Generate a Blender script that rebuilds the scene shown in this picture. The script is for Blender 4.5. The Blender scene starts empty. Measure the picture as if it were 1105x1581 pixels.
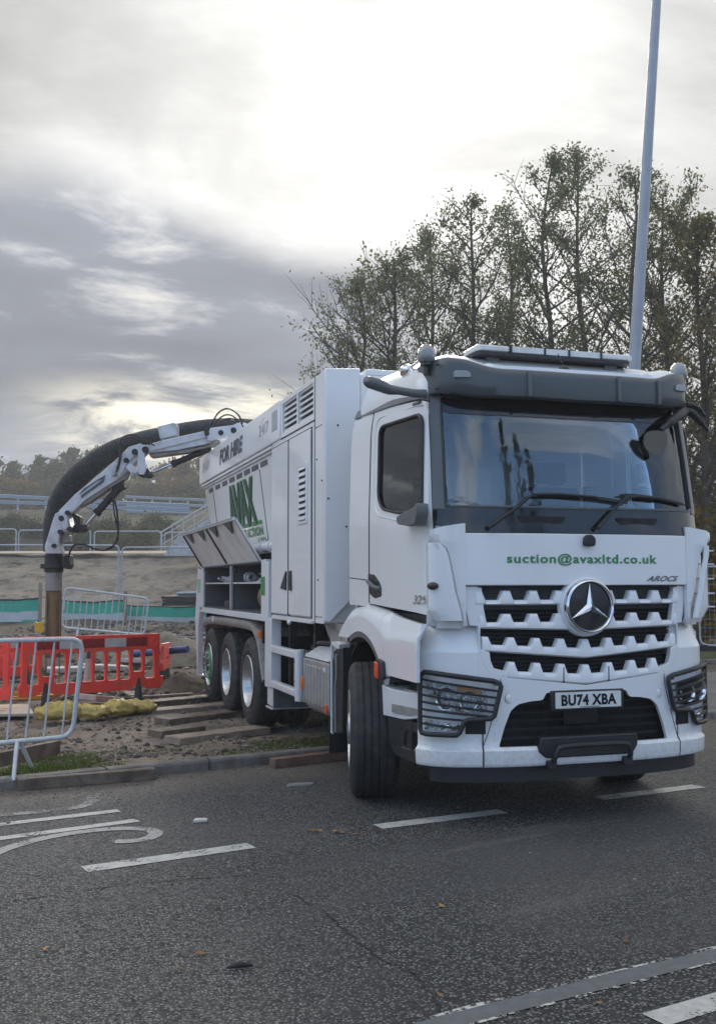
import bpy, bmesh, math, random
from math import sin, cos, pi, radians, sqrt, atan2
from mathutils import Vector, Matrix, noise
random.seed(7)
SC = bpy.context.scene
COL = SC.collection

# ------------------------------------------------------------------ camera
YAW, PITCH, ROLL = 0.3086, 0.0697, -0.0023
FPX = 1609.1
CAM = Vector((-2.5563, -6.6159, 1.6748))
fw = Vector((sin(YAW)*cos(PITCH), cos(YAW)*cos(PITCH), sin(PITCH)))
rt = fw.cross(Vector((0, 0, 1))).normalized()
up = rt.cross(fw)
r2 = rt*cos(ROLL) + up*sin(ROLL)
u2 = up*cos(ROLL) - rt*sin(ROLL)
cd = bpy.data.cameras.new('camera')
cam = bpy.data.objects.new('camera', cd)
COL.objects.link(cam)
M = Matrix((r2, u2, -fw)).transposed().to_4x4()
M.translation = CAM
cam.matrix_world = M
cd.sensor_fit = 'VERTICAL'
cd.sensor_height = 24.0
cd.lens = 24.0*FPX/1581.0
cd.clip_start = 0.05
cd.clip_end = 2000
SC.camera = cam

# ------------------------------------------------------------------ view + sun + sky
SC.view_settings.view_transform = 'Standard'
SC.view_settings.look = 'None'
SC.view_settings.exposure = EXPOSURE = 0.50
SC.view_settings.gamma = 1.0
SUN_EL, SUN_AZ = radians(22.5), 0.32
sun_dir = Vector((sin(SUN_AZ)*cos(SUN_EL), cos(SUN_AZ)*cos(SUN_EL), sin(SUN_EL)))
sd = bpy.data.lights.new('sun', 'SUN')
sd.energy = 2.0
sd.angle = radians(20)
sd.color = (1.0, 0.95, 0.87)
sun = bpy.data.objects.new('sun', sd)
COL.objects.link(sun)
sun.rotation_euler = sun_dir.to_track_quat('Z', 'Y').to_euler()
sun.location = (0, 0, 30)


class NT:
    """small node-tree writer"""
    def __init__(s, nt):
        s.nt = nt
        nt.nodes.clear()

    def n(s, typ, **kw):
        nd = s.nt.nodes.new(typ)
        for k, v in kw.items():
            if k.startswith('i_'):
                key = k[2:]
                key = int(key) if key.isdigit() else key.replace('_', ' ')
                s.put(nd.inputs[key], v)
            else:
                setattr(nd, k, v)
        return nd

    def put(s, inp, v):
        if isinstance(v, bpy.types.NodeSocket):
            s.nt.links.new(v, inp)
        elif isinstance(v, bpy.types.Node):
            s.nt.links.new(v.outputs[0], inp)
        else:
            if inp.type == 'RGBA' and isinstance(v, (tuple, list)) and len(v) == 3:
                v = (*v, 1)
            inp.default_value = v

    def math(s, op, a, b=0.0, c=0.0, clamp=False):
        nd = s.n('ShaderNodeMath', operation=op, use_clamp=clamp)
        s.put(nd.inputs[0], a)
        s.put(nd.inputs[1], b)
        s.put(nd.inputs[2], c)
        return nd.outputs[0]

    def vmath(s, op, a, b=(0, 0, 0)):
        nd = s.n('ShaderNodeVectorMath', operation=op)
        s.put(nd.inputs[0], a)
        s.put(nd.inputs[1], b)
        return nd.outputs['Value'] if op in ('DOT_PRODUCT', 'LENGTH') else nd.outputs[0]

    def mix(s, f, a, b, blend='MIX'):
        nd = s.n('ShaderNodeMix', data_type='RGBA', blend_type=blend)
        s.put(nd.inputs[0], f)
        s.put(nd.inputs[6], a)
        s.put(nd.inputs[7], b)
        return nd.outputs[2]

    def sstep(s, x, a, b, lo=0.0, hi=1.0):
        nd = s.n('ShaderNodeMapRange', interpolation_type='SMOOTHSTEP')
        s.put(nd.inputs[0], x)
        for i, v in enumerate((a, b, lo, hi)):
            s.put(nd.inputs[1+i], v)
        return nd.outputs[0]

    def noise(s, vec, scale, detail=4, rough=0.55, dist=0.0, out=0):
        nd = s.n('ShaderNodeTexNoise')
        s.put(nd.inputs['Vector'], vec)
        nd.inputs['Scale'].default_value = scale
        nd.inputs['Detail'].default_value = detail
        nd.inputs['Roughness'].default_value = rough
        nd.inputs['Distortion'].default_value = dist
        return nd.outputs[out]

    def ramp(s, f, stops):
        nd = s.n('ShaderNodeValToRGB')
        s.put(nd.inputs[0], f)
        el = nd.color_ramp.elements
        while len(el) < len(stops):
            el.new(0.5)
        for e, (p, c) in zip(el, stops):
            e.position = p
            e.color = (*c, 1) if len(c) == 3 else c
        return nd.outputs[0]


world = bpy.data.worlds.new('World')
SC.world = world
world.use_nodes = True
w = NT(world.node_tree)
tc = w.n('ShaderNodeTexCoord').outputs['Generated']
d = w.vmath('NORMALIZE', tc)
sp = w.n('ShaderNodeSeparateXYZ', i_0=d)
dx, dy, dz = sp.outputs
sky = w.n('ShaderNodeTexSky', sky_type='NISHITA', sun_disc=False, sun_elevation=SUN_EL,
          sun_rotation=SUN_AZ, air_density=1.0, dust_density=1.5, ozone_density=1.5)
skyc = w.vmath('SCALE', sky.outputs[0])
skyc.node.inputs['Scale'].default_value = 0.1
el = w.math('ARCSINE', dz)
az = w.math('ARCTAN2', dx, dy)
ca = w.vmath('DOT_PRODUCT', d, tuple(sun_dir))
ang = w.math('ARCCOSINE', w.math('MINIMUM', ca, 0.99999))
# flat-layer mapping so that clouds compress towards the horizon
inv = w.math('DIVIDE', 1.0, w.math('ADD', w.math('MAXIMUM', dz, 0.0), 0.16))
cx_ = w.math('MULTIPLY', dx, inv)
cy_ = w.math('MULTIPLY', dy, inv)
pv = w.n('ShaderNodeCombineXYZ', i_0=cx_, i_1=cy_, i_2=0.0).outputs[0]
strd = w.n('ShaderNodeCombineXYZ', i_0=w.math('MULTIPLY', cx_, 0.8), i_1=w.math('MULTIPLY', cy_, 1.15), i_2=3.7).outputs[0]
n1 = w.noise(strd, 1.25, 6, 0.55, 0.5)
n2 = w.noise(strd, 3.2, 7, 0.58, 0.25)
nb = w.noise(strd, 0.8, 3, 0.5)
nlow = w.noise(strd, 2.1, 7, 0.6, 0.8)
# thick bank low on the left of the sun; its ragged upper edge dips towards the sun
azr = w.math('SUBTRACT', az, SUN_AZ)
edge = w.math('ADD', 0.375, w.math('MULTIPLY', w.math('SUBTRACT', n1, 0.5), 0.16))
edge = w.math('SUBTRACT', edge, w.math('MULTIPLY', w.sstep(azr, -0.34, 0.02), 0.075))
bank = w.sstep(w.math('SUBTRACT', edge, el), -0.03, 0.028)
bank = w.math('MULTIPLY', bank, w.sstep(azr, 0.20, -0.04))
breaks = w.sstep(w.math('ADD', n2, w.math('MULTIPLY', nlow, 0.5)), 0.80, 1.02)
lowgap = w.math('MULTIPLY', w.sstep(nlow, 0.40, 0.58), w.math('MULTIPLY', w.sstep(el, 0.10, 0.135), w.sstep(el, 0.205, 0.165)))
lowgap = w.math('MULTIPLY', lowgap, w.sstep(w.math('ABSOLUTE', w.math('ADD', azr, 0.10)), 0.26, 0.10))
glow = w.math('POWER', w.sstep(ang, 0.60, 0.0), 1.2)
glow2 = w.math('POWER', w.sstep(ang, 1.9, 0.0), 2.0)
lum_hi = w.math('ADD', w.math('ADD', w.math('ADD', w.sstep(ca, 0.55, 0.86, 0.80, 0.20), w.math('MULTIPLY', w.math('MULTIPLY', w.sstep(dx, -0.15, -0.7), w.sstep(ca, 0.75, 0.4)), 0.75)), w.math('MULTIPLY', glow2, 0.20)), w.math('MULTIPLY', glow, 0.52))
lum_hi = w.math('MULTIPLY', lum_hi, w.sstep(w.math('ADD', w.math('MULTIPLY', n2, 0.35), w.math('MULTIPLY', n1, 0.65)), 0.36, 0.60, 0.70, 1.12))
hi_c = w.mix(glow, (0.97, 0.975, 0.955), (1.0, 0.985, 0.95))
hi = w.vmath('SCALE', hi_c)
w.put(hi.node.inputs['Scale'], lum_hi)
lum_b = w.math('ADD', 0.185, w.math('MULTIPLY', w.sstep(nb, 0.35, 0.7), 0.10))
lum_b = w.math('ADD', lum_b, w.math('MULTIPLY', breaks, 0.36))
lum_b = w.math('ADD', lum_b, w.math('MULTIPLY', w.math('SUBTRACT', n2, 0.5), 0.12))
bc = w.mix(w.math('MULTIPLY', breaks, 0.9), (0.91, 0.96, 1.10), (1.04, 1.0, 0.90))
bcol = w.vmath('SCALE', bc)
w.put(bcol.node.inputs['Scale'], lum_b)
bcol = w.mix(lowgap, bcol, (1.05, 0.97, 0.76))
cl = w.mix(bank, hi, bcol)
# behind the camera the cover opens and blue sky shows between the clouds
cover = w.sstep(n1, 0.46, 0.62)
front = w.sstep(ca, -0.35, 0.45)
cover = w.math('MAXIMUM', cover, front)
back_c = w.vmath('SCALE', (0.92, 1.00, 1.16))
w.put(back_c.node.inputs['Scale'], w.sstep(n2, 0.3, 0.7, 0.62, 1.0))
cl = w.mix(w.sstep(ca, -0.3, 0.15), back_c, cl)
blue = w.vmath('ADD', skyc, (0.12, 0.22, 0.42))
tot = w.mix(cover, blue, cl)
bg = w.n('ShaderNodeBackground', i_0=tot, i_1=1.0)
w.n('ShaderNodeOutputWorld', i_0=bg.outputs[0])


# ------------------------------------------------------------------ materials
def new_mat(name):
    m = bpy.data.materials.new(name)
    m.use_nodes = True
    return m, NT(m.node_tree)


def pmat(name, col, rough=0.5, metal=0.0, var=0.10, vscale=6.0, dirt=None, dirt_amt=0.0, dscale=3.0,
         bump=0.0, bscale=60.0, coat=0.0, spec=0.5, stretch=None, rvar=0.12, splash=0.0):
    """painted / plastic / metal surface: base colour with soft mottling, optional dirt film, bump"""
    m, t = new_mat(name)
    co = t.n('ShaderNodeTexCoord').outputs['Object']
    if stretch:
        co = t.vmath('MULTIPLY', co, stretch)
    a = t.noise(co, vscale, 5, 0.6)
    f = t.sstep(a, 0.3, 0.7, 1.0-var, 1.0+var)
    base = t.vmath('SCALE', tuple(col))
    t.put(base.node.inputs['Scale'], f)
    r = t.sstep(t.noise(co, vscale*2.3, 4, 0.6), 0.3, 0.7, max(rough-rvar, 0.02), min(rough+rvar, 1))
    if dirt:
        dm = t.sstep(t.noise(co, dscale, 5, 0.55, 0.4), 0.62-dirt_amt*0.35, 0.80-dirt_amt*0.2, 0.0, min(1, dirt_amt*1.3))
        base = t.mix(dm, base, tuple(dirt))
        r = t.math('MAXIMUM', r, t.math('MULTIPLY', dm, 0.8))
    if splash:
        # dried road spray: fine droplets and a film that stops about bumper height
        oz = t.n('ShaderNodeSeparateXYZ', i_0=co).outputs[2]
        zz_ = t.math('ADD', oz, t.math('MULTIPLY', t.noise(co, 3.0, 6, .65), .55))
        fm_ = t.math('MULTIPLY', t.sstep(zz_, 1.25, .55), t.sstep(t.noise(co, 26, 6, .7), .40, .66, .25, 1))
        fm_ = t.math('MULTIPLY', fm_, splash)
        base = t.mix(fm_, base, (.24, .215, .185))
        r = t.math('MAXIMUM', r, t.math('MULTIPLY', fm_, .8))
    p = t.n('ShaderNodeBsdfPrincipled', i_Base_Color=base, i_Roughness=r, i_Metallic=metal)
    p.inputs['Specular IOR Level'].default_value = spec
    if coat:
        p.inputs['Coat Weight'].default_value = coat
        p.inputs['Coat Roughness'].default_value = 0.06
    if bump:
        b = t.n('ShaderNodeBump', i_Strength=bump, i_Distance=0.01, i_Height=t.noise(co, bscale, 5, 0.6))
        t.put(p.inputs['Normal'], b.outputs[0])
    t.n('ShaderNodeOutputMaterial', i_0=p.outputs[0])
    return m


MUD = (0.13, 0.10, 0.075)
WHITE = pmat('white_paint', (0.80, 0.805, 0.81), 0.24, var=0.012, vscale=.8, rvar=.02, dirt=(0.60, 0.60, 0.60), dirt_amt=0.10, coat=0.6, dscale=1.2, splash=.32)
WHITE_LOW = pmat('white_paint_road_film', (0.70, 0.71, 0.73), 0.38, var=0.02, vscale=.9, rvar=.03, dirt=(0.45, 0.44, 0.42), dirt_amt=0.30, coat=0.3, dscale=1.8, splash=.45)
WHITE_BODY = pmat('white_body_paint', (0.80, 0.805, 0.815), 0.30, var=0.015, vscale=.8, rvar=.02, dirt=(0.52, 0.52, 0.52), dirt_amt=0.16, coat=0.4, dscale=1.0)
SHEET = pmat('worn_white_sheet', (0.56, 0.57, 0.57), 0.5, var=0.06, dirt=(0.24, 0.22, 0.19), dirt_amt=0.45, dscale=3.0)
TRIM = pmat('grey_trim', (0.115, 0.125, 0.13), 0.38, var=0.05, rvar=0.04, vscale=2.0, dirt=(0.2, 0.19, 0.17), dirt_amt=0.15)
VISORM = pmat('visor_grey', (0.070, 0.082, 0.09), 0.30, var=0.02, rvar=0.015, vscale=1.0)
BLACKP = pmat('black_plastic', (0.018, 0.019, 0.022), 0.45, var=0.15)
BLACKG = pmat('gloss_black', (0.008, 0.009, 0.012), 0.12, var=0.05, coat=0.4)
MESHB = pmat('black_mesh', (0.010, 0.010, 0.012), 0.7, bump=0.8, bscale=180)
SEAM = pmat('seam_shadow_rubber', (0.02, 0.02, 0.023), 0.7)
CHROME = pmat('chrome', (0.75, 0.76, 0.78), 0.13, metal=1.0, var=0.03, rvar=0.04)
ALU = pmat('brushed_aluminium', (0.52, 0.53, 0.54), 0.36, metal=0.9, var=0.08, stretch=(1, 1, 14), dirt=MUD, dirt_amt=0.22)
TANKM = pmat('dirty_ribbed_tank', (0.42, 0.42, 0.41), 0.42, metal=0.55, var=0.06, dirt=(0.2, 0.17, 0.14), dirt_amt=0.35)
GALV = pmat('galvanised_steel', (0.42, 0.44, 0.46), 0.45, metal=0.6, var=0.10, vscale=20)
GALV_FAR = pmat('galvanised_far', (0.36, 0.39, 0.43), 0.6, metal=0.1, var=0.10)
RUBBER = pmat('tyre_rubber', (0.026, 0.026, 0.028), 0.72, var=0.2, dirt=(0.12, 0.105, 0.09), dirt_amt=0.30, dscale=7)
CHASSIS = pmat('chassis_black', (0.016, 0.016, 0.018), 0.6, dirt=(0.06, 0.05, 0.042), dirt_amt=0.3)
GREY_IN = pmat('locker_grey', (0.10, 0.105, 0.11), 0.6, dirt=(0.05, 0.045, 0.04), dirt_amt=0.3)
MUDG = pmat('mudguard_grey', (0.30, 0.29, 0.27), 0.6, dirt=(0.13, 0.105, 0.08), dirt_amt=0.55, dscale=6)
GREEN = pmat('green_vinyl', (0.035, 0.22, 0.07), 0.4)
DGREEN = pmat('dark_green_vinyl', (0.02, 0.07, 0.045), 0.4)
GREENHUB = pmat('green_hub_paint', (0.03, 0.24, 0.09), 0.45, dirt=MUD, dirt_amt=0.3, dscale=12)
GREYTXT = pmat('faded_grey_vinyl', (0.40, 0.43, 0.47), 0.45)
DTXT = pmat('charcoal_vinyl', (0.075, 0.085, 0.095), 0.4)
ORANGE = pmat('amber_lens', (0.75, 0.17, 0.02), 0.25, coat=0.5)
ORANGE_R = pmat('orange_red_lens', (0.75, 0.09, 0.03), 0.25, coat=0.5)
AMBERC = pmat('clear_amber_lens', (0.62, 0.30, 0.10), 0.25, coat=0.6)
LENSW = pmat('clear_white_lens', (0.66, 0.66, 0.64), 0.2, coat=0.8)
LENS = pmat('smoky_white_lens', (0.27, 0.28, 0.28), 0.16, coat=0.8)
HLINER = pmat('headlamp_liner', (0.60, 0.62, 0.65), 0.35, coat=0.3)
PLATE = pmat('white_plate', (0.66, 0.67, 0.66), 0.4)
RED = pmat('red_barrier_plastic', (0.85, 0.06, 0.04), 0.42, var=0.10, dirt=(0.30, 0.12, 0.08), dirt_amt=0.40, dscale=5)
DRED = pmat('dark_red_reflective', (0.24, 0.012, 0.015), 0.35)
REFW = pmat('white_reflective', (0.46, 0.44, 0.44), 0.4, dirt=(0.35, 0.2, 0.18), dirt_amt=0.3)
HOSE = pmat('suction_hose_rubber', (0.035, 0.037, 0.040), 0.55, var=0.2, dirt=(0.14, 0.13, 0.09), dirt_amt=0.35, dscale=2.0)
BOOMW = pmat('boom_white', (0.60, 0.61, 0.64), 0.4, dirt=(0.22, 0.18, 0.15), dirt_amt=0.38, dscale=4)
STEEL_R = pmat('worn_grey_steel', (0.26, 0.26, 0.25), 0.5, metal=0.3, dirt=(0.14, 0.09, 0.06), dirt_amt=0.5, dscale=7)
RUSTY = pmat('muddy_yellow_steel', (0.17, 0.115, 0.045), 0.6, dirt=(0.045, 0.03, 0.022), dirt_amt=0.7, dscale=3.4, stretch=(3, 3, 0.7))
SEAT = pmat('seat_cloth', (0.025, 0.028, 0.035), 0.9)
DASH = pmat('dashboard_grey', (0.018, 0.02, 0.023), 0.7)
HOSEB = pmat('coiled_brown_hose', (0.21, 0.13, 0.08), 0.6, var=0.3, vscale=20)


def glass_mat(name, tint, refl, dark=None, rough=0.0):
    m, t = new_mat(name)
    fr = t.n('ShaderNodeFresnel', i_IOR=1.5)
    k = t.math('ADD', fr.outputs[0], refl, clamp=True)
    tr = t.n('ShaderNodeBsdfTransparent', i_0=tint)
    if dark is not None:
        df = t.n('ShaderNodeBsdfDiffuse', i_0=dark)
        tr = t.n('ShaderNodeMixShader', i_0=0.85, i_1=tr.outputs[0], i_2=df.outputs[0])
    gl = t.n('ShaderNodeBsdfGlossy', i_0=(0.9, 0.95, 1.0), i_1=rough)
    mx = t.n('ShaderNodeMixShader', i_0=k, i_1=tr.outputs[0], i_2=gl.outputs[0])
    t.n('ShaderNodeOutputMaterial', i_0=mx.outputs[0])
    return m


GLASS_WS = glass_mat('windscreen_glass', (0.90, 0.95, 0.96), 0.035)
GLASS_SIDE = glass_mat('tinted_side_glass', (0.10, 0.11, 0.12), -0.02)
GLASS_NEAR = glass_mat('clear_side_glass', (0.88, 0.95, 0.95), 0.0)
GLASS_LAMP = glass_mat('lamp_glass', (0.95, 0.96, 0.97), 0.02)
BOWL = pmat('lamp_chrome_grey', (0.50, 0.51, 0.53), 0.22, metal=0.8, var=0.35, vscale=30, bump=1.0, bscale=45)
MIRROR = pmat('mirror_glass', (0.55, 0.58, 0.58), 0.03, metal=1.0, var=0.0, rvar=0.0)


# ------------------------------------------------------------------ mesh builder
def cr(pts, n=8, closed=False):
    """Catmull-Rom through points"""
    P = [Vector(q) for q in pts]
    if closed:
        Q = [P[-1]] + P + [P[0], P[1]]
    else:
        Q = [P[0]*2-P[1]] + P + [P[-1]*2-P[-2]]
    out = []
    for i in range(1, len(Q)-2):
        a, b, c, e = Q[i-1], Q[i], Q[i+1], Q[i+2]
        for k in range(n):
            t = k/n
            out.append(0.5*(2*b+(c-a)*t+(2*a-5*b+4*c-e)*t*t+(3*b-a-3*c+e)*t**3))
    if not closed:
        out.append(P[-1].copy())
    return out


def rpoly(pts, r, n=5):
    """polygon with rounded corners; r scalar or per-corner list"""
    P = [Vector((a[0], a[1])) for a in pts]
    out = []
    N = len(P)
    for i in range(N):
        p0, p1, p2 = P[i-1], P[i], P[(i+1) % N]
        rr = r[i] if isinstance(r, (list, tuple)) else r
        e1, e2 = (p0-p1), (p2-p1)
        k = min(rr, e1.length*0.49, e2.length*0.49)
        if k < 1e-5:
            out.append(p1)
            continue
        a, b = p1+e1.normalized()*k, p1+e2.normalized()*k
        for j in range(n+1):
            t = j/n
            out.append(a*(1-t)**2+p1*2*t*(1-t)+b*t*t)
    return [(q.x, q.y) for q in out]


class MB:
    def __init__(s):
        s.v, s.f = [], []

    def add(s, vs, fs):
        o = len(s.v)
        s.v += [tuple(q) for q in vs]
        s.f += [tuple(o+i for i in f) for f in fs]
        return s

    def box(s, x0, x1, y0, y1, z0, z1, mat=None):
        vs = [(x, y, z) for z in (z0, z1) for y in (y0, y1) for x in (x0, x1)]
        if mat is not None:
            vs = [mat @ Vector(q) for q in vs]
        return s.add(vs, [(0, 2, 3, 1), (4, 5, 7, 6), (0, 1, 5, 4), (2, 6, 7, 3), (0, 4, 6, 2), (1, 3, 7, 5)])

    def prism(s, poly, ax, a, b, fn=None):
        n = len(poly)
        def P(u, v, t):
            q = (t, u, v) if ax == 'x' else (u, t, v) if ax == 'y' else (u, v, t)
            return fn(*q) if fn else q
        vs = [P(u, v, a) for u, v in poly]+[P(u, v, b) for u, v in poly]
        fs = [tuple(range(n)), tuple(range(2*n-1, n-1, -1))]
        fs += [(i, i+n, (i+1) % n+n, (i+1) % n) for i in range(n)]
        return s.add(vs, fs)

    def tube(s, pts, r, n=10, closed=False, flat=1.0, updir=None):
        P = [Vector(q) for q in pts]
        N = len(P)
        R = r if isinstance(r, (list, tuple)) else [r]*N
        T = []
        for i in range(N):
            a = P[i-1] if (i > 0 or closed) else P[i]
            b = P[(i+1) % N] if (i < N-1 or closed) else P[i]
            t = (b-a)
            T.append(t.normalized() if t.length > 1e-9 else Vector((0, 0, 1)))
        u = Vector(updir) if updir else (Vector((0, 0, 1)) if abs(T[0].z) < 0.9 else Vector((1, 0, 0)))
        u = (u-T[0]*u.dot(T[0])).normalized()
        vs = []
        for i in range(N):
            u = (u-T[i]*u.dot(T[i]))
            u = u.normalized() if u.length > 1e-6 else T[i].orthogonal().normalized()
            w_ = T[i].cross(u)
            for k in range(n):
                a = 2*pi*k/n
                vs.append(P[i]+(u*cos(a)*flat+w_*sin(a))*R[i])
        fs = []
        for i in range(N if closed else N-1):
            j = (i+1) % N
            for k in range(n):
                fs.append((i*n+k, i*n+(k+1) % n, j*n+(k+1) % n, j*n+k))
        if not closed:
            fs += [tuple(range(n-1, -1, -1)), tuple((N-1)*n+k for k in range(n))]
        return s.add(vs, fs)

    def cyl(s, a, b, r, n=20, r2=None):
        return s.tube([a, b], [r, r if r2 is None else r2], n)

    def grid(s, G, closed_u=False):
        nu, nv = len(G), len(G[0])
        vs = [q for row in G for q in row]
        fs = [(i*nv+j, ((i+1) % nu)*nv+j, ((i+1) % nu)*nv+j+1, i*nv+j+1) for i in range(nu if closed_u else nu-1) for j in range(nv-1)]
        return s.add(vs, fs)

    def slab(s, A, B):
        """closed slab between two equal grids"""
        nu, nv = len(A), len(A[0])
        va = [q for row in A for q in row]
        vb = [q for row in B for q in row]
        o = nu*nv
        fs = []
        for i in range(nu-1):
            for j in range(nv-1):
                q = (i*nv+j, (i+1)*nv+j, (i+1)*nv+j+1, i*nv+j+1)
                fs.append(q)
                fs.append(tuple(o+k for k in reversed(q)))
        rim = [i*nv for i in range(nu)]+[(nu-1)*nv+j for j in range(1, nv)]+[i*nv+nv-1 for i in range(nu-2, -1, -1)]+[j for j in range(nv-2, 0, -1)]
        L = len(rim)
        for k in range(L):
            a, b = rim[k], rim[(k+1) % L]
            fs.append((a, a+o, b+o, b))
        return s.add(va+vb, fs)

    def lathe(s, prof, c, ax='x', n=48, fn=None):
        """prof: (r, a) pairs; revolve about axis through c"""
        c = Vector(c)
        vs = []
        for k in range(n):
            t = 2*pi*k/n
            for (r, a) in prof:
                rr = fn(r, a, k) if fn else r
                if ax == 'x':
                    q = (a, rr*cos(t), rr*sin(t))
                elif ax == 'y':
                    q = (rr*cos(t), a, rr*sin(t))
                else:
                    q = (rr*cos(t), rr*sin(t), a)
                vs.append(c+Vector(q))
        m = len(prof)
        fs = [(k*m+j, k*m+j+1, ((k+1) % n)*m+j+1, ((k+1) % n)*m+j) for k in range(n) for j in range(m-1)]
        return s.add(vs, fs)

    def ball(s, c, r, n=14, sx=1, sy=1, sz=1):
        vs, fs = [], []
        for i in range(n+1):
            a = pi*i/n
            for k in range(2*n):
                b = pi*k/n
                vs.append((c[0]+r*sx*sin(a)*cos(b), c[1]+r*sy*sin(a)*sin(b), c[2]+r*sz*cos(a)))
        for i in range(n):
            for k in range(2*n):
                fs.append((i*2*n+k, (i+1)*2*n+k, (i+1)*2*n+(k+1) % (2*n), i*2*n+(k+1) % (2*n)))
        return s.add(vs, fs)

    def xf(s, m):
        s.v = [tuple(m @ Vector(q)) for q in s.v]
        return s

    def build(s, name, mat, parent=None, bevel=0, smooth=40, label=None, seg=2, weld=True):
        me = bpy.data.meshes.new(name)
        me.from_pydata([tuple(q) for q in s.v], [], s.f)
        me.update()
        bm = bmesh.new()
        bm.from_mesh(me)
        if weld:
            bmesh.ops.remove_doubles(bm, verts=bm.verts, dist=1e-5)
            bmesh.ops.dissolve_degenerate(bm, edges=bm.edges, dist=1e-6)
        bmesh.ops.recalc_face_normals(bm, faces=bm.faces)
        bm.to_mesh(me)
        bm.free()
        if smooth:
            me.shade_smooth()
            me.set_sharp_from_angle(angle=radians(smooth))
        o = bpy.data.objects.new(name, me)
        COL.objects.link(o)
        if mat:
            me.materials.append(mat)
        if parent:
            o.parent = parent
            o.matrix_parent_inverse = wmat(parent).inverted()
        if bevel:
            b = o.modifiers.new('bevel', 'BEVEL')
            b.width = bevel
            b.segments = seg
            b.limit_method = 'ANGLE'
            b.angle_limit = radians(35)
        if label:
            o['label'] = label
        return o


def wmat(o):
    m = Matrix.LocRotScale(o.location, o.rotation_euler, o.scale)
    return (wmat(o.parent) @ o.matrix_parent_inverse @ m) if o.parent else m


def cut(o, mb):
    c = mb.build('cutter', None, smooth=0)
    b = o.modifiers.new('cut', 'BOOLEAN')
    b.object = c
    b.operation = 'DIFFERENCE'
    b.solver = 'EXACT'
    o.modifiers.move(len(o.modifiers)-1, 0)
    keep = [m_ for m_ in o.modifiers if m_.type == 'BEVEL']
    for k in keep:
        k.show_viewport = False
    dg = bpy.context.evaluated_depsgraph_get()
    me = bpy.data.meshes.new_from_object(o.evaluated_get(dg))
    o.modifiers.remove(b)
    for k in keep:
        k.show_viewport = True
    o.data = me
    me.shade_smooth()
    me.set_sharp_from_angle(angle=radians(35))
    bpy.data.objects.remove(c)
    return o


def tag(o, label=None, cat=None, group=None, kind=None):
    if label:
        o['label'] = label
    if cat:
        o['category'] = cat
    if group:
        o['group'] = group
    if kind:
        o['kind'] = kind
    return o


def empty(name, loc, label=None, cat=None, group=None, parent=None, rz=0):
    o = bpy.data.objects.new(name, None)
    COL.objects.link(o)
    o.location = loc
    o.rotation_euler = (0, 0, rz)
    o.empty_display_size = 0.2
    if parent:
        o.parent = parent
        o.matrix_parent_inverse = wmat(parent).inverted()
    return tag(o, label, cat, group)


def copy_tree(o, parent=None):
    c = o.copy()
    COL.objects.link(c)
    if parent:
        c.parent = parent
    for ch in list(o.children):
        copy_tree(ch, c)
    return c


def text_geo(txt, size=1.0, bold=0.0, space=1.0, shear=0.0, extrude=0.0, align='LEFT', res=3):
    cu = bpy.data.curves.new('t', 'FONT')
    cu.body = txt
    cu.size = size
    cu.offset = bold
    cu.space_character = space
    cu.shear = shear
    cu.extrude = extrude
    cu.align_x = align
    cu.resolution_u = res
    o = bpy.data.objects.new('t', cu)
    COL.objects.link(o)
    dg = bpy.context.evaluated_depsgraph_get()
    me = bpy.data.meshes.new_from_object(o.evaluated_get(dg))
    vs = [tuple(q.co) for q in me.vertices]
    fs = [tuple(p.vertices) for p in me.polygons]
    bpy.data.objects.remove(o)
    return vs, fs


def text_fit(txt, x0, x1, z0, z1, fn, bold=0.0, space=1.0, shear=0.0, res=3, mb=None):
    """lettering stretched to the box [x0,x1]x[z0,z1], each vertex mapped by fn(u, v)"""
    vs, fs = text_geo(txt, 1.0, bold, space, shear, 0.0, res=res)
    mx, Mx = min(v[0] for v in vs), max(v[0] for v in vs)
    my, My = min(v[1] for v in vs), max(v[1] for v in vs)
    out = [fn(x0+(v[0]-mx)/(Mx-mx)*(x1-x0), z0+(v[1]-my)/(My-my)*(z1-z0)) for v in vs]
    mb = mb or MB()
    return mb.add(out, fs)


def at(px, py, depth):
    """world point seen at photo pixel (px, py) at a given distance along the view axis"""
    return CAM + (fw + r2*((px-552.5)/FPX) - u2*((py-790.5)/FPX))*depth


def on_z(px, py, z=0.0):
    dd = fw + r2*((px-552.5)/FPX) - u2*((py-790.5)/FPX)
    return CAM + dd*((z-CAM.z)/dd.z)

# ================================================================== THE TRUCK
TR = empty('suction_truck', (1.25, 5.0, 0.0),
           'white suction excavator truck with its cab facing the road and its locker lid propped open', 'truck')
XC = 1.25


def lerp_tab(tab, x):
    if x <= tab[0][0]:
        return tab[0][1]
    for (a, b), (c, e) in zip(tab, tab[1:]):
        if x <= c:
            return b+(e-b)*(x-a)/(c-a)
    return tab[-1][1]


CN = [(0, 0), (.4, .006), (.7, .032), (.9, .085), (1.0, .135), (1.075, .195), (1.115, .30), (1.135, .6), (1.15, 1.0), (1.15, 1.42), (1.15, 1.97)]
CWT = [1, 1, 1, 1, .97, .88, .6, .2, 0, 0, 0]
Y0T = [(1.35, .0), (2.04, .0), (2.24, .03), (2.6, .085), (2.95, .15), (3.12, .20), (3.3, .3)]
HWT = [(1.4, 1.15), (2.2, 1.15), (2.9, 1.13), (3.06, 1.11), (3.16, 1.07), (3.3, 1.0)]


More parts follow.
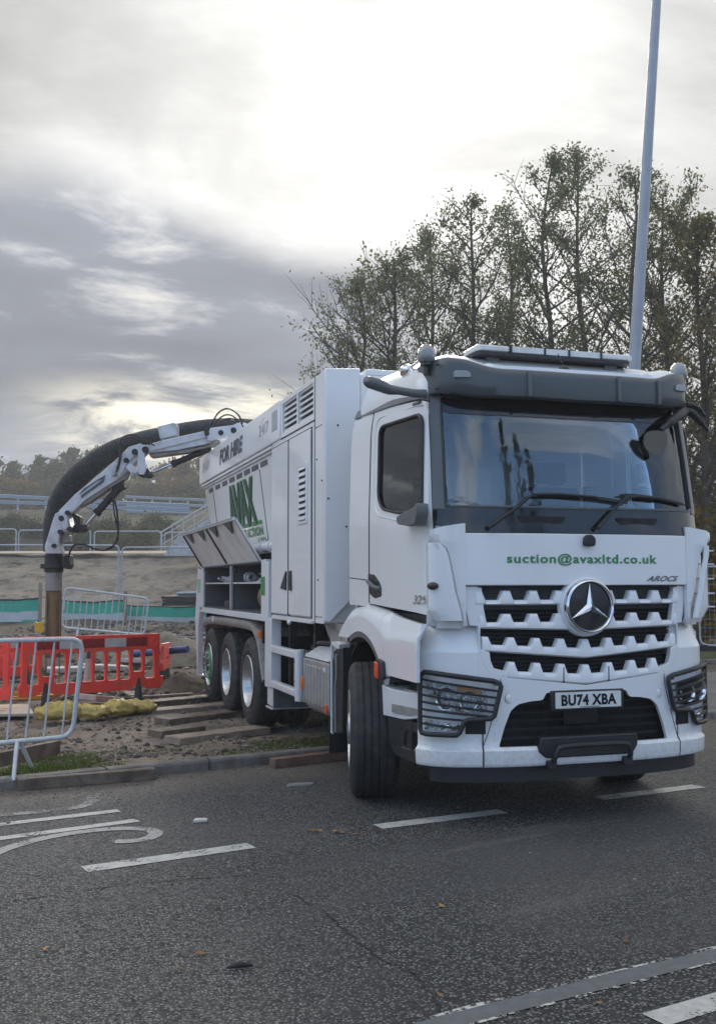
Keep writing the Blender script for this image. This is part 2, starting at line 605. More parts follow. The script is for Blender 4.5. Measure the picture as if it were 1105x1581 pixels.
def cab_pt(t, z, off=0.0):
    """point on the cab skin: t = node number from the centre line (sign = side)"""
    sd_ = -1 if t < 0 else 1
    a = min(abs(t), 10.0)
    y0, k = lerp_tab(Y0T, z), lerp_tab(HWT, z)/1.15

    def nd(i):
        if i < 0:
            q = nd(-i)
            return Vector((-q.x, q.y))
        if i > 10:
            return nd(10)*2-nd(9)
        return Vector((CN[i][0]*k, CN[i][1]+y0*CWT[i]))
    i = min(int(a), 9)
    u = a-i
    A, B, C_, D = nd(i-1), nd(i), nd(i+1), nd(i+2)

    def ev(u):
        return 0.5*(2*B+(C_-A)*u+(2*A-5*B+4*C_-D)*u*u+(3*B-A-3*C_+D)*u**3)
    q = ev(u)
    g = ev(u+0.01)-ev(u-0.01)
    nrm = Vector((g.y, -g.x)).normalized()
    q = q+nrm*off
    return Vector((XC+sd_*q.x, q.y, z))


def frange(a, b, n):
    return [a+(b-a)*i/n for i in range(n+1)]


def cab_slab(t0, t1, z0, z1, off=0.0, th=0.03, nu=None, nv=None, zf0=None, zf1=None):
    nu = nu or max(2, int(abs(t1-t0)*5))
    nv = nv or max(1, int((z1-z0)/0.08))
    A, B = [], []
    for t in frange(t0, t1, nu):
        a = zf0(t) if zf0 else z0
        b = zf1(t) if zf1 else z1
        zs = frange(a, b, nv)
        A.append([cab_pt(t, z, off) for z in zs])
        B.append([cab_pt(t, z, off-th) for z in zs])
    return MB().slab(A, B)


def front_y(x, z=1.6):
    """depth of the cab front at lateral offset x from the centre"""
    h = abs(x)
    pts = [(c[0], c[1]+lerp_tab(Y0T, z)) for c in CN[:6]]
    return lerp_tab(pts, h)


_FC = {}


def front_y(x, z=1.6):
    key = round(z, 2)
    if key not in _FC:
        tb_ = []
        for i in range(81):
            q = cab_pt(i*.0625+1e-6, z)
            tb_.append((q.x-XC, q.y))
        _FC[key] = tb_
    return lerp_tab(_FC[key], abs(x))


_SC = []


def side_x(y):
    if not _SC:
        for i in range(101):
            q = cab_pt(4.6+i*.054, 1.9)
            _SC.append((q.y, q.x-XC))
    return XC-lerp_tab(_SC, y)


# --- cab shell: sides, rear, roof
for s in (-1, 1):
    t_rear = cab_slab(s*9.02, s*10.0, 1.50, 3.10, nu=6)
    o = t_rear.build('cab_side_panel', WHITE, TR, bevel=.008)
    # strip under the door line towards the rear, bottom follows the wing
ztop = lambda t: lerp_tab([(5, 3.0), (9, 3.085), (10, 3.11)], abs(t))
for s in (-1, 1):
    door = cab_slab(s*5.03, s*8.98, 1.44, 3.0, nu=26, nv=20,
                    zf0=lambda t: lerp_tab([(5, 1.445), (9, 1.525)], abs(t)), zf1=lambda t: ztop(t)-.01)
    d_ = door.build('door', WHITE, TR)
    win = rpoly([(.315, 2.215), (.68, 2.205), (1.10, 2.27), (1.195, 2.36), (1.20, 2.93), (.345, 2.905)], [.05, .12, .08, .08, .10, .09], 6)
    x0, x1 = (-.2, .45) if s < 0 else (2.05, 2.8)
    cut(d_, MB().prism(win, 'x', x0, x1))
    # raised surround ring and rubber
    def ring(poly, w1, depth, mat, nm, off):
        big = []
        cx0 = sum(q[0] for q in poly)/len(poly)
        cz0 = sum(q[1] for q in poly)/len(poly)
        pts = []
        for (y, z) in poly:
            xx = (side_x(y)-off) if s < 0 else (2*XC-side_x(y)+off)
            # the skin leans inwards towards the top
            lean = (1-lerp_tab(HWT, z)/1.15)*1.15
            xx += lean if s < 0 else -lean
            pts.append((xx, y, z))
        return MB().tube(pts, w1, 8, closed=True).build(nm, mat, d_)
    ring(win, .014, 0, BLACKP, 'window_seal', .0)
    gl = []
    g = MB()
    pts = []
    for (y, z) in win:
        xx = side_x(y)+.012
        xx += (1-lerp_tab(HWT, z)/1.15)*1.15
        pts.append((xx if s < 0 else 2*XC-xx, y, z))
    g.add(pts, [tuple(range(len(pts)))])
    g.build('window_glass', GLASS_SIDE if s < 0 else GLASS_NEAR, d_, smooth=0)
    if s < 0:
        out = rpoly([(.235, 2.16), (.68, 2.145), (1.20, 2.22), (1.31, 2.33), (1.315, 3.015), (.27, 2.975)], [.06, .12, .08, .10, .12, .12], 6)
        ring(out, .007, 0, WHITE, 'window_moulding', -.001)
        # door handle bowl, grab and lock
        hb = rpoly([(1.445, 1.765), (1.28, 1.755), (1.13, 1.68), (1.105, 1.585), (1.27, 1.565), (1.40, 1.60)], .03, 4)
        hnd = MB().prism(hb, 'x', side_x(1.3)-.006, side_x(1.3)+.01).build('door_handle', BLACKP, d_, bevel=.004)
        MB().tube([(side_x(1.3)-.012, 1.42, 1.70), (side_x(1.3)-.03, 1.33, 1.69), (side_x(1.2)-.03, 1.2, 1.655), (side_x(1.2)-.010, 1.12, 1.645)], .018, 8).build('grab', TRIM, hnd)
        # model number near the front of the door
        tm = text_fit('3251', -.47, -.185, 1.535, 1.60, lambda u, v: (side_x(-u)-.006, -u, v), bold=.02, shear=.35)
        tm.build('number_badge', CHROME, d_, smooth=0)
        MB().box(side_x(.22)-.004, side_x(.22), .205, .245, 1.47, 1.50).build('door_label', GREYTXT, d_)
        # top marker
        MB().box(side_x(.4)+.018, side_x(.4)+.05, .40, .53, 2.99, 3.012).build('door_stay_cap', TRIM, d_, bevel=.004)

# body-colour side behind the door carries a soft recess below; lower sill of the cab side
for s in (-1, 1):
    MB().tube([cab_pt(s*9.0, z, .0) for z in frange(1.53, 3.08, 12)], .006, 6).build('door_gap', SEAM, TR)
    MB().tube([cab_pt(s*5.0, z, -.004) for z in frange(1.44, 2.99, 12)], .008, 6).build('door_gap', SEAM, TR)
MB().tube([cab_pt(-t, lerp_tab([(9, 1.71), (10, 1.735)], t), .0) for t in frange(9.02, 9.98, 4)], .004, 6).build('panel_seam', SEAM, TR)

# gutter band, dark, rising to the rear
for s in (-1, 1):
    cab_slab(s*5.0, s*10.0, 0, 0, off=.012, th=.05, nu=24, nv=3, zf0=lambda t: ztop(t)+.0, zf1=lambda t: lerp_tab([(5, 3.06), (7, 3.10), (10, 3.185)], abs(t))).build('roof_gutter', TRIM, TR, bevel=.006)

# roof: lofted dome
R = []
levels = [(3.05, 0), (3.14, .0), (3.22, .035), (3.30, .085), (3.355, .16), (3.385, .30), (3.40, .55), (3.405, .9)]
for (z, ins) in levels:
    row = []
    hw = 1.10-ins
    yf, yb = .30+ins*1.0, 1.96-ins*.25
    rr = .22*(1-ins*.6)
    poly = rpoly([(XC-hw, yf), (XC+hw, yf), (XC+hw, yb), (XC-hw, yb)], rr, 8)
    zz = lambda y: z+(y-.3)*.055*(min(1, max(0, (z-3.05)/.2)))
    R.append([Vector((x, y, zz(y))) for x, y in poly]+[Vector((poly[0][0], poly[0][1], zz(poly[0][1])))])
mb = MB().grid(R)
mb.add(R[-1][:-1], [tuple(range(len(R[-1])-1))])
mb.build('roof', WHITE, TR, smooth=50)
# rear wall and floor, interior
MB().box(.16, 2.34, 1.93, 1.97, 1.45, 3.1).build('cab_rear_wall', WHITE, TR)
MB().box(.16, 2.34, .25, 1.93, 1.40, 1.46).build('cab_floor', CHASSIS, TR)
MB().box(.2, 2.3, .3, 1.92, 3.04, 3.05).build('headlining', SEAT, TR)
# dashboard
ds = MB()
G1 = []
for x in frange(-1.0, 1.0, 10):
    yy = front_y(x, 2.1)+.05
    G1.append([Vector((XC+x, yy, 1.5)), Vector((XC+x, yy, 2.17)), Vector((XC+x, yy+.12, 2.20)), Vector((XC+x, .62, 2.17)), Vector((XC+x, .68, 2.05)), Vector((XC+x, .66, 1.5))])
ds.grid(G1).build('dashboard', DASH, TR)
for cx0 in (.62, 1.88):
    se = MB()
    se.prism(rpoly([(1.02, 1.80), (1.55, 1.78), (1.55, 1.93), (1.02, 1.95)], .06), 'x', cx0-.26, cx0+.26)
    st = se.build('seat', SEAT, TR, bevel=.02)
    MB().prism(rpoly([(1.48, 1.9), (1.62, 1.9), (1.72, 2.52), (1.60, 2.54)], .06), 'x', cx0-.25, cx0+.25).build('seat_back', SEAT, st, bevel=.03)
    MB().prism(rpoly([(1.62, 2.56), (1.71, 2.56), (1.73, 2.76), (1.65, 2.76)], .04), 'x', cx0-.14, cx0+.14).build('headrest', SEAT, st, bevel=.03)
sw = MB().tube([(.64+.23*cos(a), .74+.23*sin(a)*.62, 2.20+.23*sin(a)*.55) for a in frange(0, 2*pi, 28)][:-1], .016, 8, closed=True)
sw.tube([(.44, .74, 2.2), (.84, .74, 2.2)], .015, 6)
sw.tube([(.64, .74, 2.2), (.64, .62, 1.95)], .03, 8)
sw.build('steering_wheel', BLACKP, TR)
MB().box(1.50, 1.86, .40, .46, 2.18, 2.42).build('dash_screen', BLACKP, TR, bevel=.01)
MB().box(1.02, 1.40, .22, .46, 2.205, 2.215).build('papers', PLATE, TR)

# windscreen glass, black scuttle, pillars
WSA = cab_slab(-4.35, 4.35, 2.19, 2.99, off=-.006, th=.006, nu=40, nv=10)
WSA.build('windscreen', GLASS_WS, TR, smooth=60)
MB().box(.305, .40, .125, .128, 2.262, 2.292, Matrix.Identity(4)).build('tax_disc', LENS, TR)
cab_slab(-4.9, 4.9, 2.035, 2.235, off=.004, th=.03, nu=44, nv=4,
         zf0=lambda t: lerp_tab([(0, 2.035), (3.3, 2.035), (4.0, 2.07), (4.9, 2.10)], abs(t)),
         zf1=lambda t: lerp_tab([(0, 2.215), (3.6, 2.225), (4.05, 2.26), (4.9, 2.40)], abs(t))).build('scuttle_panel', BLACKG, TR, bevel=.004)
cab_slab(-4.4, 4.4, 2.93, 3.02, off=.0, th=.02, nu=44, nv=2,
         zf0=lambda t: lerp_tab([(0, 2.885), (2, 2.89), (3.4, 2.905), (4.4, 2.94)], abs(t))).build('windscreen_shade_band', BLACKG, TR)  # black band: tinted top of the glass, with the visor's shade painted in
for s in (-1, 1):
    cab_slab(s*4.02, s*4.97, 2.2, 3.06, off=.010, th=.035, nu=8, nv=10).build('pillar', TRIM, TR, bevel=.006)
    MB().tube([cab_pt(s*4.0, z, .008) for z in frange(2.24, 2.96, 12)], .010, 6).build('windscreen_seal', BLACKP, TR)
MB().tube([cab_pt(t, lerp_tab([(0, 2.217), (3.6, 2.225), (4.0, 2.245)], abs(t)), .006) for t in frange(-4, 4, 40)], .009, 6).build('windscreen_seal', TRIM, TR)
for a, b in ((-.52, -.14), (.26, .63)):
    g = rpoly([(a, 2.155), (b, 2.155), (b-.03, 2.105), (a+.03, 2.105)], .015)
    MB().prism(g, 'y', -.009, .02, fn=lambda x, y, z: (XC+x, front_y(x, 2.13)+y, z)).build('air_slot', MESHB, TR)

# front white panel, with the address in green
cab_slab(-3.02, 3.02, 1.668, 2.033, off=.012, th=.03, nu=36, nv=6).build('front_panel', WHITE, TR, bevel=.006)
tf = text_fit('suction@avaxltd.co.uk', -.608, .598, 1.806, 1.892, lambda u, v: (XC+u, front_y(u)-.0165, v), bold=.022, space=1.12)
tf.build('address_lettering', GREEN, TR, smooth=0)
ta = text_fit('AROCS', .50, .80, 1.695, 1.735, lambda u, v: (XC+u, front_y(u)-.018, v), bold=.02, shear=.5)
ta.build('model_lettering', TRIM, TR, smooth=0)
wc = MB().prism(rpoly([(-.042, 1.945), (.038, 1.945), (.042, 2.0), (.015, 2.028), (-.02, 2.028), (-.042, 2.0)], .018), 'y', -.06, .02, fn=lambda x, y, z: (XC+.022+x, y, z))
wc.build('front_camera', BLACKP, TR, bevel=.012)

# corner air guides
GP = [(.895, .066), (.95, .062), (1.0, .066), (1.04, .076), (1.075, .095), (1.10, .125)]


GCZ = [(1.385, .91), (1.43, .925), (1.50, .94), (1.62, .975), (1.80, 1.01), (1.90, 1.035), (1.945, 1.065), (1.965, 1.10)]


def guide(s):
    """inner panel of the corner guide; it steps back behind the fin"""
    A, B = [], []
    for z in frange(1.385, 2.10, 26):
        hc = lerp_tab(GCZ, z)
        k = min(1, max(0, (2.0-z)/.05))          # above the fin the panel runs smoothly round the corner
        top = lerp_tab([(2.07, 1.14), (2.10, 1.04)], z)
        row = [(.893, .066), (.915, .060), (hc-.035, .060), (hc-.018, .064), (hc-.008, .075+.03*k), (hc+.02, .085+.075*k), (1.09, .12+.07*k), (1.125, .16+.05*k)]
        row = [(min(h_, 1.145), y_) for h_, y_ in row]
        ra = [Vector((XC+s*h_, y_+max(0, (1.42-z))*.5, z-max(0, h_-1.0)*.35*max(0, (z-2.0)/.1))) for h_, y_ in row]
        A.append(ra)
        B.append([Vector((q.x-s*.006, q.y+.03, q.z)) for q in ra])
    return MB().slab(A, B)


for s in (-1, 1):
    gd = guide(s).build('corner_air_guide', WHITE, TR, smooth=50)
    # raised outer fin with an air gap behind it
    cz = [(1.43, .925), (1.50, .94), (1.62, .975), (1.80, 1.01), (1.90, 1.035), (1.945, 1.065), (1.965, 1.10)]
    A, B = [], []
    for z in frange(1.425, 1.962, 22):
        hc = lerp_tab(cz, z)
        k = max(0, (1.60-z)/.17)
        ho = (1.158 if s < 0 else 1.095)-.05*max(0, (1.50-z)/.075)
        if s > 0:
            hc = min(1.05, hc+.015)
        row = [(hc, .056 if s < 0 else .03), (hc+.012, .040 if s < 0 else .02), (hc+(ho-hc)*.45, .036), (ho-.035, .052), (ho-.01, .075), (ho, .105)]
        A.append([Vector((XC+s*h_, y_, z)) for h_, y_ in row])
        B.append([Vector((XC+s*(h_-.012), y_+.020, z)) for h_, y_ in row])
    MB().slab(A, B).build('guide_fin', WHITE, gd, smooth=50, bevel=.003)
    for z in (1.50, 1.60, 1.71, 1.82, 1.92):
        MB().box(min(XC+s*1.03, XC+s*1.14), max(XC+s*1.03, XC+s*1.14), .07, .17, z, z+.010).build('guide_rib', WHITE_LOW, gd)
# inner dark corner behind the guides
for s in (-1, 1):
    cab_slab(s*3.02, s*4.98, 1.37, 2.09, off=-.012, th=.02, nu=10, nv=6).build('corner_inner_panel', WHITE_LOW, TR)
# side repeater blob on the seam (left of the picture)
for s in (-1,):
    MB().ball((XC+s*1.135, .075, 1.665), .05, 10, sx=.75, sy=1.15, sz=.55).build('guide_sensor', BLACKP, TR)

# ------------------------------------------------------------ sun visor and roof furniture
VN = [(0, -.01), (.4, .0), (.7, .04), (.9, .105), (.985, .165), (1.03, .245), (1.05, .37), (1.055, .54)]
vc = cr([(-a, b, 0) for a, b in reversed(VN)]+[(a, b, 0) for a, b in VN[1:]], 5)
A, B = [], []
for q in vc:
    h = abs(q.x)
    zt = lerp_tab([(0, 3.200), (.62, 3.205), (.72, 3.222), (.85, 3.268), (.98, 3.290), (1.05, 3.285), (1.09, 3.26)], h)
    zb = lerp_tab([(0, 2.99), (.8, 3.0), (1.0, 3.035), (1.09, 3.06)], h)
    prof = [(0.025, 0), (.004, .06), (-.004, .35), (-.002, .75), (.006, .92), (.028, 1.0)]
    ra, rb = [], []
    for (oy, f) in prof:
        k = 1-h*.5
        ra.append(Vector((XC+q.x*(1+.0*oy), q.y+oy, zb+(zt-zb)*f)))
        rb.append(Vector((XC+q.x*.965, q.y+oy+.05, zb+(zt-zb)*f+.004)))
    A.append(ra)
    B.append(rb)
vis = MB().slab(A, B).build('sun_visor', VISORM, TR, smooth=50)
# visor top deck linking to the roof
D1 = []
for q in vc[2:-2]:
    h = abs(q.x)
    zt = lerp_tab([(0, 3.196), (.62, 3.20), (.72, 3.217), (.85, 3.262), (.98, 3.284), (1.05, 3.276), (1.09, 3.25)], h)
    D1.append([Vector((XC+q.x*.985, q.y+.045, zt-.01)), Vector((XC+q.x*.975, q.y+.055, zt+(.034 if h < .72 else .006))), Vector((XC+q.x*.95, q.y+.16, zt+.055)), Vector((XC+q.x*.93, q.y+.34, zt+.075)), Vector((XC+q.x*.90, q.y+.55, zt+.085))])
MB().grid(D1).build('roof_lip', WHITE, TR, smooth=60)
for hx in (-.42, .30, .66):
    MB().box(XC+hx-.012, XC+hx+.012, lerp_tab(VN, abs(hx))-.026, lerp_tab(VN, abs(hx))+.0, 3.005, 3.19).build('visor_rib', TRIM, vis, bevel=.004)
for s in (-1, 1):
    mk = MB().prism(rpoly([(-.055, -.024), (.06, -.024), (.052, .012), (.03, .026), (-.055, .026)], .012), 'y', -.02, .02)
    mk.v = [(XC+s*(.895-x), y+.098-.25*x, 3.155+z) for x, y, z in mk.v]
    mk.build('marker_lamp', LENS, TR, bevel=.005)
    for (hx, zz, yy) in ((1.035, 3.24, .20), (1.04, 3.07, .215)):
        MB().ball((XC+s*hx, yy, zz), .012, 6).build('visor_screw', BLACKP, vis)
# small antenna fin
MB().ball((1.165, .10, 3.235), .045, 10, sx=.9, sy=1, sz=.8).build('antenna_foot', BLACKP, TR)
MB().tube([(1.165, .10, 3.26), (1.15, .16, 3.37)], .004, 6).build('antenna', BLACKP, TR)
# beacons
for s, hx in ((-1, 1.07), (1, 1.05)):
    b = empty('beacon', (XC+s*hx, .33, 3.25), parent=TR)
    x, y = XC+s*hx, .33
    MB().lathe([(0, .135), (.03, .13), (.055, .105), (.066, .07), (.067, .03), (.05, .0), (0, 0)], (x, y, 3.275), 'z', 24).build('beacon_lens', LENS, b, smooth=70)
    MB().lathe([(0, 0), (.045, 0), (.05, -.02), (.022, -.03), (.02, -.09), (0, -.09)], (x, y, 3.275), 'z', 20).build('beacon_base', BLACKP, b)
    MB().lathe([(0, .02), (.03, .03), (.045, .06), (.045, .14), (0, .15)], (x-s*.05, y+.45, 3.33), 'y', 20).build('air_horn', CHROME, b)
    MB().tube([(x, y+.06, 3.33), (x-s*.05, y+.45, 3.335)], .012, 8).build('air_horn_pipe', CHROME, b)
# light bar
lb = MB().prism(rpoly([(.585, .40), (.61, .34), (1.87, .34), (1.905, .40), (1.905, .56), (1.87, .62), (.61, .62), (.585, .56)], .04), 'z', 3.372, 3.40).build('light_bar', BLACKP, TR, bevel=.006)
for a, b in ((.59, .86), (.865, 1.14), (1.145, 1.345), (1.35, 1.62), (1.625, 1.90)):
    MB().prism(rpoly([(a, .345), (b, .345), (b, .615), (a, .615)], .03 if a < .6 or b > 1.89 else .004), 'z', 3.402, 3.448).build('bar_lens', LENSW, lb, bevel=.012)
for a in (.862, 1.142, 1.347, 1.622):
    MB().box(a-.007, a+.007,   .338, .62, 3.375, 3.452).build('bar_clip', BLACKP, lb)
for a in (.75, 1.75):
    MB().box(a-.05, a+.05, .42, .54, 3.24, 3.374).build('bar_foot', TRIM, lb)

# mirror camera arms
arm = [(.155, 3.04), (.06, 3.032), (-.06, 3.035), (-.14, 3.03), (-.22, 3.045), (-.30, 3.055), (-.325, 3.06)]
aw = [.035, .03, .03, .038, .045, .043, .026]
ma = MB().tube(cr([(x, .30-.02*i, z+.006*i) for i, (x, z) in enumerate(arm)], 4), [lerp_tab([(i*4, a) for i, a in enumerate(aw)], k) for k in range(25)], 14, flat=1.0)
ma.build('mirror_camera_arm', TRIM, TR, smooth=60)
rarm = MB()
rarm.tube(cr([(2.23, .26, 3.03), (2.32, .24, 3.06), (2.40, .22, 3.03), (2.44, .20, 2.965)], 5), [.035]*8+[.028]*4+[.02]*3+[.01], 10, flat=.7)
rarm.tube(cr([(2.24, .25, 2.99), (2.31, .22, 3.0), (2.39, .2, 2.93), (2.45, .18, 2.85)], 5), [.045]*8+[.036]*4+[.022]*3+[.01], 10, flat=.7)
rarm.build('mirror_camera_arm', BLACKP, TR, smooth=60)
# near-side front mirror hanging ahead of the windscreen
fm = MB().tube(cr([(2.26, .22, 3.0), (2.14, .12, 2.95), (2.02, .06, 2.88), (1.93, .04, 2.82)], 5), [.045]*6+[.035]*5+[.022]*5, 10).build('front_mirror', BLACKP, TR, smooth=60)
mp = rpoly([(-.10, .07), (-.05, .095), (.09, .09), (.10, .0), (.07, -.10), (.01, -.125), (-.09, -.07), (-.115, .0)], .05, 4)
mtx = Matrix.Translation((1.88, .035, 2.73)) @ Matrix.Rotation(radians(-12), 4, 'Z') @ Matrix.Rotation(radians(12), 4, 'X') @ Matrix.Scale(.84, 4)
MB().prism(mp, 'y', -.008, 0).xf(mtx).build('mirror_glass', MIRROR, fm)
MB().prism([(x*1.06+.008, z*1.04) for x, z in mp], 'y', .002, .035).xf(mtx).build('mirror_shell', BLACKP, fm, bevel=.02)
# mirror shell standing on the driver's door sill
ms = MB().prism(rpoly([(-.30, .10), (.04, .0), (.20, .0), (.24, .05), (.27, .16), (.20, .19), (-.2, .115)], .04, 4), 'x', -.03, .03)
ms = MB().prism(rpoly([(.56, 2.172), (.54, 2.115), (.28, 2.085), (.17, 2.09), (.125, 2.17), (.13, 2.25), (.20, 2.215)], .03, 4), 'x', .02, .11)
ms.build('sill_mirror', TRIM, TR, bevel=.02)

# wipers
def wiper(path, blade):
    wp = MB()
    P = [(x, front_y(x-XC, z)-.045, z) for x, z in path]
    wp.tube(P, [.018]+[.011]*(len(P)-1), 8)
    o = wp.build('wiper', BLACKP, TR)
    (xa, za), (xb, zb) = blade
    Q = [(xa+(xb-xa)*t, front_y(xa+(xb-xa)*t-XC, za+(zb-za)*t)-.025, za+(zb-za)*t+.012*sin(pi*t)) for t in frange(0, 1, 10)]
    MB().tube(Q, [.006]+[.014]*9+[.006], 6).build('wiper_blade', BLACKP, o)


wiper([(.50, 2.07), (.70, 2.20), (.85, 2.31), (1.05, 2.315), (1.35, 2.30)], ((.92, 2.315), (1.62, 2.265)))
wiper([(1.34, 2.075), (1.47, 2.2), (1.60, 2.305), (1.72, 2.315), (1.9, 2.305)], ((1.56, 2.325), (2.17, 2.27)))

# ------------------------------------------------------------ grille
def fb(x):
    """front of grille / bumper in plan"""
    return lerp_tab([(0, 0.0), (.4, .006), (.65, .03), (.8, .062), (.95, .115), (1.06, .18), (1.13, .26), (1.17, .36), (1.185, .5), (1.19, .8)], abs(x))


def slat(hl, top, bot, tooth, slots, mat=WHITE, name='grille_slat', yo=0.0, wtop=.072, wbot=.046):
    """toothed bar: top/bot/tooth are functions of |x|"""
    xs = []
    for c in sorted(slots):
        xs += [(c-wtop, 1), (c-wbot, 0), (c+wbot, 0), (c+wtop, 1)]
    up_, dn = [], []
    L = [(-hl, 1)]+[q for q in xs if -hl < q[0] < hl]+[(hl, 1)]
    full = []
    for (a, fa), (b, fb_) in zip(L, L[1:]):
        k = max(1, int((b-a)/.03))
        full += [(a+(b-a)*i/k, fa+(fb_-fa)*i/k) for i in range(k)]
    full.append(L[-1])
    A, B = [], []
    for x, f in full:
        zt = top(abs(x))*(1-f)+tooth(abs(x))*f
        zb = bot(abs(x))
        za = zb+.012
        A.append([Vector((XC+x, fb(x)+yo+.020, zb)), Vector((XC+x, fb(x)+yo+.002, za)), Vector((XC+x, fb(x)+yo, zt-.028)), Vector((XC+x, fb(x)+yo+.010, zt-.006)), Vector((XC+x, fb(x)+yo+.022, zt))])
        B.append([Vector((XC+x, fb(x)+yo+.06, z)) for z in frange(zb, zt-.002, 4)])
    return MB().slab(A, B).build(name, mat, TR, smooth=40)


GS = [-.7, -.5, -.3, -.1, .1, .3, .5, .7]
GS2 = [-.66, -.475, -.285, -.095, .095, .285, .475, .66]
lin = lambda a, b, h=.8: (lambda x: a+(b-a)*x/h)
MB().prism([(-.81, 1.665), (.81, 1.665), (.78, 1.35), (.70, 1.10), (.55, .98), (0, .95), (-.55, .98), (-.70, 1.10), (-.78, 1.35)], 'y', .085, .12, fn=lambda x, y, z: (XC+x, fb(x)+y, z)).build('grille_backing', MESHB, TR)
# fine black louvres behind
gl_ = MB()
for z in frange(1.02, 1.64, 22):
    h = lerp_tab([(1.0, .5), (1.1, .69), (1.35, .77), (1.66, .80)], z)
    gl_.tube([(XC+x, fb(x)+.075, z) for x in frange(-h, h, 14)], .006, 5)
gl_.build('grille_louvres', BLACKP, TR)
slat(.815, lin(1.567, 1.567), lin(1.528, 1.530), lin(1.632, 1.632), GS)
slat(.790, lin(1.412, 1.412), lin(1.345, 1.368), lin(1.470, 1.470), GS)
slat(.775, lin(1.222, 1.262), lin(1.148, 1.212), lin(1.285, 1.315), GS2)
slat(.725, lin(1.040, 1.085), lin(.965, 1.045), lin(1.105, 1.150), [q for q in GS2], yo=-.002)
# grille side cheeks joining the slats
for s in (-1, 1):
    ch = [(.775, 1.663), (.905, 1.663), (.885, 1.52), (.86, 1.39), (.735, 1.375), (.76, 1.5)]
    MB().prism([(s*a, b) for a, b in ch], 'y', .006, .06, fn=lambda x, y, z: (XC+x, fb(x)+y, z)).build('grille_cheek', WHITE, TR, bevel=.005)
    fl = [(.728, 1.205), (.798, 1.23), (.775, 1.12), (.72, 1.055), (.655, 1.028), (.60, 1.02), (.62, 1.075), (.70, 1.095), (.722, 1.15)]
    MB().prism([(s*a_, b_) for a_, b_ in fl], 'y', -.002, .05, fn=lambda x, y, z: (XC+x, fb(x)+y, z)).build('grille_cheek', WHITE, TR, bevel=.004)
# thin gaps in the lowest slat
for x in (-.18, .18):
    MB().box(XC+x-.003, XC+x+.003, fb(x)-.004, fb(x)+.02, lerp_tab([(0, .968), (.2, .986)], abs(x)), 1.09).build('slat_gap', SEAM, TR)
MB().box(XC-.80, XC+.80, .05, .10, 1.655, 1.672).build('grille_lip', SEAM, TR)

# three-pointed star in a ring
SZ = 1.518
star = empty('star_emblem', (XC, -.03, SZ), parent=TR)
MB().lathe([(.0, .0), (.168, .0), (.172, .03), (0, .03)], (XC+.012, -.035, SZ), 'y', 56).build('star_disc', BLACKG, star)
MB().lathe([(.165, .0), (.168, -.018), (.178, -.028), (.189, -.022), (.193, -.004), (.193, .05), (.165, .05), (.165, 0)], (XC+.012, -.035, SZ), 'y', 64).build('star_ring', CHROME, star, smooth=60)
MB().lathe([(.19, .02), (.197, .014), (.212, .03), (.218, .07), (.19, .07)], (XC+.012, -.035, SZ), 'y', 64).build('star_surround', WHITE, star, smooth=60)
sm = MB()
ctr = Vector((XC+.012, -.068, SZ))
for k in range(3):
    a = pi/2+k*2*pi/3
    tip = Vector((XC+.012+.166*cos(a), -.045, SZ+.166*sin(a)))
    for sgn in (-1, 1):
        b_ = a+sgn*pi/3
        side = Vector((XC+.012+.030*cos(b_), -.045, SZ+.030*sin(b_)))
        sm.add([ctr, tip, side], [(0, 1, 2)])
sm.build('star', CHROME, star, smooth=0)

# ------------------------------------------------------------ bumper
BN = [(0, .0), (.4, .004), (.65, .03), (.8, .065), (.95, .115), (1.06, .18), (1.13, .26), (1.17, .36), (1.185, .5), (1.19, .8)]
BC = cr([(a, b, 0) for a, b in BN], 12)
BS = [0]
for a, b in zip(BC, BC[1:]):
    BS.append(BS[-1]+(b-a).length)


def bump_pt(s, z, off=0.0):
    sg = -1 if s < 0 else 1
    a = min(abs(s), BS[-1]-1e-6)
    i = 0
    while BS[i+1] < a:
        i += 1
    u = (a-BS[i])/(BS[i+1]-BS[i])
    q = BC[i].lerp(BC[i+1], u)
    g = (BC[min(i+2, len(BC)-1)]-BC[max(i-1, 0)])
    q = q+Vector((g.y, -g.x, 0)).normalized()*off
    return Vector((XC+sg*q.x, q.y, z))


def boff(z):
    return lerp_tab([(.41, .0), (.43, .018), (.53, .022), (.55, .0), (1.0, .0), (1.205, .0), (1.22, -.006), (1.33, -.055), (1.40, -.088)], z)


def bump_slab(s0, s1, zs, th=.03, nu=None, zf=None, of=boff):
    nu = nu or max(3, int(abs(s1-s0)/.045))
    A, B = [], []
    for s_ in frange(s0, s1, nu):
        zz = [zf(s_, z) if zf else z for z in zs]
        A.append([bump_pt(s_, z, of(z)) for z in zz])
        B.append([bump_pt(s_, z, of(z)-th) for z in zz])
    return MB().slab(A, B)


ZL = [.418, .425, .44, .50, .53, .545, .56]
cen = bump_slab(-.785, .785, ZL+[.62, .7, .8, .88, .95, 1.0], nu=60, zf=lambda s_, z: z if z < .9 else .9+(z-.9)*lerp_tab([(0, .62), (.64, 1.33), (.79, 2.6)], abs(s_))/1.0)
cen = cen.build('bumper', WHITE, TR)
op = [(-.672, .552), (-.63, .69), (-.585, .80), (-.53, .845), (-.44, .862), (-.345, .868), (-.318, .918), (.318, .918), (.345, .868), (.44, .862), (.53, .845), (.585, .80), (.63, .69), (.672, .552)]
cut(cen, MB().prism(rpoly([(XC+a, b) for a, b in op], .018, 3), 'y', -.2, .2))
o_ = cen.modifiers.new('bevel', 'BEVEL')
o_.width, o_.segments, o_.limit_method = .004, 2, 'ANGLE'
MB().prism([(-.72, .50), (.72, .50), (.70, .93), (-.70, .93)], 'y', .10, .13, fn=lambda x, y, z: (XC+x, fb(x)+y, z)).build('lower_grille', MESHB, TR)
lg = MB()
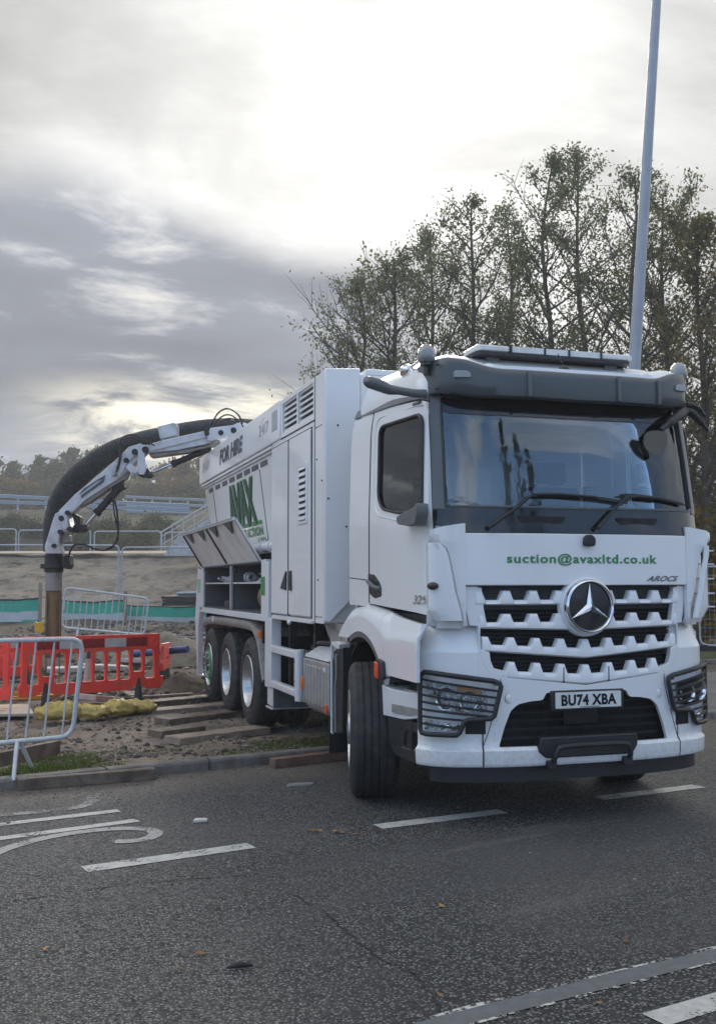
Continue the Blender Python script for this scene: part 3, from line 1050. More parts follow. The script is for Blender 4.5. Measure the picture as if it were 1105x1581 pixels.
for z in (.60, .66, .72, .78, .84):
    lg.tube([(XC+x, fb(x)+.07, z) for x in frange(-.62, .62, 12)], [.012]*13, 5)
lg.build('lower_grille_bar', BLACKP, TR)
for a, b in ((-.16, .12),):
    MB().box(XC+a, XC+b, .05, .09, .68, .90).build('radar_unit', BLACKG, TR, bevel=.01)
# black tow beam housing with its tube
MB().prism(rpoly([(-.385, .615), (.385, .615), (.385, .535), (.34, .47), (-.34, .47), (-.40, .52)], .02), 'y', -.035, .06, fn=lambda x, y, z: (XC+x, y, z)).build('tow_housing', BLACKP, TR, bevel=.01)
MB().tube(cr([(XC-.30, .0, .42), (XC-.30, -.07, .47), (XC-.285, -.085, .52), (XC-.24, -.09, .555), (XC, -.09, .56), (XC+.24, -.09, .555), (XC+.285, -.085, .52), (XC+.30, -.07, .47), (XC+.30, .0, .42)], 5), .017, 8).build('under_ride_tube', BLACKP, TR)
for x in (-.30, .30):
    MB().box(XC+x-.04, XC+x+.03, -.055, .06, .395, .455).build('tube_bracket', BLACKP, TR, bevel=.006)
for s in (-1, 1):
    MB().lathe([(0, -.0015), (.033, -.0015), (.035, .0), (.035, .01)], (XC+s*.588, fb(.588)-.002, .885), 'y', 28).build('tow_eye_cap', WHITE, TR)
    MB().tube([(XC+s*(.588+.037*cos(a)), fb(.588+.037*s*cos(a)*s)-.001, .885+.037*sin(a)) for a in frange(0, 2*pi, 24)][:-1], .0025, 4, closed=True).build('tow_eye_gap', SEAM, TR)

pl = MB().prism(rpoly([(-.26, .807), (.26, .807), (.26, .918), (-.26, .918)], .008), 'y', -.012, -.004, fn=lambda x, y, z: (XC+x, y-.012, z)).build('number_plate', PLATE, TR)
text_fit('BU74 XBA', -.216, .222, .822, .902, lambda u, v: (XC+u, -.0255, v), bold=.042, space=1.08).build('plate_characters', BLACKG, pl, smooth=0)
MB().box(XC-.07, XC+.09, -.0252, -.024, .8105, .8155).build('plate_footer', DTXT, pl)
MB().box(XC-.29, XC+.29, -.012, .06, .79, .93).build('plate_holder', BLACKP, TR, bevel=.006)

# bumper corners with lamps and their guards
for s in (-1, 1):
    S0, S1 = .788, 1.27
    zs = ZL+[.60, .64, .70, .80, .90, 1.0, 1.08, 1.15, 1.20, 1.205, 1.22, 1.28, 1.31, 1.335, 1.36, 1.385, 1.40]
    cor = bump_slab(s*S0, s*S1, zs, nu=34).build('bumper_corner', WHITE, TR, bevel=.004)
    # inner raised part between grille and corner
    ip = [(.79, 1.385), (.795, 1.20), (.75, 1.09), (.70, 1.045), (.655, 1.02), (.66, .97), (.80, .97), (.80, 1.385)]
    MB().prism([(s*a, b) for a, b in ip], 'y', .0, .04, fn=lambda x, y, z: (XC+x, fb(x)+y, z)).build('bumper_infill', WHITE, TR)
    # lamp opening: cut along the surface with a radial slab
    def surf_prism(poly, o0, o1, nm, mat, par, sub=0, **k):
        m = MB()
        n = len(poly)
        va = [bump_pt(s*a, z, o0) for a, z in poly]
        vb = [bump_pt(s*a, z, o1) for a, z in poly]
        m.add(va+vb, [tuple(range(n)), tuple(range(2*n-1, n-1, -1))]+[(i, i+n, (i+1) % n+n, (i+1) % n) for i in range(n)])
        return m.build(nm, mat, par, **k) if nm else m

    def dense(poly, st=.03):
        out = []
        for (a, b), (c, e) in zip(poly, poly[1:]+poly[:1]):
            k = max(1, int(sqrt((a-c)**2+(b-e)**2)/st))
            out += [(a+(c-a)*i/k, b+(e-b)*i/k) for i in range(k)]
        return out

    def surf_grid(s0, s1, z0f, z1f, off, nm, mat, par, nu=14, nv=6, th=.01, **k):
        A, B = [], []
        for i in range(nu+1):
            a = s0+(s1-s0)*i/nu
            za, zb = z0f(a), z1f(a)
            A.append([bump_pt(s*a, z, off) for z in frange(za, zb, nv)])
            B.append([bump_pt(s*a, z, off-th) for z in frange(za, zb, nv)])
        return MB().slab(A, B).build(nm, mat, par, **k)
    hl = empty('headlight', tuple(bump_pt(s*.95, .85)), parent=TR)
    ztop_ = lambda a: lerp_tab([(.74, .947), (.95, .985), (1.17, 1.005)], a)
    zbot_ = lambda a: lerp_tab([(.752, .80), (.80, .79), (.91, .776), (1.0, .79), (1.08, .815), (1.13, .87), (1.17, .95)], a)
    surf_grid(.70, 1.205, lambda a: lerp_tab([(.70, .765), (.88, .755), (.94, .655), (1.205, .65)], a), lambda a: lerp_tab([(.70, 1.0), (1.205, 1.06)], a), .006, 'lamp_liner', HLINER, hl, nu=22, th=.012)
    surf_grid(.755, 1.168, zbot_, ztop_, .012, 'lamp_bowl', BOWL, hl, nu=24, th=.01)
    surf_grid(.79, .965, lambda a: lerp_tab([(.79, .922), (.965, .945)], a), lambda a: lerp_tab([(.79, .945), (.965, .978)], a), .019, 'indicator', AMBERC, hl, nu=8, th=.008)
    for (a, z, r_) in ((1.035, .887, .072), (.885, .872, .062)):
        c0 = bump_pt(s*a, z, .016)
        nrm = (bump_pt(s*a, z, 1)-bump_pt(s*a, z, 0)).normalized()
        aim = (nrm+Vector((0, -1.2, 0))).normalized()
        q = aim.to_track_quat('Z', 'Y').to_matrix().to_4x4()
        MB().lathe([(.0, -.030), (.018, -.028), (.019, -.012), (.030, -.020), (r_*.8, -.006), (r_, .010), (r_+.006, .010), (r_+.004, -.01)], (0, 0, 0), 'z', 28).xf(Matrix.Translation(c0) @ q).build('reflector', CHROME, hl, smooth=60)
        MB().ball((0, 0, 0), .017, 8).xf(Matrix.Translation(c0+aim*-.005)).build('bulb', LENS, hl)
    # chrome facets
    for (a, z) in ((.80, .83), (.80, .88), (.95, .82), (1.11, .93), (1.10, .87), (.96, .935)):
        c0 = bump_pt(s*a, z, .02)
        MB().ball(tuple(c0), .020, 5, sx=1, sy=.4, sz=.8).build('facet', CHROME, hl, smooth=0)
    surf_grid(.757, 1.166, lambda a: zbot_(a)+.004, lambda a: ztop_(a)-.003, .030, 'lamp_cover', GLASS_LAMP, hl, nu=24, th=.003, smooth=60)
    # fog lamp in the lower leg
    surf_grid(.95, 1.19, lambda a: .668, lambda a: lerp_tab([(.95, .712), (1.15, .738), (1.19, .72)], a), .014, 'fog_lamp', BOWL, hl, nu=12, th=.006)
    for a, z in ((.985, .69), (1.02, .70), (1.06, .69)):
        MB().ball(tuple(bump_pt(s*a, z, .018)), .017, 6, sy=.5).build('facet', CHROME, hl, smooth=0)
    # black pocket beside it
    surf_grid(.765, .905, lambda a: .645, lambda a: .737, .004, 'bumper_pocket', MESHB, TR, nu=8, th=.01)
    # guard frame + bars, standing 5 cm proud
    fr = [(1.196, 1.04), (1.165, 1.069), (1.13, 1.068), (.72, 1.012), (.675, .995), (.668, .972), (.715, .775), (.735, .757), (.89, .747), (.915, .735), (.945, .662), (.965, .645), (1.155, .645), (1.185, .652), (1.197, .68)]
    frd = dense(fr, .03)
    gd = MB().tube([bump_pt(s*a, z, .055 if s < 0 else .03) for a, z in frd], .018, 8, closed=True).build('headlight_guard', BLACKP, TR, smooth=60)
    for (a0, z0), (a1, z1) in (((1.197, 1.022), (.690, .943)), ((1.197, .97), (.690, .896)), ((1.198, .915), (.702, .845)), ((1.198, .867), (.722, .802)), ((1.198, .815), (.755, .771)), ((1.199, .767), (.916, .745)), ((1.199, .719), (.948, .691))):
        MB().tube([bump_pt(s*(a0+(a1-a0)*t), z0+(z1-z0)*t, .055 if s < 0 else .03) for t in frange(0, 1, 14)], .0082, 6).build('guard_bar', BLACKP, gd)
    for a, z in ((.70, .99), (.955, .70)):
        MB().tube([bump_pt(s*a, z, .0), bump_pt(s*a, z, .072 if s < 0 else .045)], .011, 8).build('guard_bolt', BLACKP, gd)
    # seams
    MB().tube([bump_pt(s*(.782+.01*(z-.42)), z, boff(z)+.001) for z in frange(.425, .98, 16)], .004, 5).build('bumper_seam', SEAM, TR)
    MB().tube([bump_pt(s*a, z, .001) for a, z in ((.655, 1.02), (.66, .95), (.70, .80), (.745, .66), (.783, .56))], .003, 5).build('bumper_seam', SEAM, TR)
# valance
bump_slab(-1.20, 1.20, [.305, .33, .40, .42], nu=40, of=lambda z: -.055).build('valance', BLACKP, TR)

# ------------------------------------------------------------ wheels
def tyre_mesh(r=.528, wd=.33, lugs=False, n=96):
    hw = wd/2
    prof = [(.300, -hw+.03), (.318, -hw+.012), (.36, -hw+.004), (.372, -hw-.002), (.384, -hw+.004), (.43, -hw), (.445, -hw-.003), (.455, -hw+.004), (.485, -hw+.010), (.507, -hw+.022), (.519, -hw+.036)]
    gro = []
    a0, a1 = -hw+.044, hw-.044
    ng = 4 if not lugs else 3
    for i in range(ng):
        c = a0+(a1-a0)*(i+1)/(ng+1)
        gro += [(r, c-.008), (r-.013, c-.006), (r-.013, c+.006), (r, c+.008)]
    back = [(a, -b) for a, b in reversed(prof)]
    P = prof+[(r-.002, a0)]+gro+[(r-.002, a1)]+back

    def fn(rr, a, k):
        if lugs and rr > .505 and (k % 4) in (0,) and (abs(a) > .03):
            return rr-.014
        return rr
    m = MB().lathe(P, (0, 0, 0), 'x', n, fn)
    return m


def wheel(c, kind, side=-1, steer=0.0, lugs=False, wd=.33):
    """one wheel of the truck: tyre, rim and bolts; outer face towards -x for side=-1"""
    e = empty('wheel', c, parent=TR)
    mtx = Matrix.Translation(c) @ Matrix.Rotation(steer, 4, 'Z') @ Matrix.Scale(side*-1, 4, (1, 0, 0))
    R_ = .528
    tyre_mesh(R_, wd, lugs).xf(mtx).build('tyre', RUBBER, e, smooth=35)
    h = -wd/2
    if kind == 'drive':
        prof = [(.312, h+.004), (.300, h-.004), (.288, h+.006), (.282, h+.05), (.262, h+.09), (.255, h+.16), (.235, h+.185), (.15, h+.19), (.14, h+.175), (.125, h+.09), (.11, h+.06), (0, h+.055)]
        MB().lathe(prof, (0, 0, 0), 'x', 48).xf(mtx).build('rim', ALU, e, smooth=50)
    elif kind == 'steer_green':
        prof = [(.312, h+.004), (.300, h-.006), (.288, h+.0), (.280, h+.03)]
        MB().lathe(prof, (0, 0, 0), 'x', 48).xf(mtx).build('rim', ALU, e, smooth=50)
        prof = [(.281, h+.028), (.26, h+.035), (.225, h+.02), (.20, h-.012), (.155, h-.022), (.13, h-.022), (.12, h+.0), (.105, h+.01)]
        MB().lathe(prof, (0, 0, 0), 'x', 48).xf(mtx).build('wheel_disc', GREENHUB, e, smooth=50)
        MB().lathe([(.11, h+.01), (.105, h-.01), (.09, h-.022), (0, h-.025)], (0, 0, 0), 'x', 32).xf(mtx).build('hub', CHASSIS, e)
        for k in range(10):
            m = MB()
            a = 2*pi*k/10
            m.lathe([(.032, h-.0), (.032, h-.018), (.018, h-.022), (.016, h-.05), (0, h-.05)], (0, .172*cos(a), .172*sin(a)), 'x', 10)
            m.xf(mtx).build('wheel_nut', ALU, e)
    else:
        prof = [(.312, h+.004), (.300, h-.004), (.288, h+.006), (.28, h+.04), (.24, h+.05), (.20, h+.02), (.13, h+.015), (.12, h-.01), (0, h-.02)]
        MB().lathe(prof, (0, 0, 0), 'x', 48).xf(mtx).build('rim', ALU, e, smooth=50)
    if kind in ('drive',):
        m = MB()
        for k in range(10):
            a = 2*pi*k/10
            m.lathe([(.02, h+.19), (.018, h+.15), (0, h+.15)], (0, .172*cos(a), .172*sin(a)), 'x', 8)
        m.xf(mtx).build('wheel_nut', TANKM, e)
    return e


ST = radians(-15.5)
wheel((.115, 1.40, .528), 'front', -1, ST, wd=.37)
wheel((2.34, 1.40, .528), 'front', 1, ST, wd=.37)
for Y, kd in ((5.745, 'drive'), (7.14, 'drive'), (8.53, 'steer_green')):
    for s in (-1, 1):
        xo = .165 if s < 0 else 2.5-.165
        wheel((xo, Y, .528), kd, s, 0, lugs=True)
        if kd == 'drive':
            wheel((xo+(.36 if s < 0 else -.36), Y, .528), 'inner', s, 0, lugs=True)
    MB().cyl((.3, Y, .528), (2.2, Y, .528), .075, 14).build('axle', CHASSIS, TR)
MB().cyl((.3, 1.42, .50), (2.2, 1.42, .50), .06, 14).build('axle', CHASSIS, TR)

# ------------------------------------------------------------ lower cab side: wing, fender, steps
AC, AZ = 1.43, .60
def wing(s):
    X = lambda x: x if s < 0 else 2.5-x
    # outer skin between arch and bumper, curved shoulder over the tyre
    yy = frange(.16 if s < 0 else .44, 2.02, 40)
    def ztop_w(y):
        return lerp_tab([(.1, 1.40), (.25, 1.405), (.6, 1.43), (1.0, 1.475), (1.4, 1.515), (1.75, 1.49), (1.95, 1.36), (2.02, 1.27)], y)
    def zbot_w(y):
        r = .70
        if y > AC-.64:
            dd = r*r-(y-AC)**2
            z = AZ+sqrt(dd) if dd > 0 else AZ
            if y > AC:
                z = max(z, 1.235)
            return z
        return lerp_tab([(.1, 1.0), (.79, 1.005)], y)
    A, B = [], []
    for y in yy:
        a, b = [], []
        zt, zb = ztop_w(y), zbot_w(y)
        zt = max(zt, zb+.02)
        for k, f in enumerate(frange(0, 1, 14)):
            z = zb+(zt-zb)*f
            sh = .0
            # shoulder: lower panel stands out, upper part folds in under the door
            fold = lerp_tab([(1.18, 0.0), (1.30, .004), (1.325, .028), (1.40, .05), (1.52, .10)], z) if y < .88 else 0.0
            round_ = lerp_tab([(0, 0), (.6, .006), (.8, .022), (.92, .05), (1, .10)], f)
            bl = min(1, max(0, (y-.80)/.14))
            x = .018+(fold)*(1-bl)+round_*bl
            a.append(Vector((X(x), y, z)))
            b.append(Vector((X(x+.03), y, z)))
        A.append(a)
        B.append(b)
    w_ = MB().slab(A, B).build('front_wing', WHITE, TR, smooth=45)
    # dark rubber lip following the arch
    arcp = [Vector((X(.030), AC+.69*cos(a), AZ+.69*sin(a))) for a in frange(radians(66), radians(168), 26)]
    arcp = [q for q in arcp]
    arc2 = [Vector((X(.03), AC+.695*cos(a), AZ+.695*sin(a))) for a in frange(radians(44), radians(155), 30)]
    A, B = [], []
    for a in frange(radians(66), radians(150), 30):
        A.append([Vector((X(.02), AC+r*cos(a), AZ+r*sin(a))) for r in (.655, .705)])
        B.append([Vector((X(.30), AC+r*cos(a), AZ+r*sin(a))) for r in (.655, .705)])
    MB().slab(A, B).build('arch_lip', TRIM, w_, smooth=40)
    # inner liner (black)
    A, B = [], []
    for a in frange(radians(-10), radians(165), 24):
        A.append([Vector((X(.10), AC+.66*cos(a), AZ+.66*sin(a))), Vector((X(.75), AC+.66*cos(a), AZ+.66*sin(a)))])
        B.append([Vector((X(.10), AC+.68*cos(a), AZ+.68*sin(a))), Vector((X(.75), AC+.68*cos(a), AZ+.68*sin(a)))])
    MB().slab(A, B).build('wheel_liner', CHASSIS, TR)
    # edge strip where the wing meets the bumper corner
    if s < 0:
        MB().tube([(X(.03), .165, 1.005), (X(.03), .165, 1.2), (X(.035), .165, 1.30), (X(.07), .165, 1.35), (X(.10), .165, 1.395)], .014, 8).build('wing_edge', WHITE_LOW, w_)
    return w_


for s in (-1, 1):
    w_ = wing(s)
    X = (lambda x: x) if s < 0 else (lambda x: 2.5-x)
    # side indicator on the arch
    e = MB().prism(rpoly([(.93, 1.12), (.80, 1.10), (.77, .98), (.82, .96), (.93, 1.0)], .02), 'x', X(-.015), X(.05)).build('side_indicator', BLACKP, w_, bevel=.006)
    MB().prism(rpoly([(.935, 1.10), (.86, 1.085), (.855, .965), (.93, .985)], .015), 'x', X(-.028), X(-.01)).build('indicator_lens', ORANGE_R, e, bevel=.006)
    # body under the wing: white upper step, grey tread, black lower step
    tuck = lambda y: lerp_tab([(.16, .10), (.45, .07), (.80, .0)], y)
    SX = lambda x, y, z: ((x if s < 0 else 2.5-x), y, z)
    st = MB().prism(rpoly([(.30, .905), (.72, .905), (.885, .925), (.86, .70), (.55, .70), (.32, .735)], .012), 'x', .02, .34, fn=lambda x, y, z: SX(x+tuck(y), y, z))
    us = st.build('upper_step', WHITE_LOW, TR, bevel=.008)
    MB().box(min(X(.11), X(.36)), max(X(.11), X(.36)), .32, .66, .902, .915).build('step_tread', ALU, us)
    MB().prism([(.32, .80), (.70, .80), (.70, .74), (.45, .735), (.33, .76)], 'x', .012, .02, fn=lambda x, y, z: SX(x+tuck(y), y, z)).build('step_recess', MUDG, us)
    MB().box(min(X(.20), X(.5)), max(X(.20), X(.5)), .34, .78, .915, 1.02).build('step_well', CHASSIS, us)
    ls = MB().prism(rpoly([(.82, .695), (.36, .695), (.36, .62), (.56, .62), (.60, .50), (.34, .50), (.34, .42), (.70, .42), (.77, .48)], .02), 'x', .04, .10, fn=lambda x, y, z: SX(x+tuck(y), y, z)).build('lower_step', BLACKP, TR, bevel=.008)
    MB().prism(rpoly([(.34, .495), (.74, .495), (.76, .47), (.66, .415), (.34, .40)], .02), 'x', .04, .36, fn=lambda x, y, z: SX(x+tuck(y), y, z)).build('step_board', CHASSIS, ls, bevel=.006)
    m = MB()
    for y in frange(.36, .68, 7):
        for x in (.11, .14, .20, .26):
            m.box(min(X(x), X(x+.03)), max(X(x), X(x+.03)), y, y+.025, .494, .503)
    m.build('step_grip', ALU, ls)
    MB().box(min(X(.10), X(.3)), max(X(.10), X(.3)), .46, .80, .42, .90).build('step_back', CHASSIS, ls)
# dark mass under the cab: engine, front frame
MB().box(.62, 1.9, .25, 2.6, .55, 1.42).build('engine', CHASSIS, TR, bevel=.03)
for x in (.80, 1.62):
    MB().box(x, x+.09, .2, 9.6, .78, 1.06).build('chassis_rail', CHASSIS, TR)
MB().box(.45, 2.05, .16, .24, .42, 1.0).build('cross_member', CHASSIS, TR)
MB().prism(rpoly([(.9, .60), (1.6, .60), (1.5, .40), (1.0, .40)], .05), 'y', 2.6, 5.2).build('gearbox', CHASSIS, TR)

# ------------------------------------------------------------ black guard behind the front wheel, with its white bracket
g = MB().prism([(1.95, .42), (2.16, .39), (2.20, 1.10), (2.05, 1.14), (1.95, 1.16)], 'x', .03, .62).build('wheel_guard', BLACKP, TR, bevel=.01)
MB().prism([(2.205, 1.155), (1.96, 1.125), (1.93, 1.17), (1.99, 1.19), (2.18, 1.18)], 'x', -.0, .10).build('guard_bracket', WHITE_LOW, TR, bevel=.004)
MB().tube([(.01, 2.20, 1.15), (.01, 2.195, .40), (.01, 2.17, .39)], .012, 6).build('guard_edge', WHITE_LOW, g)
MB().tube([(.012, 2.075, 1.08), (.012, 2.07, .9), (.012, 2.10, .8), (.012, 2.095, .41)], .008, 6).build('guard_edge', GALV, g)
MB().box(.03, .60, 2.18, 2.21, .40, 1.10).build('guard_back', CHASSIS, g)
MB().box(.02, .58, 2.31, 2.325, .20, .52).build('mud_flap', BLACKP, TR)

# ------------------------------------------------------------ ribbed tank with its rounded bottom
tk = MB().prism(rpoly([(-.005, .55), (-.005, .985), (.05, .995), (.60, .995), (.60, .50), (.10, .47)], [.05, .02, .01, .03, .04, .08], 6), 'y', 2.26, 3.05)
tank = tk.build('fuel_tank', TANKM, TR, bevel=.012)
for y in frange(2.44, 2.98, 5):
    MB().prism(rpoly([(y-.035, .58), (y+.035, .58), (y+.035, .93), (y-.035, .93)], .02), 'x', -.014, .0).build('tank_rib', TANKM, tank, bevel=.005)
MB().prism([(-.01, .997), (.03, 1.03), (.13, 1.09), (.60, 1.09), (.60, .997)], 'y', 2.24, 3.07).build('tank_cover', SHEET, tank, bevel=.006)
MB().box(-.022, .0, 2.27, 2.33, .55, .62).build('side_reflector', ORANGE_R, tank, bevel=.004)
MB().box(-.012, -.004, 2.34, 2.38, .90, .94).build('tank_label', PLATE, tank)
MB().box(-.01, .04, 3.06, 3.10, .56, .98).build('tank_strap', GALV, tank, bevel=.005)
MB().box(-.03, .02, 3.085, 3.13, .68, .80).build('side_marker', ORANGE, tank, bevel=.006)
MB().box(.10, .6, 3.1, 3.4, .55, .95).build('battery_case', CHASSIS, TR, bevel=.02)

# ------------------------------------------------------------ side guard between tank and rear wheels
sg = empty('side_guard', (.03, 3.9, .8), parent=TR)
for z0, z1 in ((.95, 1.028), (.578, .65)):
    MB().box(-.02, .06, 3.44, 4.47, z0, z1).build('guard_rail', WHITE_LOW, sg, bevel=.012)
MB().tube([(.035, 3.40, .535), (.035, 3.40, 1.04)], .052, 16).build('guard_post', WHITE_LOW, sg, bevel=.006)
MB().box(.02, .5, 3.36, 3.42, .56, .62).build('guard_stay', WHITE_LOW, sg)
pp = MB().box(-.015, .10, 4.455, 4.60, .56, 1.31)
pp.build('guard_post', WHITE_LOW, sg, bevel=.008)
MB().box(-.018, .03, 4.60, 4.745, .56, 1.93).build('guard_post', WHITE_LOW, sg, bevel=.008)
MB().prism([(4.46, .60), (4.66, .60), (4.66, .38), (4.40, .38), (4.40, .60)], 'x', -.005, .05).build('post_foot', WHITE_LOW, sg)
MB().box(-.02, .80, 4.40, 4.68, .345, .36).build('post_foot', WHITE_LOW, sg)
MB().box(.0, .75, 4.38, 4.40, .36, .60).build('post_foot', GREY_IN, sg)
for y in (3.62, 3.95):
    MB().lathe([(0, .60), (.14, .60), (.145, .62), (.145, .95), (.12, .99), (0, .99)], (.26, y, 0), 'z', 26).build('filter_canister', TANKM, TR, smooth=50)
    for z in (.68, .88):
        MB().tube([(.26+.148*cos(a), y+.148*sin(a), z) for a in frange(0, 2*pi, 22)][:-1], .009, 6, closed=True).build('canister_band', CHASSIS, TR)
MB().box(.16, .24, 3.28, 3.36, .62, 1.33).build('hanger_post', CHASSIS, TR)
MB().box(.16, .24, 4.30, 4.38, .55, 1.33).build('hanger_post', CHASSIS, TR)
MB().box(.72, .76, 2.5, 4.5, .5, 1.33).build('inner_panel', GREY_IN, TR)
MB().prism([(2.78, 1.33), (2.05, 1.33), (2.0, 1.10), (2.45, 1.09)], 'x', .10, .13).build('grey_gusset', MUDG, TR)
MB().tube(cr([(.2, 3.3, 1.08), (.15, 3.1, 1.12), (.2, 2.7, 1.14), (.4, 2.4, 1.2)], 6), .02, 8).build('air_line', BLACKP, TR)
MB().tube(cr([(.25, 3.7, 1.05), (.18, 3.4, 1.04), (.2, 3.1, 1.06), (.3, 2.9, 1.10)], 6), .022, 8).build('air_line', CHASSIS, TR)
MB().ball((.30, 3.36, 1.2), .07, 10, sx=.6, sy=.7, sz=1.6).build('air_valve', CHASSIS, TR)

# ------------------------------------------------------------ body module behind the cab
MO = MB().box(.0, 2.5, 2.44, 4.46, 1.33, 3.62).build('equipment_module', WHITE_BODY, TR, bevel=.01)
# front fairing (faces the road), undercut at its foot
ff = MB().prism([(.0, 1.345), (.05, 1.345), (.33, 1.62), (.335, 3.655), (.0, 3.635)], 'y', 2.375, 2.44).build('front_fairing', WHITE_BODY, TR, bevel=.008)
MB().prism([(.345, 1.7), (2.4, 1.7), (2.4, 3.60), (.345, 3.60)], 'y', 2.40, 2.44).build('front_panel_inner', WHITE_BODY, TR, bevel=.006)
MB().box(.40, 2.3, 2.40, 3.2, 3.60, 3.66).build('module_roof_tray', WHITE_BODY, TR, bevel=.01)
MB().box(-.006, .0, 2.395, 2.69, 1.325, 3.61).build('corner_strip', WHITE_BODY, TR, bevel=.003)
for z in (1.385, 3.13):
    for y in (2.47, 2.54, 2.61, 2.665):
        MB().ball((-.008, y, z), .008, 5).build('rivet', TRIM, TR)
for y, z in ((2.62, 2.83), (2.58, 1.72), (2.45, 2.62)):
    MB().ball((-.008, y, z), .009, 5).build('rivet', CHASSIS, TR)
for x, z in ((.12, 3.12), (.28, 1.45), (.20, 2.2), (.03, 2.45)):
    MB().ball((x, 2.373, z), .010, 5).build('rivet', CHASSIS, TR)
# upper louvres in two bays
lv = MB().box(-.010, .0, 2.70, 4.03, 3.215, 3.62).build('louvre_frame', WHITE_BODY, TR, bevel=.004)
cut(lv, MB().box(-.1, .1, 3.375, 3.975, 3.262, 3.572).box(-.1, .1, 2.75, 3.325, 3.262, 3.572))
cut(MO, MB().box(-.1, .30, 3.375, 3.975, 3.262, 3.572).box(-.1, .30, 2.75, 3.325, 3.262, 3.572))
MB().box(.29, .31, 2.72, 4.0, 3.24, 3.59).build('louvre_backing', CHASSIS, lv)
for (a, b) in ((3.375, 3.975), (2.75, 3.325)):
    for z in frange(3.272, 3.56, 5):
        MB().prism([(.004, z-.006), (.004, z+.014), (.045, z+.050), (.05, z+.04)], 'y', a, b).build('louvre_slat', WHITE_BODY, lv)
# doors with vertical seam, recessed trim line and vent
for (a, b) in ((3.70, 4.425), (2.83, 3.655)):
    zt = 3.150
    dr = MB().prism(rpoly([(a, 1.375), (b, 1.375), (b, zt), (a, zt)], .02), 'x', -.020, -.0).build('side_door', WHITE_BODY, TR, bevel=.006)
    m = MB()
    m.tube([(-.002, a-.012, 1.362), (-.002, b+.012, 1.362), (-.002, b+.012, zt+.012), (-.002, a-.012, zt+.012)], .007, 5, closed=True)
    m.build('door_gap', SEAM, dr)
    if a > 3.5:
        h = [(3.96, 1.645), (3.74, 1.815), (3.72, 1.80), (3.735, 1.62), (3.80, 1.63), (3.80, 1.655), (3.86, 1.63), (3.87, 1.66), (3.93, 1.635)]
        MB().prism(h, 'x', -.034, -.02).build('door_handle', BLACKP, dr)
    else:
        MB().prism(rpoly([(3.50, 1.62), (3.60, 1.62), (3.62, 1.80), (3.52, 1.82)], .01), 'x', -.038, -.02).build('door_handle', BLACKP, dr, bevel=.004)
        vf = MB().box(-.030, -.02, 2.90, 3.28, 2.26, 2.85).build('vent_frame', WHITE_BODY, dr, bevel=.005)
        cut(vf, MB().box(-.1, .1, 2.965, 3.215, 2.29, 2.81))
        MB().box(-.022, -.0205, 2.96, 3.22, 2.285, 2.815).build('vent_backing', CHASSIS, dr)
        for z in frange(2.305, 2.79, 8):
            MB().prism([(-.040, z-.006), (-.022, z+.032), (-.021, z+.026), (-.036, z-.010)], 'y', 2.965, 3.215).build('vent_slat', WHITE_BODY, dr)
MB().box(-.004, .0, 2.70, 4.46, 3.163, 3.205).build('head_rail', WHITE_BODY, TR)
MB().tube([(-.012, 3.678, 1.37), (-.012, 3.678, 3.15)], .012, 6).build('door_gap', SEAM, TR)
MB().tube([(-.006, 2.70, 3.21), (-.006, 4.04, 3.21)], .006, 5).build('panel_seam', SEAM, TR)
MB().tube([(-.006, 2.70, 1.34), (-.006, 2.70, 3.62)], .004, 5).build('panel_seam', SEAM, TR)
MB().box(-.012, .02, 2.80, 4.46, 1.312, 1.345).build('sill_rail', WHITE_LOW, TR, bevel=.004)
MB().ball((-.01, 3.66, 1.30), .045, 8, sx=.5, sz=.6).build('door_hinge', WHITE_LOW, TR)

# ------------------------------------------------------------ hopper tank with its long top panel
HB = lambda z: lerp_tab([(2.05, .165), (3.15, .02)], z)
A = [Vector((HB(3.15), 4.50, 3.15)), Vector((HB(2.05), 4.50, 2.05)), Vector((HB(2.05), 8.85, 2.05)), Vector((HB(3.15), 9.15, 3.15))]
hop = MB().add(A+[Vector((2.5-q.x, q.y, q.z)) for q in A], [(0, 1, 2, 3), (7, 6, 5, 4), (0, 4, 5, 1), (1, 5, 6, 2), (2, 6, 7, 3), (3, 7, 4, 0)])
HOP = hop.build('hopper', WHITE_BODY, TR, bevel=.01)
TP = MB().box(-.02, 2.52, 4.06, 9.38, 3.215, 3.632).build('top_panel', WHITE_BODY, TR, bevel=.012)
MB().box(-.012, .05, 4.50, 9.25, 3.165, 3.200).build('top_rail', WHITE_BODY, TR, bevel=.008)
MB().box(.0, .06, 4.50, 9.2, 3.125, 3.155).build('top_rail', SHEET, TR, bevel=.006)
MB().box(.06, 2.4, 4.46, 4.5, 1.95, 3.2).build('hopper_front_wall', MUDG, TR)


def hop_pt(y, z, off=0.0):
    return Vector((HB(z)-off, y, z))


# row of small windows under the rail
for i, y in enumerate([4.86, 5.35, 5.82, 6.30, 6.80, 7.32, 7.86, 8.42]):
    q = [(y, 3.035), (y+.36, 3.035), (y+.36, 3.095), (y, 3.095)]
    MB().add([hop_pt(a, b, .004) for a, b in q]+[hop_pt(a, b, -.01) for a, b in q], [(0, 1, 2, 3), (7, 6, 5, 4), (0, 4, 5, 1), (1, 5, 6, 2), (2, 6, 7, 3), (3, 7, 4, 0)]).build('slot', GREY_IN, HOP)
for y in (5.30, 8.45, 7.6, 6.5):
    if y in (5.30, 8.45):
        MB().tube([hop_pt(y, z, .001) for z in (3.02, 2.6, 2.12)], .006, 5).build('panel_seam', SEAM, HOP)
# big letters: dark strokes outlined in green on the sloping side
def hmap(off):
    return lambda u, v: hop_pt(-u, v, off)


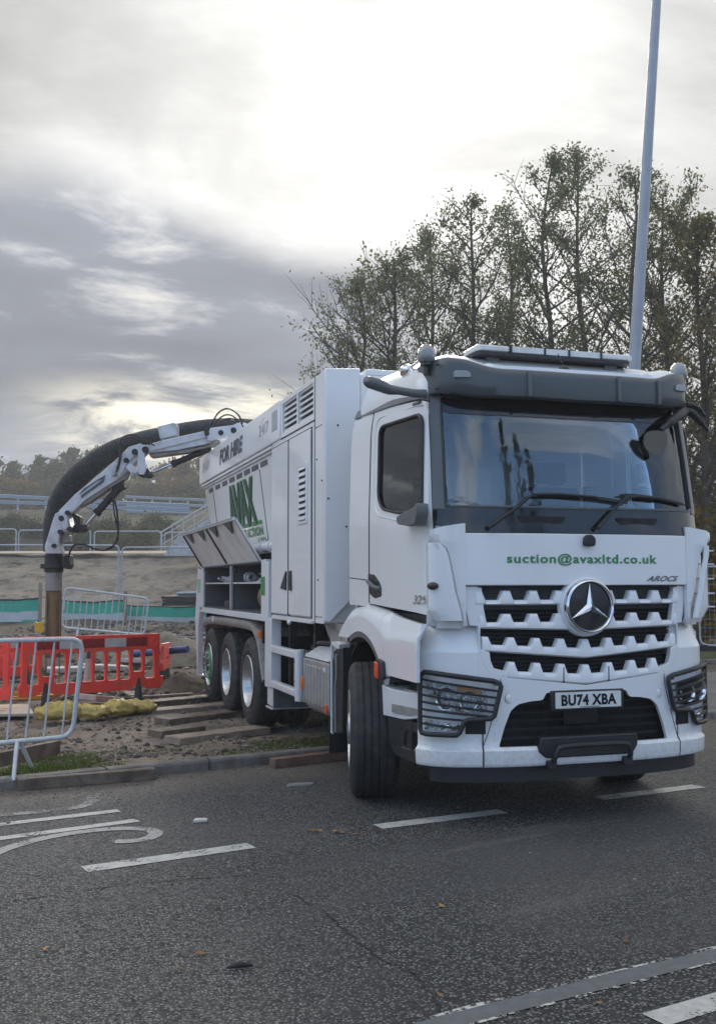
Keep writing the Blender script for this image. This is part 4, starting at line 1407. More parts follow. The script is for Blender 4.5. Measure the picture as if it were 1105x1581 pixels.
text_fit('AVAX', -7.42, -5.70, 2.40, 3.00, hmap(.008), bold=.075, space=.92).build('avax_lettering_outline', GREEN, HOP, smooth=0)
text_fit('AVAX', -7.38, -5.74, 2.42, 2.985, hmap(.013), bold=.035, space=.97).build('avax_lettering', DGREEN, HOP, smooth=0)
text_fit('SUCTION', -6.62, -5.50, 2.27, 2.38, hmap(.008), bold=.03).build('lower_lettering', GREEN, HOP, smooth=0)
m = MB()
for (a, b, c_, d_) in ((6.55, 5.50, 2.40, 2.45),):
    m.add([hop_pt(a, c_, .008), hop_pt(b, c_, .008), hop_pt(b, d_, .008), hop_pt(a, d_, .008)], [(0, 1, 2, 3)])
m.build('green_band', GREEN, HOP, smooth=0)
text_fit('LTD', -5.80, -5.38, 2.15, 2.24, hmap(.008), bold=.01).build('lower_lettering', GREEN, HOP, smooth=0)
flat = lambda u, v: (-.024, -u, v)
text_fit('FOR HIRE', -7.62, -6.02, 3.325, 3.535, flat, bold=.045, shear=.18, space=1.0).build('for_hire_lettering', DTXT, TP, smooth=0)
text_fit('24/7', -9.10, -8.50, 3.37, 3.50, flat, bold=.0).build('hours_lettering', GREYTXT, TP, smooth=0)
text_fit('24/7', -5.08, -4.60, 3.37, 3.50, flat, bold=.0).build('hours_lettering', GREYTXT, TP, smooth=0)
for yc in (8.78, 4.78):
    MB().tube([(-.022, yc+.26*cos(a), 3.42+.135*sin(a)) for a in frange(-.4, pi*.5, 24)], .0015, 4).build('hours_swoosh', GREYTXT, TP)
MB().box(-.024, -.02, 4.18, 4.42, 3.34, 3.55).build('plate_sticker', GREYTXT, TP)
# lower pipe along the hopper
MB().tube([(.07, 4.52, 2.11), (.07, 9.0, 2.11)], .055, 14).build('vacuum_pipe', WHITE_LOW, TR, smooth=60)
for y in (4.75, 5.2):
    MB().tube([(.07+.062*cos(a), y, 2.11+.062*sin(a)) for a in frange(0, 2*pi, 18)][:-1], .012, 6, closed=True).build('pipe_clamp', WHITE_LOW, TR)
MB().box(.2, 2.3, 4.5, 9.2, 1.95, 2.06).build('hopper_subframe', CHASSIS, TR)

# ------------------------------------------------------------ side locker, open, above the rear wheels
lk = empty('locker', (.0, 7.0, 1.35), parent=TR)
MB().box(.0, .68, 5.0, 9.0, 1.33, 1.36).build('locker_floor', GREY_IN, lk)
MB().box(.64, .68, 5.0, 9.0, 1.36, 1.93).build('locker_back', GREY_IN, lk)
MB().box(.0, .68, 4.96, 9.0, 1.925, 1.95).build('locker_top', GREY_IN, lk)
for a, b in ((4.96, 5.0), (6.82, 6.90), (8.96, 9.0)):
    MB().box(.01, .66, a, b, 1.36, 1.925).build('locker_divider', GREY_IN, lk)
MB().box(-.004, .02, 6.80, 6.92, 1.36, 1.925).build('divider_trim', GALV, lk)
MB().box(.02, .62, 6.90, 8.96, 1.690, 1.710).build('shelf', SHEET, lk)
MB().box(.02, .62, 5.0, 6.82, 1.690, 1.710).build('shelf', SHEET, lk)
MB().box(-.015, .06, 4.74, 9.25, 1.27, 1.345).build('locker_sill', WHITE_LOW, lk, bevel=.006)
MB().box(-.015, .06, 4.745, 4.96, 1.345, 1.96).build('locker_post', WHITE_LOW, lk, bevel=.006)
MB().box(-.02, -.014, 4.76, 4.955, 1.56, 1.768).build('green_patch', GREEN, lk)
MB().prism([(9.0, 1.345), (9.0, 1.95), (9.50, 1.95), (9.72, 1.2), (9.50, .32), (9.40, .32), (9.45, 1.0), (9.3, 1.27)], 'x', -.015, .06).build('rear_post', WHITE_LOW, lk, bevel=.006)
MB().box(-.02, -.014, 9.22, 9.50, 1.56, 1.768).build('green_patch', pmat('pale_green_vinyl', (.25, .48, .33), .4), lk)
MB().box(-.01, .3, 9.2, 9.55, .30, .32).build('post_foot', WHITE_LOW, lk)
LIDM = pmat('lid_sheet', (.74, .73, .72), .42, metal=.0, var=.08, vscale=2.5, dirt=(.50, .47, .43), dirt_amt=.4)
# aluminium lid halves propped up and out
lx = lambda f: -.302*f
lz = lambda f: 1.937+(2.427-1.937)*f
for a, b in ((5.06, 7.03), (7.07, 9.08)):
    P = [(lx(0), lz(0)), (lx(1), lz(1)), (lx(1)+.02, lz(1)+.012), (lx(0)+.02, lz(0)+.012)]
    ld = MB().prism(P, 'y', a, b).build('locker_lid', LIDM, TR, bevel=.003)
    MB().tube([(lx(1)-.004, a, lz(1)), (lx(1)-.004, b, lz(1))], .022, 8).build('lid_edge', WHITE_LOW, ld)
    for y in ((a+.45, a+1.45)):
        T = [(lx(.97)-.012, y-.22, lz(.97)), (lx(.97)-.012, y+.22, lz(.97)), (lx(.72)-.012, y+.02, lz(.70))]
        MB().add([Vector(q) for q in T]+[Vector((q[0]-.01, q[1], q[2]-.006)) for q in T], [(0, 1, 2), (5, 4, 3), (0, 3, 4, 1), (1, 4, 5, 2), (2, 5, 3, 0)]).build('lid_gusset', GREY_IN, ld)
    MB().tube([(lx(0)-.012, b-.01, lz(0)), (lx(1)-.012, b-.01, lz(1))], .012, 6).build('lid_edge', CHASSIS, ld)
    MB().tube([(lx(0)-.010, a+.01, lz(0)), (lx(1)-.010, a+.01, lz(1))], .008, 6).build('lid_edge', GALV, ld)
    MB().tube([(lx(.04)-.01, a, lz(.02)), (lx(.04)-.01, b, lz(.02))], .010, 6).build('lid_hinge', GALV, ld)
for y in (9.08, 6.95):
    MB().tube([(-.02, y+.25, 1.94), (.03, y-.3, 1.86)], .012, 6).build('lid_stay', CHASSIS, TR)
# handrail on the hopper's lid edge and small things
MB().tube([(lx(1)-.02, 5.1, lz(1)+.01), (lx(1)-.02, 9.05, lz(1)+.01)], .012, 6).build('lid_rail', GALV, TR)

# mudguard over the three rear wheels
mg = cr([(9.13, 1.03, 0), (9.05, 1.13, 0), (8.90, 1.19, 0), (8.5, 1.225, 0), (7.5, 1.245, 0), (6.5, 1.25, 0), (5.75, 1.245, 0), (5.42, 1.20, 0), (5.22, 1.10, 0), (5.09, .98, 0), (4.98, .80, 0), (4.86, .63, 0)], 4)
A, B = [], []
for i, q in enumerate(mg):
    g_ = (mg[min(i+1, len(mg)-1)]-mg[max(i-1, 0)]).normalized()
    nn = Vector((g_.y, -g_.x, 0))
    if nn.y < 0 and abs(nn.y) > .1 or (nn.x > 0 and i > len(mg)//2):
        nn = -nn
    cen_ = Vector((7.1, .5, 0))
    if (q-cen_).dot(nn) < 0:
        nn = -nn
    rows = [(.62, 0), (.04, 0), (-.005, -.012), (-.012, -.045), (-.006, -.085), (.01, -.10)]
    A.append([Vector((x, q.x+nn.x*o, q.y+nn.y*o)) for x, o in rows])
    B.append([Vector((x+.012 if k > 1 else x, q.x+nn.x*(o-.012), q.y+nn.y*(o-.012))) for k, (x, o) in enumerate(rows)])
MB().slab(A, B).build('rear_mudguard', MUDG, TR, smooth=50)
MB().box(.03, .62, 4.80, 4.83, .45, 1.10).build('mud_flap', CHASSIS, TR)
MB().box(-.03, .02, 4.98, 5.08, 1.08, 1.16).build('side_marker', ORANGE, TR, bevel=.006)
MB().box(.0, .05, 4.93, 4.98, 1.02, 1.22).build('marker_bracket', CHASSIS, TR)
MB().tube([(-.01, 8.1, 1.16), (-.01, 8.1, 1.24)], .018, 6).build('hook', WHITE_LOW, TR)
MB().box(.1, 2.4, 9.30, 9.42, .7, 1.25).build('rear_cross_member', CHASSIS, TR)
MB().box(.3, 2.3, 9.35, 9.45, 1.3, 3.2).build('hopper_rear_wall', WHITE_BODY, TR)


# far side: plain guards so that the other flank holds up from a side step
MB().box(2.44, 2.52, 2.5, 9.3, 1.30, 1.95).build('far_locker', WHITE_BODY, TR, bevel=.01)
MB().box(1.95, 2.47, 2.5, 4.3, .5, 1.0).build('far_tank', TANKM, TR, bevel=.05)

# ------------------------------------------------------------ things lying in the locker
def coil(cy, cz, cx, r, turns, tr, nm, mat, label, wid=.25):
    pts = []
    for i in range(int(turns*20)+1):
        a = 2*pi*i/20
        rr = r+random.uniform(-.006, .006)
        pts.append((cx+rr*cos(a), cy-wid/2+wid*i/(turns*20), cz+rr*sin(a)))
    o = MB().tube(pts, tr, 7).build(nm, mat, None, smooth=60)
    return tag(o, label, 'hose')


coil(5.25, 1.535, .22, .15, 7, .022, 'coiled_hose', HOSEB, 'coil of brown hose lying in the open truck locker, lower front bay', .5)
hs = MB()
for k in range(3):
    pts = [(.15+.05*k+random.uniform(-.02, .02), 5.1+1.2*t, 1.725+.035*k+.02*sin(t*6+k)) for t in frange(0, 1, 10)]
    hs.tube(cr(pts, 3), .016, 7)
tag(hs.build('grey_lance', SHEET, None), 'grey lance pipes laid on the shelf of the truck locker, front bay', 'pipe')
rg = MB()
for k in range(26):
    c = Vector((random.uniform(.06, .4), random.uniform(7.3, 8.5), 1.735+random.uniform(0, .03)))
    q = Matrix.Translation(c) @ Matrix.Rotation(random.uniform(0, 3), 4, (random.random(), random.random(), random.random()))
    rg.box(-.05, .05, -.03, .03, -.012, .012, q)
tag(rg.build('crumpled_rags', SHEET, None, smooth=0), 'pale crumpled rags heaped on the shelf of the truck locker, rear bay', 'rags')
tag(MB().prism(rpoly([(7.6, 1.362), (8.0, 1.362), (8.0, 1.44), (7.9, 1.46), (7.6, 1.46)], .02), 'x', .12, .4).build('tool_case', BLACKP, None, bevel=.01),
    'small black tool case on the floor of the open truck locker', 'tool case')
fit = MB()
fit.lathe([(.05, -.06), (.065, -.06), (.065, -.03), (.05, -.02), (.05, .02), (.065, .03), (.065, .06), (.05, .06)], (.14, 6.35, 1.776), 'y', 20)
fit.lathe([(.04, -.05), (.055, -.05), (.055, .05), (.04, .05)], (.12, 6.12, 1.766), 'y', 18)
tag(fit.build('hose_coupling', GALV, None), 'steel hose couplings standing on the locker shelf beside the grey pipes', 'coupling')

# ================================================================== THE PLACE
FH = Vector((sin(YAW), cos(YAW), 0))
RH = Vector((cos(YAW), -sin(YAW), 0))


def LD(x, y):
    v = Vector((x-CAM.x, y-CAM.y, 0))
    return v.dot(RH), v.dot(FH)


def XY(l, d_):
    q = CAM+RH*l+FH*d_
    return q.x, q.y


def yk(x):
    return 2.50+.24*(x+2.7)


def y2(x):
    return 10.7+.24*(x-10.26)


def sm(a, b, x):
    t = min(1, max(0, (x-a)/(b-a)))
    return t*t*(3-2*t)


def Hleft(D):
    return lerp_tab([(0, 0), (16, 0), (22, .28), (28, .55), (33, .62), (34, .66), (38, 1.45), (43, 2.85), (45, 3.05), (46.5, 2.75), (52, 2.8), (60, 4.4), (70, 6.2), (78, 7.3), (84, 7.6), (300, 7.8)], D)


def Hright(D):
    return lerp_tab([(0, 0.1), (20, .15), (40, .5), (80, 2.5), (110, 6.5), (300, 7.8)], D)


def H(x, y):
    l, d_ = LD(x, y)
    z = Hleft(d_)*(1-sm(2, 9, l-(d_-30)*.05))+Hright(d_)*sm(2, 9, l-(d_-30)*.05)
    v = y-yk(x)
    if x < 4.2 and d_ < 20:
        zz = .072-.10*sm(.25, 1.8, v)
        k = sm(3.4, 4.0, x)
        if d_ < 16:
            z = zz*(1-k)+.085*k+z
            z = min(z, .09) if d_ < 15 else z
    elif d_ < 20:
        z = .085
    return z


def rough(x, y):
    l, d_ = LD(x, y)
    n_ = noise.noise((x*.9, y*.9, 1.3))*.045+noise.noise((x*2.7, y*2.7, 4))*.028+noise.noise((x*8, y*8, 9))*.013+noise.noise((x*22, y*22, 2))*.006
    if d_ > 14:
        n_ += noise.noise((x*.7, y*.7, 7))*.12*sm(14, 20, d_)
    k = sm(0, .35, y-yk(x))*(1-sm(3.2, 4.0, x) if d_ < 19 else 1)
    return n_*k


# --- materials of the ground
def ground_mat(name, cols, scale=3.0, grass=0.0, gscale=.8, bumpd=.02, pebble=.5, rough_=.95, wet=None, gcol=((.035, .06, .015), (.08, .105, .03))):
    m, t = new_mat(name)
    co = t.n('ShaderNodeTexCoord').outputs['Object']
    a = t.noise(co, scale, 8, .65, .3)
    b = t.noise(co, scale*9, 6, .65)
    c = t.ramp(a, [(.30, cols[0]), (.5, cols[1]), (.70, cols[2])])
    c = t.mix(t.sstep(b, .35, .75, 0, .55), c, cols[3])
    vo = t.n('ShaderNodeTexVoronoi', i_Vector=co, i_Scale=28.0)
    peb = t.sstep(vo.outputs['Distance'], .34, .12, 0, 1)
    pm = t.math('MULTIPLY', peb, t.sstep(t.noise(co, 1.3, 4, .6), .45, .62))
    sepc = t.n('ShaderNodeSeparateColor', i_0=vo.outputs['Color'])
    pc = t.mix(sepc.outputs[0], (.10, .09, .08), (.34, .32, .29))
    c = t.mix(t.math('MULTIPLY', pm, pebble), c, pc)
    if wet:
        wy = t.n('ShaderNodeSeparateXYZ', i_0=co).outputs[1]
        wy = t.math('ADD', wy, t.math('MULTIPLY', t.noise(co, .8, 6, .65), 5.0))
        c = t.mix(t.math('MULTIPLY', t.sstep(wy, 9.5, 13.0), .85), c, t.mix(b, (.045, .036, .028), (.13, .105, .085)))
    hgt = t.math('ADD', t.math('MULTIPLY', b, .6), t.math('ADD', t.math('MULTIPLY', pm, .5), t.noise(co, scale*40, 4, .6)))
    if grass:
        gm = t.sstep(t.noise(co, gscale, 8, .7), .62-grass*.25, .70-grass*.25)
        gc = t.mix(t.noise(co, 14, 5, .7), gcol[0], gcol[1])
        c = t.mix(gm, c, gc)
    p = t.n('ShaderNodeBsdfPrincipled', i_Base_Color=c, i_Roughness=rough_)
    p.inputs['Specular IOR Level'].default_value = .25
    bp = t.n('ShaderNodeBump', i_Strength=1.0, i_Distance=bumpd, i_Height=hgt)
    t.put(p.inputs['Normal'], bp.outputs[0])
    t.n('ShaderNodeOutputMaterial', i_0=p.outputs[0])
    return m


MUDM = ground_mat('muddy_verge', ((.085, .064, .05), (.25, .19, .145), (.42, .335, .26), (.38, .32, .265)), 1.9, grass=.16, bumpd=.03, pebble=.6, wet=True)
SANDM = ground_mat('sandy_bank', ((.08, .062, .05), (.56, .475, .38), (.66, .57, .46), (.32, .265, .21)), 1.5, bumpd=.30, pebble=.2)
SLOPEM = ground_mat('overgrown_slope', ((.035, .035, .02), (.07, .062, .04), (.13, .11, .075), (.035, .035, .022)), .35, grass=.42, gscale=.25, bumpd=.15, pebble=.0)
GRASSM = ground_mat('rough_grass', ((.05, .06, .025), (.07, .085, .03), (.11, .11, .05), (.04, .05, .02)), .8, grass=.6, gscale=.8, bumpd=.05, pebble=.0)


def asphalt():
    m, t = new_mat('asphalt')
    co = t.n('ShaderNodeTexCoord').outputs['Object']
    vo = t.n('ShaderNodeTexVoronoi', i_Vector=co, i_Scale=68.0)
    vb = t.n('ShaderNodeTexVoronoi', i_Vector=co, i_Scale=46.0)
    sc = t.n('ShaderNodeSeparateColor', i_0=vo.outputs['Color'])
    stone = t.mix(t.sstep(sc.outputs[0], .0, 1.0), (.070, .069, .068), (.33, .324, .314))
    c = t.mix(t.sstep(vo.outputs['Distance'], .26, .55), stone, (.022, .022, .022))
    big = t.noise(co, .55, 6, .6, .4)
    c = t.mix(t.sstep(big, .40, .66, 0, .45), c, (.105, .100, .093))
    streak = t.noise(t.vmath('MULTIPLY', co, (.25, 1.6, 1)), 1.1, 6, .6)
    c = t.mix(t.sstep(streak, .48, .72, 0, .30), c, (.030, .030, .032))
    mid = t.noise(co, 7, 6, .7)
    c = t.mix(t.sstep(mid, .56, .74, 0, .45), c, (.13, .122, .11))
    s0 = t.n('ShaderNodeSeparateXYZ', i_0=co)
    vv = t.math('SUBTRACT', s0.outputs[1], t.math('MULTIPLY', s0.outputs[0], .24))
    tv = t.n('ShaderNodeCombineXYZ', i_0=t.math('MULTIPLY', s0.outputs[0], .10), i_1=vv, i_2=0.0).outputs[0]
    polish = t.noise(tv, .95, 4, .55, .3)
    c = t.mix(t.sstep(polish, .48, .60, 0, .42), c, (.058, .058, .062))
    pale = t.noise(tv, 2.1, 6, .65, .5)
    c = t.mix(t.sstep(pale, .57, .70, 0, .40), c, (.20, .19, .175))
    oil = t.sstep(t.noise(co, 1.4, 4, .6, 1.2), .70, .76, 0, .6)
    c = t.mix(oil, c, (.03, .03, .032))
    # dried mud carried off the site: along the kerb and under the truck
    sp_ = t.n('ShaderNodeSeparateXYZ', i_0=co)
    v = t.math('SUBTRACT', sp_.outputs[1], t.math('ADD', 3.148, t.math('MULTIPLY', sp_.outputs[0], .24)))
    v = t.math('ADD', v, t.math('MULTIPLY', t.math('SUBTRACT', t.noise(co, 1.5, 6, .65), .5), 1.2))
    mud = t.sstep(v, -1.15, -.05)
    far_ = t.math('MULTIPLY', t.sstep(sp_.outputs[0], 1.6, 3.2), t.sstep(v, -2.6, -1.2))
    mud = t.math('MAXIMUM', mud, t.math('MULTIPLY', far_, .5))
    mudc = t.mix(t.noise(co, 9, 6, .7), (.085, .068, .052), (.21, .175, .14))
    c = t.mix(t.math('MULTIPLY', mud, .8), c, mudc)
    spot = t.sstep(t.noise(co, 2.3, 9, .75, .6), .66, .74, 0, .5)
    c = t.mix(spot, c, (.17, .15, .13))
    light = t.n('ShaderNodeTexVoronoi', i_Vector=co, i_Scale=33.0)
    ls_ = t.n('ShaderNodeSeparateColor', i_0=light.outputs['Color'])
    chip = t.math('MULTIPLY', t.sstep(ls_.outputs[1], .955, .97), t.sstep(light.outputs['Distance'], .28, .16))
    c = t.mix(t.math('MULTIPLY', chip, .6), c, (.36, .34, .30))
    h = t.math('ADD', t.math('MULTIPLY', t.sstep(vo.outputs['Distance'], .6, .0), 1.0), t.math('MULTIPLY', t.sstep(vb.outputs['Distance'], .5, .0), .9))
    p = t.n('ShaderNodeBsdfPrincipled', i_Base_Color=c, i_Roughness=t.sstep(sc.outputs[1], 0, 1, .55, .95))
    p.inputs['Specular IOR Level'].default_value = .45
    bp = t.n('ShaderNodeBump', i_Strength=1.0, i_Distance=.009, i_Height=h)
    t.put(p.inputs['Normal'], bp.outputs[0])
    t.n('ShaderNodeOutputMaterial', i_0=p.outputs[0])
    return m


ASPH = asphalt()


def paint_mat(name, col, wear):
    m, t = new_mat(name)
    co = t.n('ShaderNodeTexCoord').outputs['Object']
    n_ = t.noise(co, 45, 8, .75)
    n2_ = t.noise(co, 5, 5, .6)
    k = t.sstep(t.math('ADD', n_, t.math('MULTIPLY', t.math('SUBTRACT', n2_, .5), .7)), wear-.03, wear+.03)
    tint = t.vmath('SCALE', col)
    t.put(tint.node.inputs['Scale'], t.sstep(t.noise(co, 18, 5, .6), .3, .7, .8, 1.05))
    df = t.n('ShaderNodeBsdfPrincipled', i_Base_Color=tint, i_Roughness=.7)
    bp = t.n('ShaderNodeBump', i_Strength=.5, i_Distance=.004, i_Height=t.noise(co, 120, 4, .6))
    t.put(df.inputs['Normal'], bp.outputs[0])
    tr = t.n('ShaderNodeBsdfTransparent')
    mx = t.n('ShaderNodeMixShader', i_0=k, i_1=df.outputs[0], i_2=tr.outputs[0])
    t.n('ShaderNodeOutputMaterial', i_0=mx.outputs[0])
    return m


PAINT = paint_mat('worn_road_paint', (.50, .49, .46), .60)
PAINT2 = paint_mat('faded_road_paint', (.36, .35, .33), .60)
PAINT3 = paint_mat('nearly_gone_paint', (.30, .29, .27), .50)
TAR = paint_mat('tar_band', (.135, .14, .145), .80)
CHIPS = paint_mat('white_chips', (.55, .53, .48), .47)
CRACK = paint_mat('crack_dark', (.012, .012, .012), .55)


def struct(mb, name, mat, smooth=40, kind='structure', **k):
    o = mb.build(name, mat, None, smooth=smooth, **k)
    o['kind'] = kind
    return o


# --- road sheet
xs = frange(-120, 160, 28)
G1 = [[Vector((x, y, 0)) for y in (-90, -30, -8, yk(x)+.05)] for x in xs]
struct(MB().grid(G1), 'road', ASPH, smooth=0)

# --- near ground grid beyond the kerb
xs = [-40, -30, -22, -16, -12, -9]+frange(-7, -3.1, 26)+frange(-3, 4.4, 108)+[4.8, 5.4, 6.2, 7, 8, 9.5, 11, 13, 16, 20, 26, 34, 45, 60]
vs_ = [0, .03]+frange(.08, 6.0, 90)+frange(6.12, 14, 70)+frange(14.3, 30, 60)+[31.5, 33, 35, 38, 42, 48, 56, 70]


def near_z(x, y):
    l, d_ = LD(x, y)
    z = H(x, y)+rough(x, y)
    if d_ > 33.4:
        z -= .5
    return z


G1 = [[Vector((x, yk(x)+.10+v, near_z(x, yk(x)+.10+v)-.0)) for v in vs_] for x in xs]
struct(MB().grid(G1), 'ground', MUDM, smooth=80)
# bank and slope
def ldgrid(ls, ds, off=0.0, nz=.1, sc=.5):
    out = []
    for l in ls:
        row = []
        for d_ in ds:
            x, y = XY(l, d_)
            w_ = sm(2, 9, l-(d_-30)*.05)
            z = Hleft(d_)*(1-w_)+Hright(d_)*w_
            z += noise.noise((x*sc, y*sc, 3))*nz+noise.noise((x*sc*3, y*sc*3, 5))*nz*.5+noise.noise((x*sc*8, y*sc*8, 8))*nz*.25
            row.append(Vector((x, y, z+off)))
        out.append(row)
    return out


struct(MB().grid(ldgrid(frange(-34, 14, 110), frange(33.0, 47, 40), nz=.16, sc=.6)), 'sand_bank', SANDM, smooth=80)
struct(MB().grid(ldgrid([-140, -90, -60]+frange(-45, 30, 80)+[40, 60, 90, 140], frange(46.4, 84, 60)+[95, 120, 160, 240, 400], nz=.22, sc=.5)), 'grass_slope', SLOPEM, smooth=80)
# pale strip along the crest of the bank
G1 = []
for l in frange(-34, 8, 80):
    x, y = XY(l, 44.2+.3*noise.noise((l*.3, 0, 0)))
    x2, y2_ = XY(l, 42.9+.3*noise.noise((l*.3, 5, 0)))
    G1.append([Vector((x, y, Hleft(44.2)+.16)), Vector((x2, y2_, Hleft(42.9)+.18))])
struct(MB().grid(G1), 'sand_crest', ground_mat('pale_sand', ((.34, .29, .22), (.42, .36, .28), (.48, .41, .32), (.38, .32, .25)), .8, bumpd=.03, pebble=0), smooth=80)

# --- pavement and grass on the right
PAVE = ground_mat('worn_pavement', ((.10, .10, .10), (.145, .14, .135), (.19, .18, .17), (.15, .14, .13)), 1.2, bumpd=.006, pebble=.25)
xs = frange(3.9, 40, 36)
G1 = [[Vector((x, yk(x)+.12+(y2(x)-yk(x)-.12)*f, .096)) for f in frange(0, 1, 8)] for x in xs]
struct(MB().grid(G1), 'pavement', PAVE, smooth=0)
G1 = [[Vector((x, y2(x)+.08+v, .17+.06*noise.noise((x*.7, v*.7, 1))+v*.012)) for v in frange(0, 34, 40)] for x in frange(3.5, 60, 56)]
struct(MB().grid(G1), 'grass', GRASSM, smooth=80)

KERB = pmat('concrete_kerb', (.17, .155, .14), .85, var=.2, vscale=9, dirt=(.07, .055, .045), dirt_amt=.5, dscale=4, bump=.4, bscale=60)
kb = MB()
kb2 = MB()
k_dir = Vector((1, .24, 0)).normalized()
for i, x in enumerate(frange(-11, 33, 48)):
    a = Vector((x, yk(x), 0))
    b = a+k_dir*.915
    nrm = Vector((-k_dir.y, k_dir.x, 0))
    ht = .10-(.03 if 3.0 < x < 5.5 else 0)
    prof = [(0, -.1), (0, ht-.025), (.012, ht-.005), (.03, ht), (.125, ht), (.125, -.1)]
    A = [[a+nrm*u+Vector((0, 0, v)) for u, v in prof], [b+nrm*u+Vector((0, 0, v)) for u, v in prof]]
    kb.grid(A)
    kb.add([a+nrm*u+Vector((0, 0, v)) for u, v in prof], [tuple(range(6))])
    kb.add([b+nrm*u+Vector((0, 0, v)) for u, v in prof], [tuple(range(5, -1, -1))])
struct(kb, 'kerb', KERB, smooth=30)
for x in frange(3.6, 40, 40):
    a = Vector((x, y2(x), 0))
    b = a+k_dir*.90
    nrm = Vector((-k_dir.y, k_dir.x, 0))
    prof = [(0, .05), (0, .20), (.02, .215), (.10, .215), (.10, .05)]
    kb2.grid([[a+nrm*u+Vector((0, 0, v)) for u, v in prof], [b+nrm*u+Vector((0, 0, v)) for u, v in prof]])
struct(kb2, 'edging', KERB, smooth=30)


# --- road markings: thin worn sheets
def ribbon(pts, w_, name, mat, z=.004, jit=0.0, smooth=0):
    P = [Vector((q[0], q[1], z)) for q in pts]
    P2 = cr(P, 6) if len(P) > 2 else [P[0].lerp(P[1], i/14) for i in range(15)]
    A = []
    for i, q in enumerate(P2):
        g_ = (P2[min(i+1, len(P2)-1)]-P2[max(i-1, 0)]).normalized()
        nn = Vector((-g_.y, g_.x, 0))
        ww = w_*(1+random.uniform(-jit, jit))
        A.append([q-nn*ww/2, q+nn*ww/2])
    o = MB().grid(A).build(name, mat, None, smooth=smooth)
    o['kind'] = 'structure'
    return o


gp = lambda *p_: [on_z(a, b, 0) for a, b in p_]
for q in (((130, 1343), (388, 1306)), ((583, 1277), (776, 1253)), ((924, 1233), (1079, 1214))):
    ribbon(gp(*q), .145, 'lane_marking', PAINT)
ribbon([(-.22, -3.02), (.75, -2.80)], .13, 'lane_marking', PAINT)
ribbon([(-4.9, -.55), (-3.3, -.3)], .145, 'lane_marking', PAINT)
ribbon([(3.9, 1.07), (5.2, 1.33)], .145, 'lane_marking', PAINT)
ribbon(gp((-60, 1266), (0, 1259), (60, 1254), (118, 1247), (142, 1239), (146, 1231)), .11, 'road_lettering', PAINT3)
ribbon(gp((-80, 1283), (184, 1252)), .10, 'road_lettering', PAINT)
ribbon(gp((-80, 1306), (213, 1267)), .10, 'road_lettering', PAINT)
ribbon(gp((-40, 1336), (0, 1315), (50, 1299), (105, 1288), (165, 1281), (215, 1280), (240, 1285), (232, 1294), (205, 1299), (178, 1300)), .10, 'road_lettering', PAINT2)
tb = [(-1.35, -2.93), (-1.0, -2.80), (-.33, -2.655), (.43, -2.50), (1.3, -2.34), (2.6, -2.1), (5, -1.6)]
ribbon(tb, .115, 'tar_band', TAR, z=.005)
ribbon([(a-.012, b+.066) for a, b in tb], .022, 'chip_line', CHIPS, z=.006, jit=.4)
ribbon([(a+.012, b-.066) for a, b in tb], .018, 'chip_line', CHIPS, z=.006, jit=.4)
ck = [(455, 1382), (505, 1412), (545, 1448), (585, 1480), (640, 1505), (665, 1540), (705, 1590)]
cp_ = gp(*ck)
cp3 = []
for a, b in zip(cp_, cp_[1:]):
    for i in range(6):
        q = a.lerp(b, i/6)
        cp3.append((q.x+random.uniform(-.012, .012), q.y+random.uniform(-.03, .03)))
ribbon(cp3, .009, 'road_crack', CRACK, z=.004, jit=.6)
ribbon(gp((0, 1395), (120, 1376), (250, 1361), (380, 1352)), .012, 'road_crack', CRACK, z=.004, jit=.7)

# ================================================================== TIMBER, BAGS, LITTER ON THE VERGE
WOOD = pmat('wet_timber', (.16, .12, .09), .8, var=.3, vscale=4, stretch=(1, 1, 1), dirt=(.045, .034, .026), dirt_amt=.6, dscale=5, bump=.5, bscale=30)
WOODL = pmat('weathered_timber', (.30, .235, .18), .8, var=.3, vscale=5, dirt=(.07, .05, .04), dirt_amt=.45, dscale=5, bump=.5, bscale=30)


def plank(a, b, wd, th, label, z=0.0, mat=WOOD, name='timber_plank', tilt=0.0, group=None):
    """plank whose near edge runs between two ground points a and b"""
    a = Vector((a[0], a[1], 0))
    b = Vector((b[0], b[1], 0))
    g_ = (b-a)
    L_ = g_.length
    m = MB()
    nseg = 8
    A, B = [], []
    g_ = g_.normalized()
    nn = Vector((-g_.y, g_.x, 0))
    if nn.dot(FH) < 0:
        nn = -nn
    for i in range(nseg+1):
        q = g_*(L_*i/nseg-L_/2)
        j = .004*noise.noise((i*1.7, L_*3, wd*9))
        A.append([q+nn*(-wd/2)+Vector((0, 0, th+j)), q+nn*(wd/2)+Vector((0, 0, th-j))])
        B.append([q+nn*(-wd/2-j)+Vector((0, 0, 0)), q+nn*(wd/2)+Vector((0, 0, 0))])
    m.slab(A, B)
    o = m.build(name, mat, None, bevel=.006, smooth=30)
    c = (a+b)/2+nn*wd/2
    o.location = (c.x, c.y, z)
    o.rotation_euler = (0, tilt, 0)
    tag(o, label, 'plank', group)
    return o


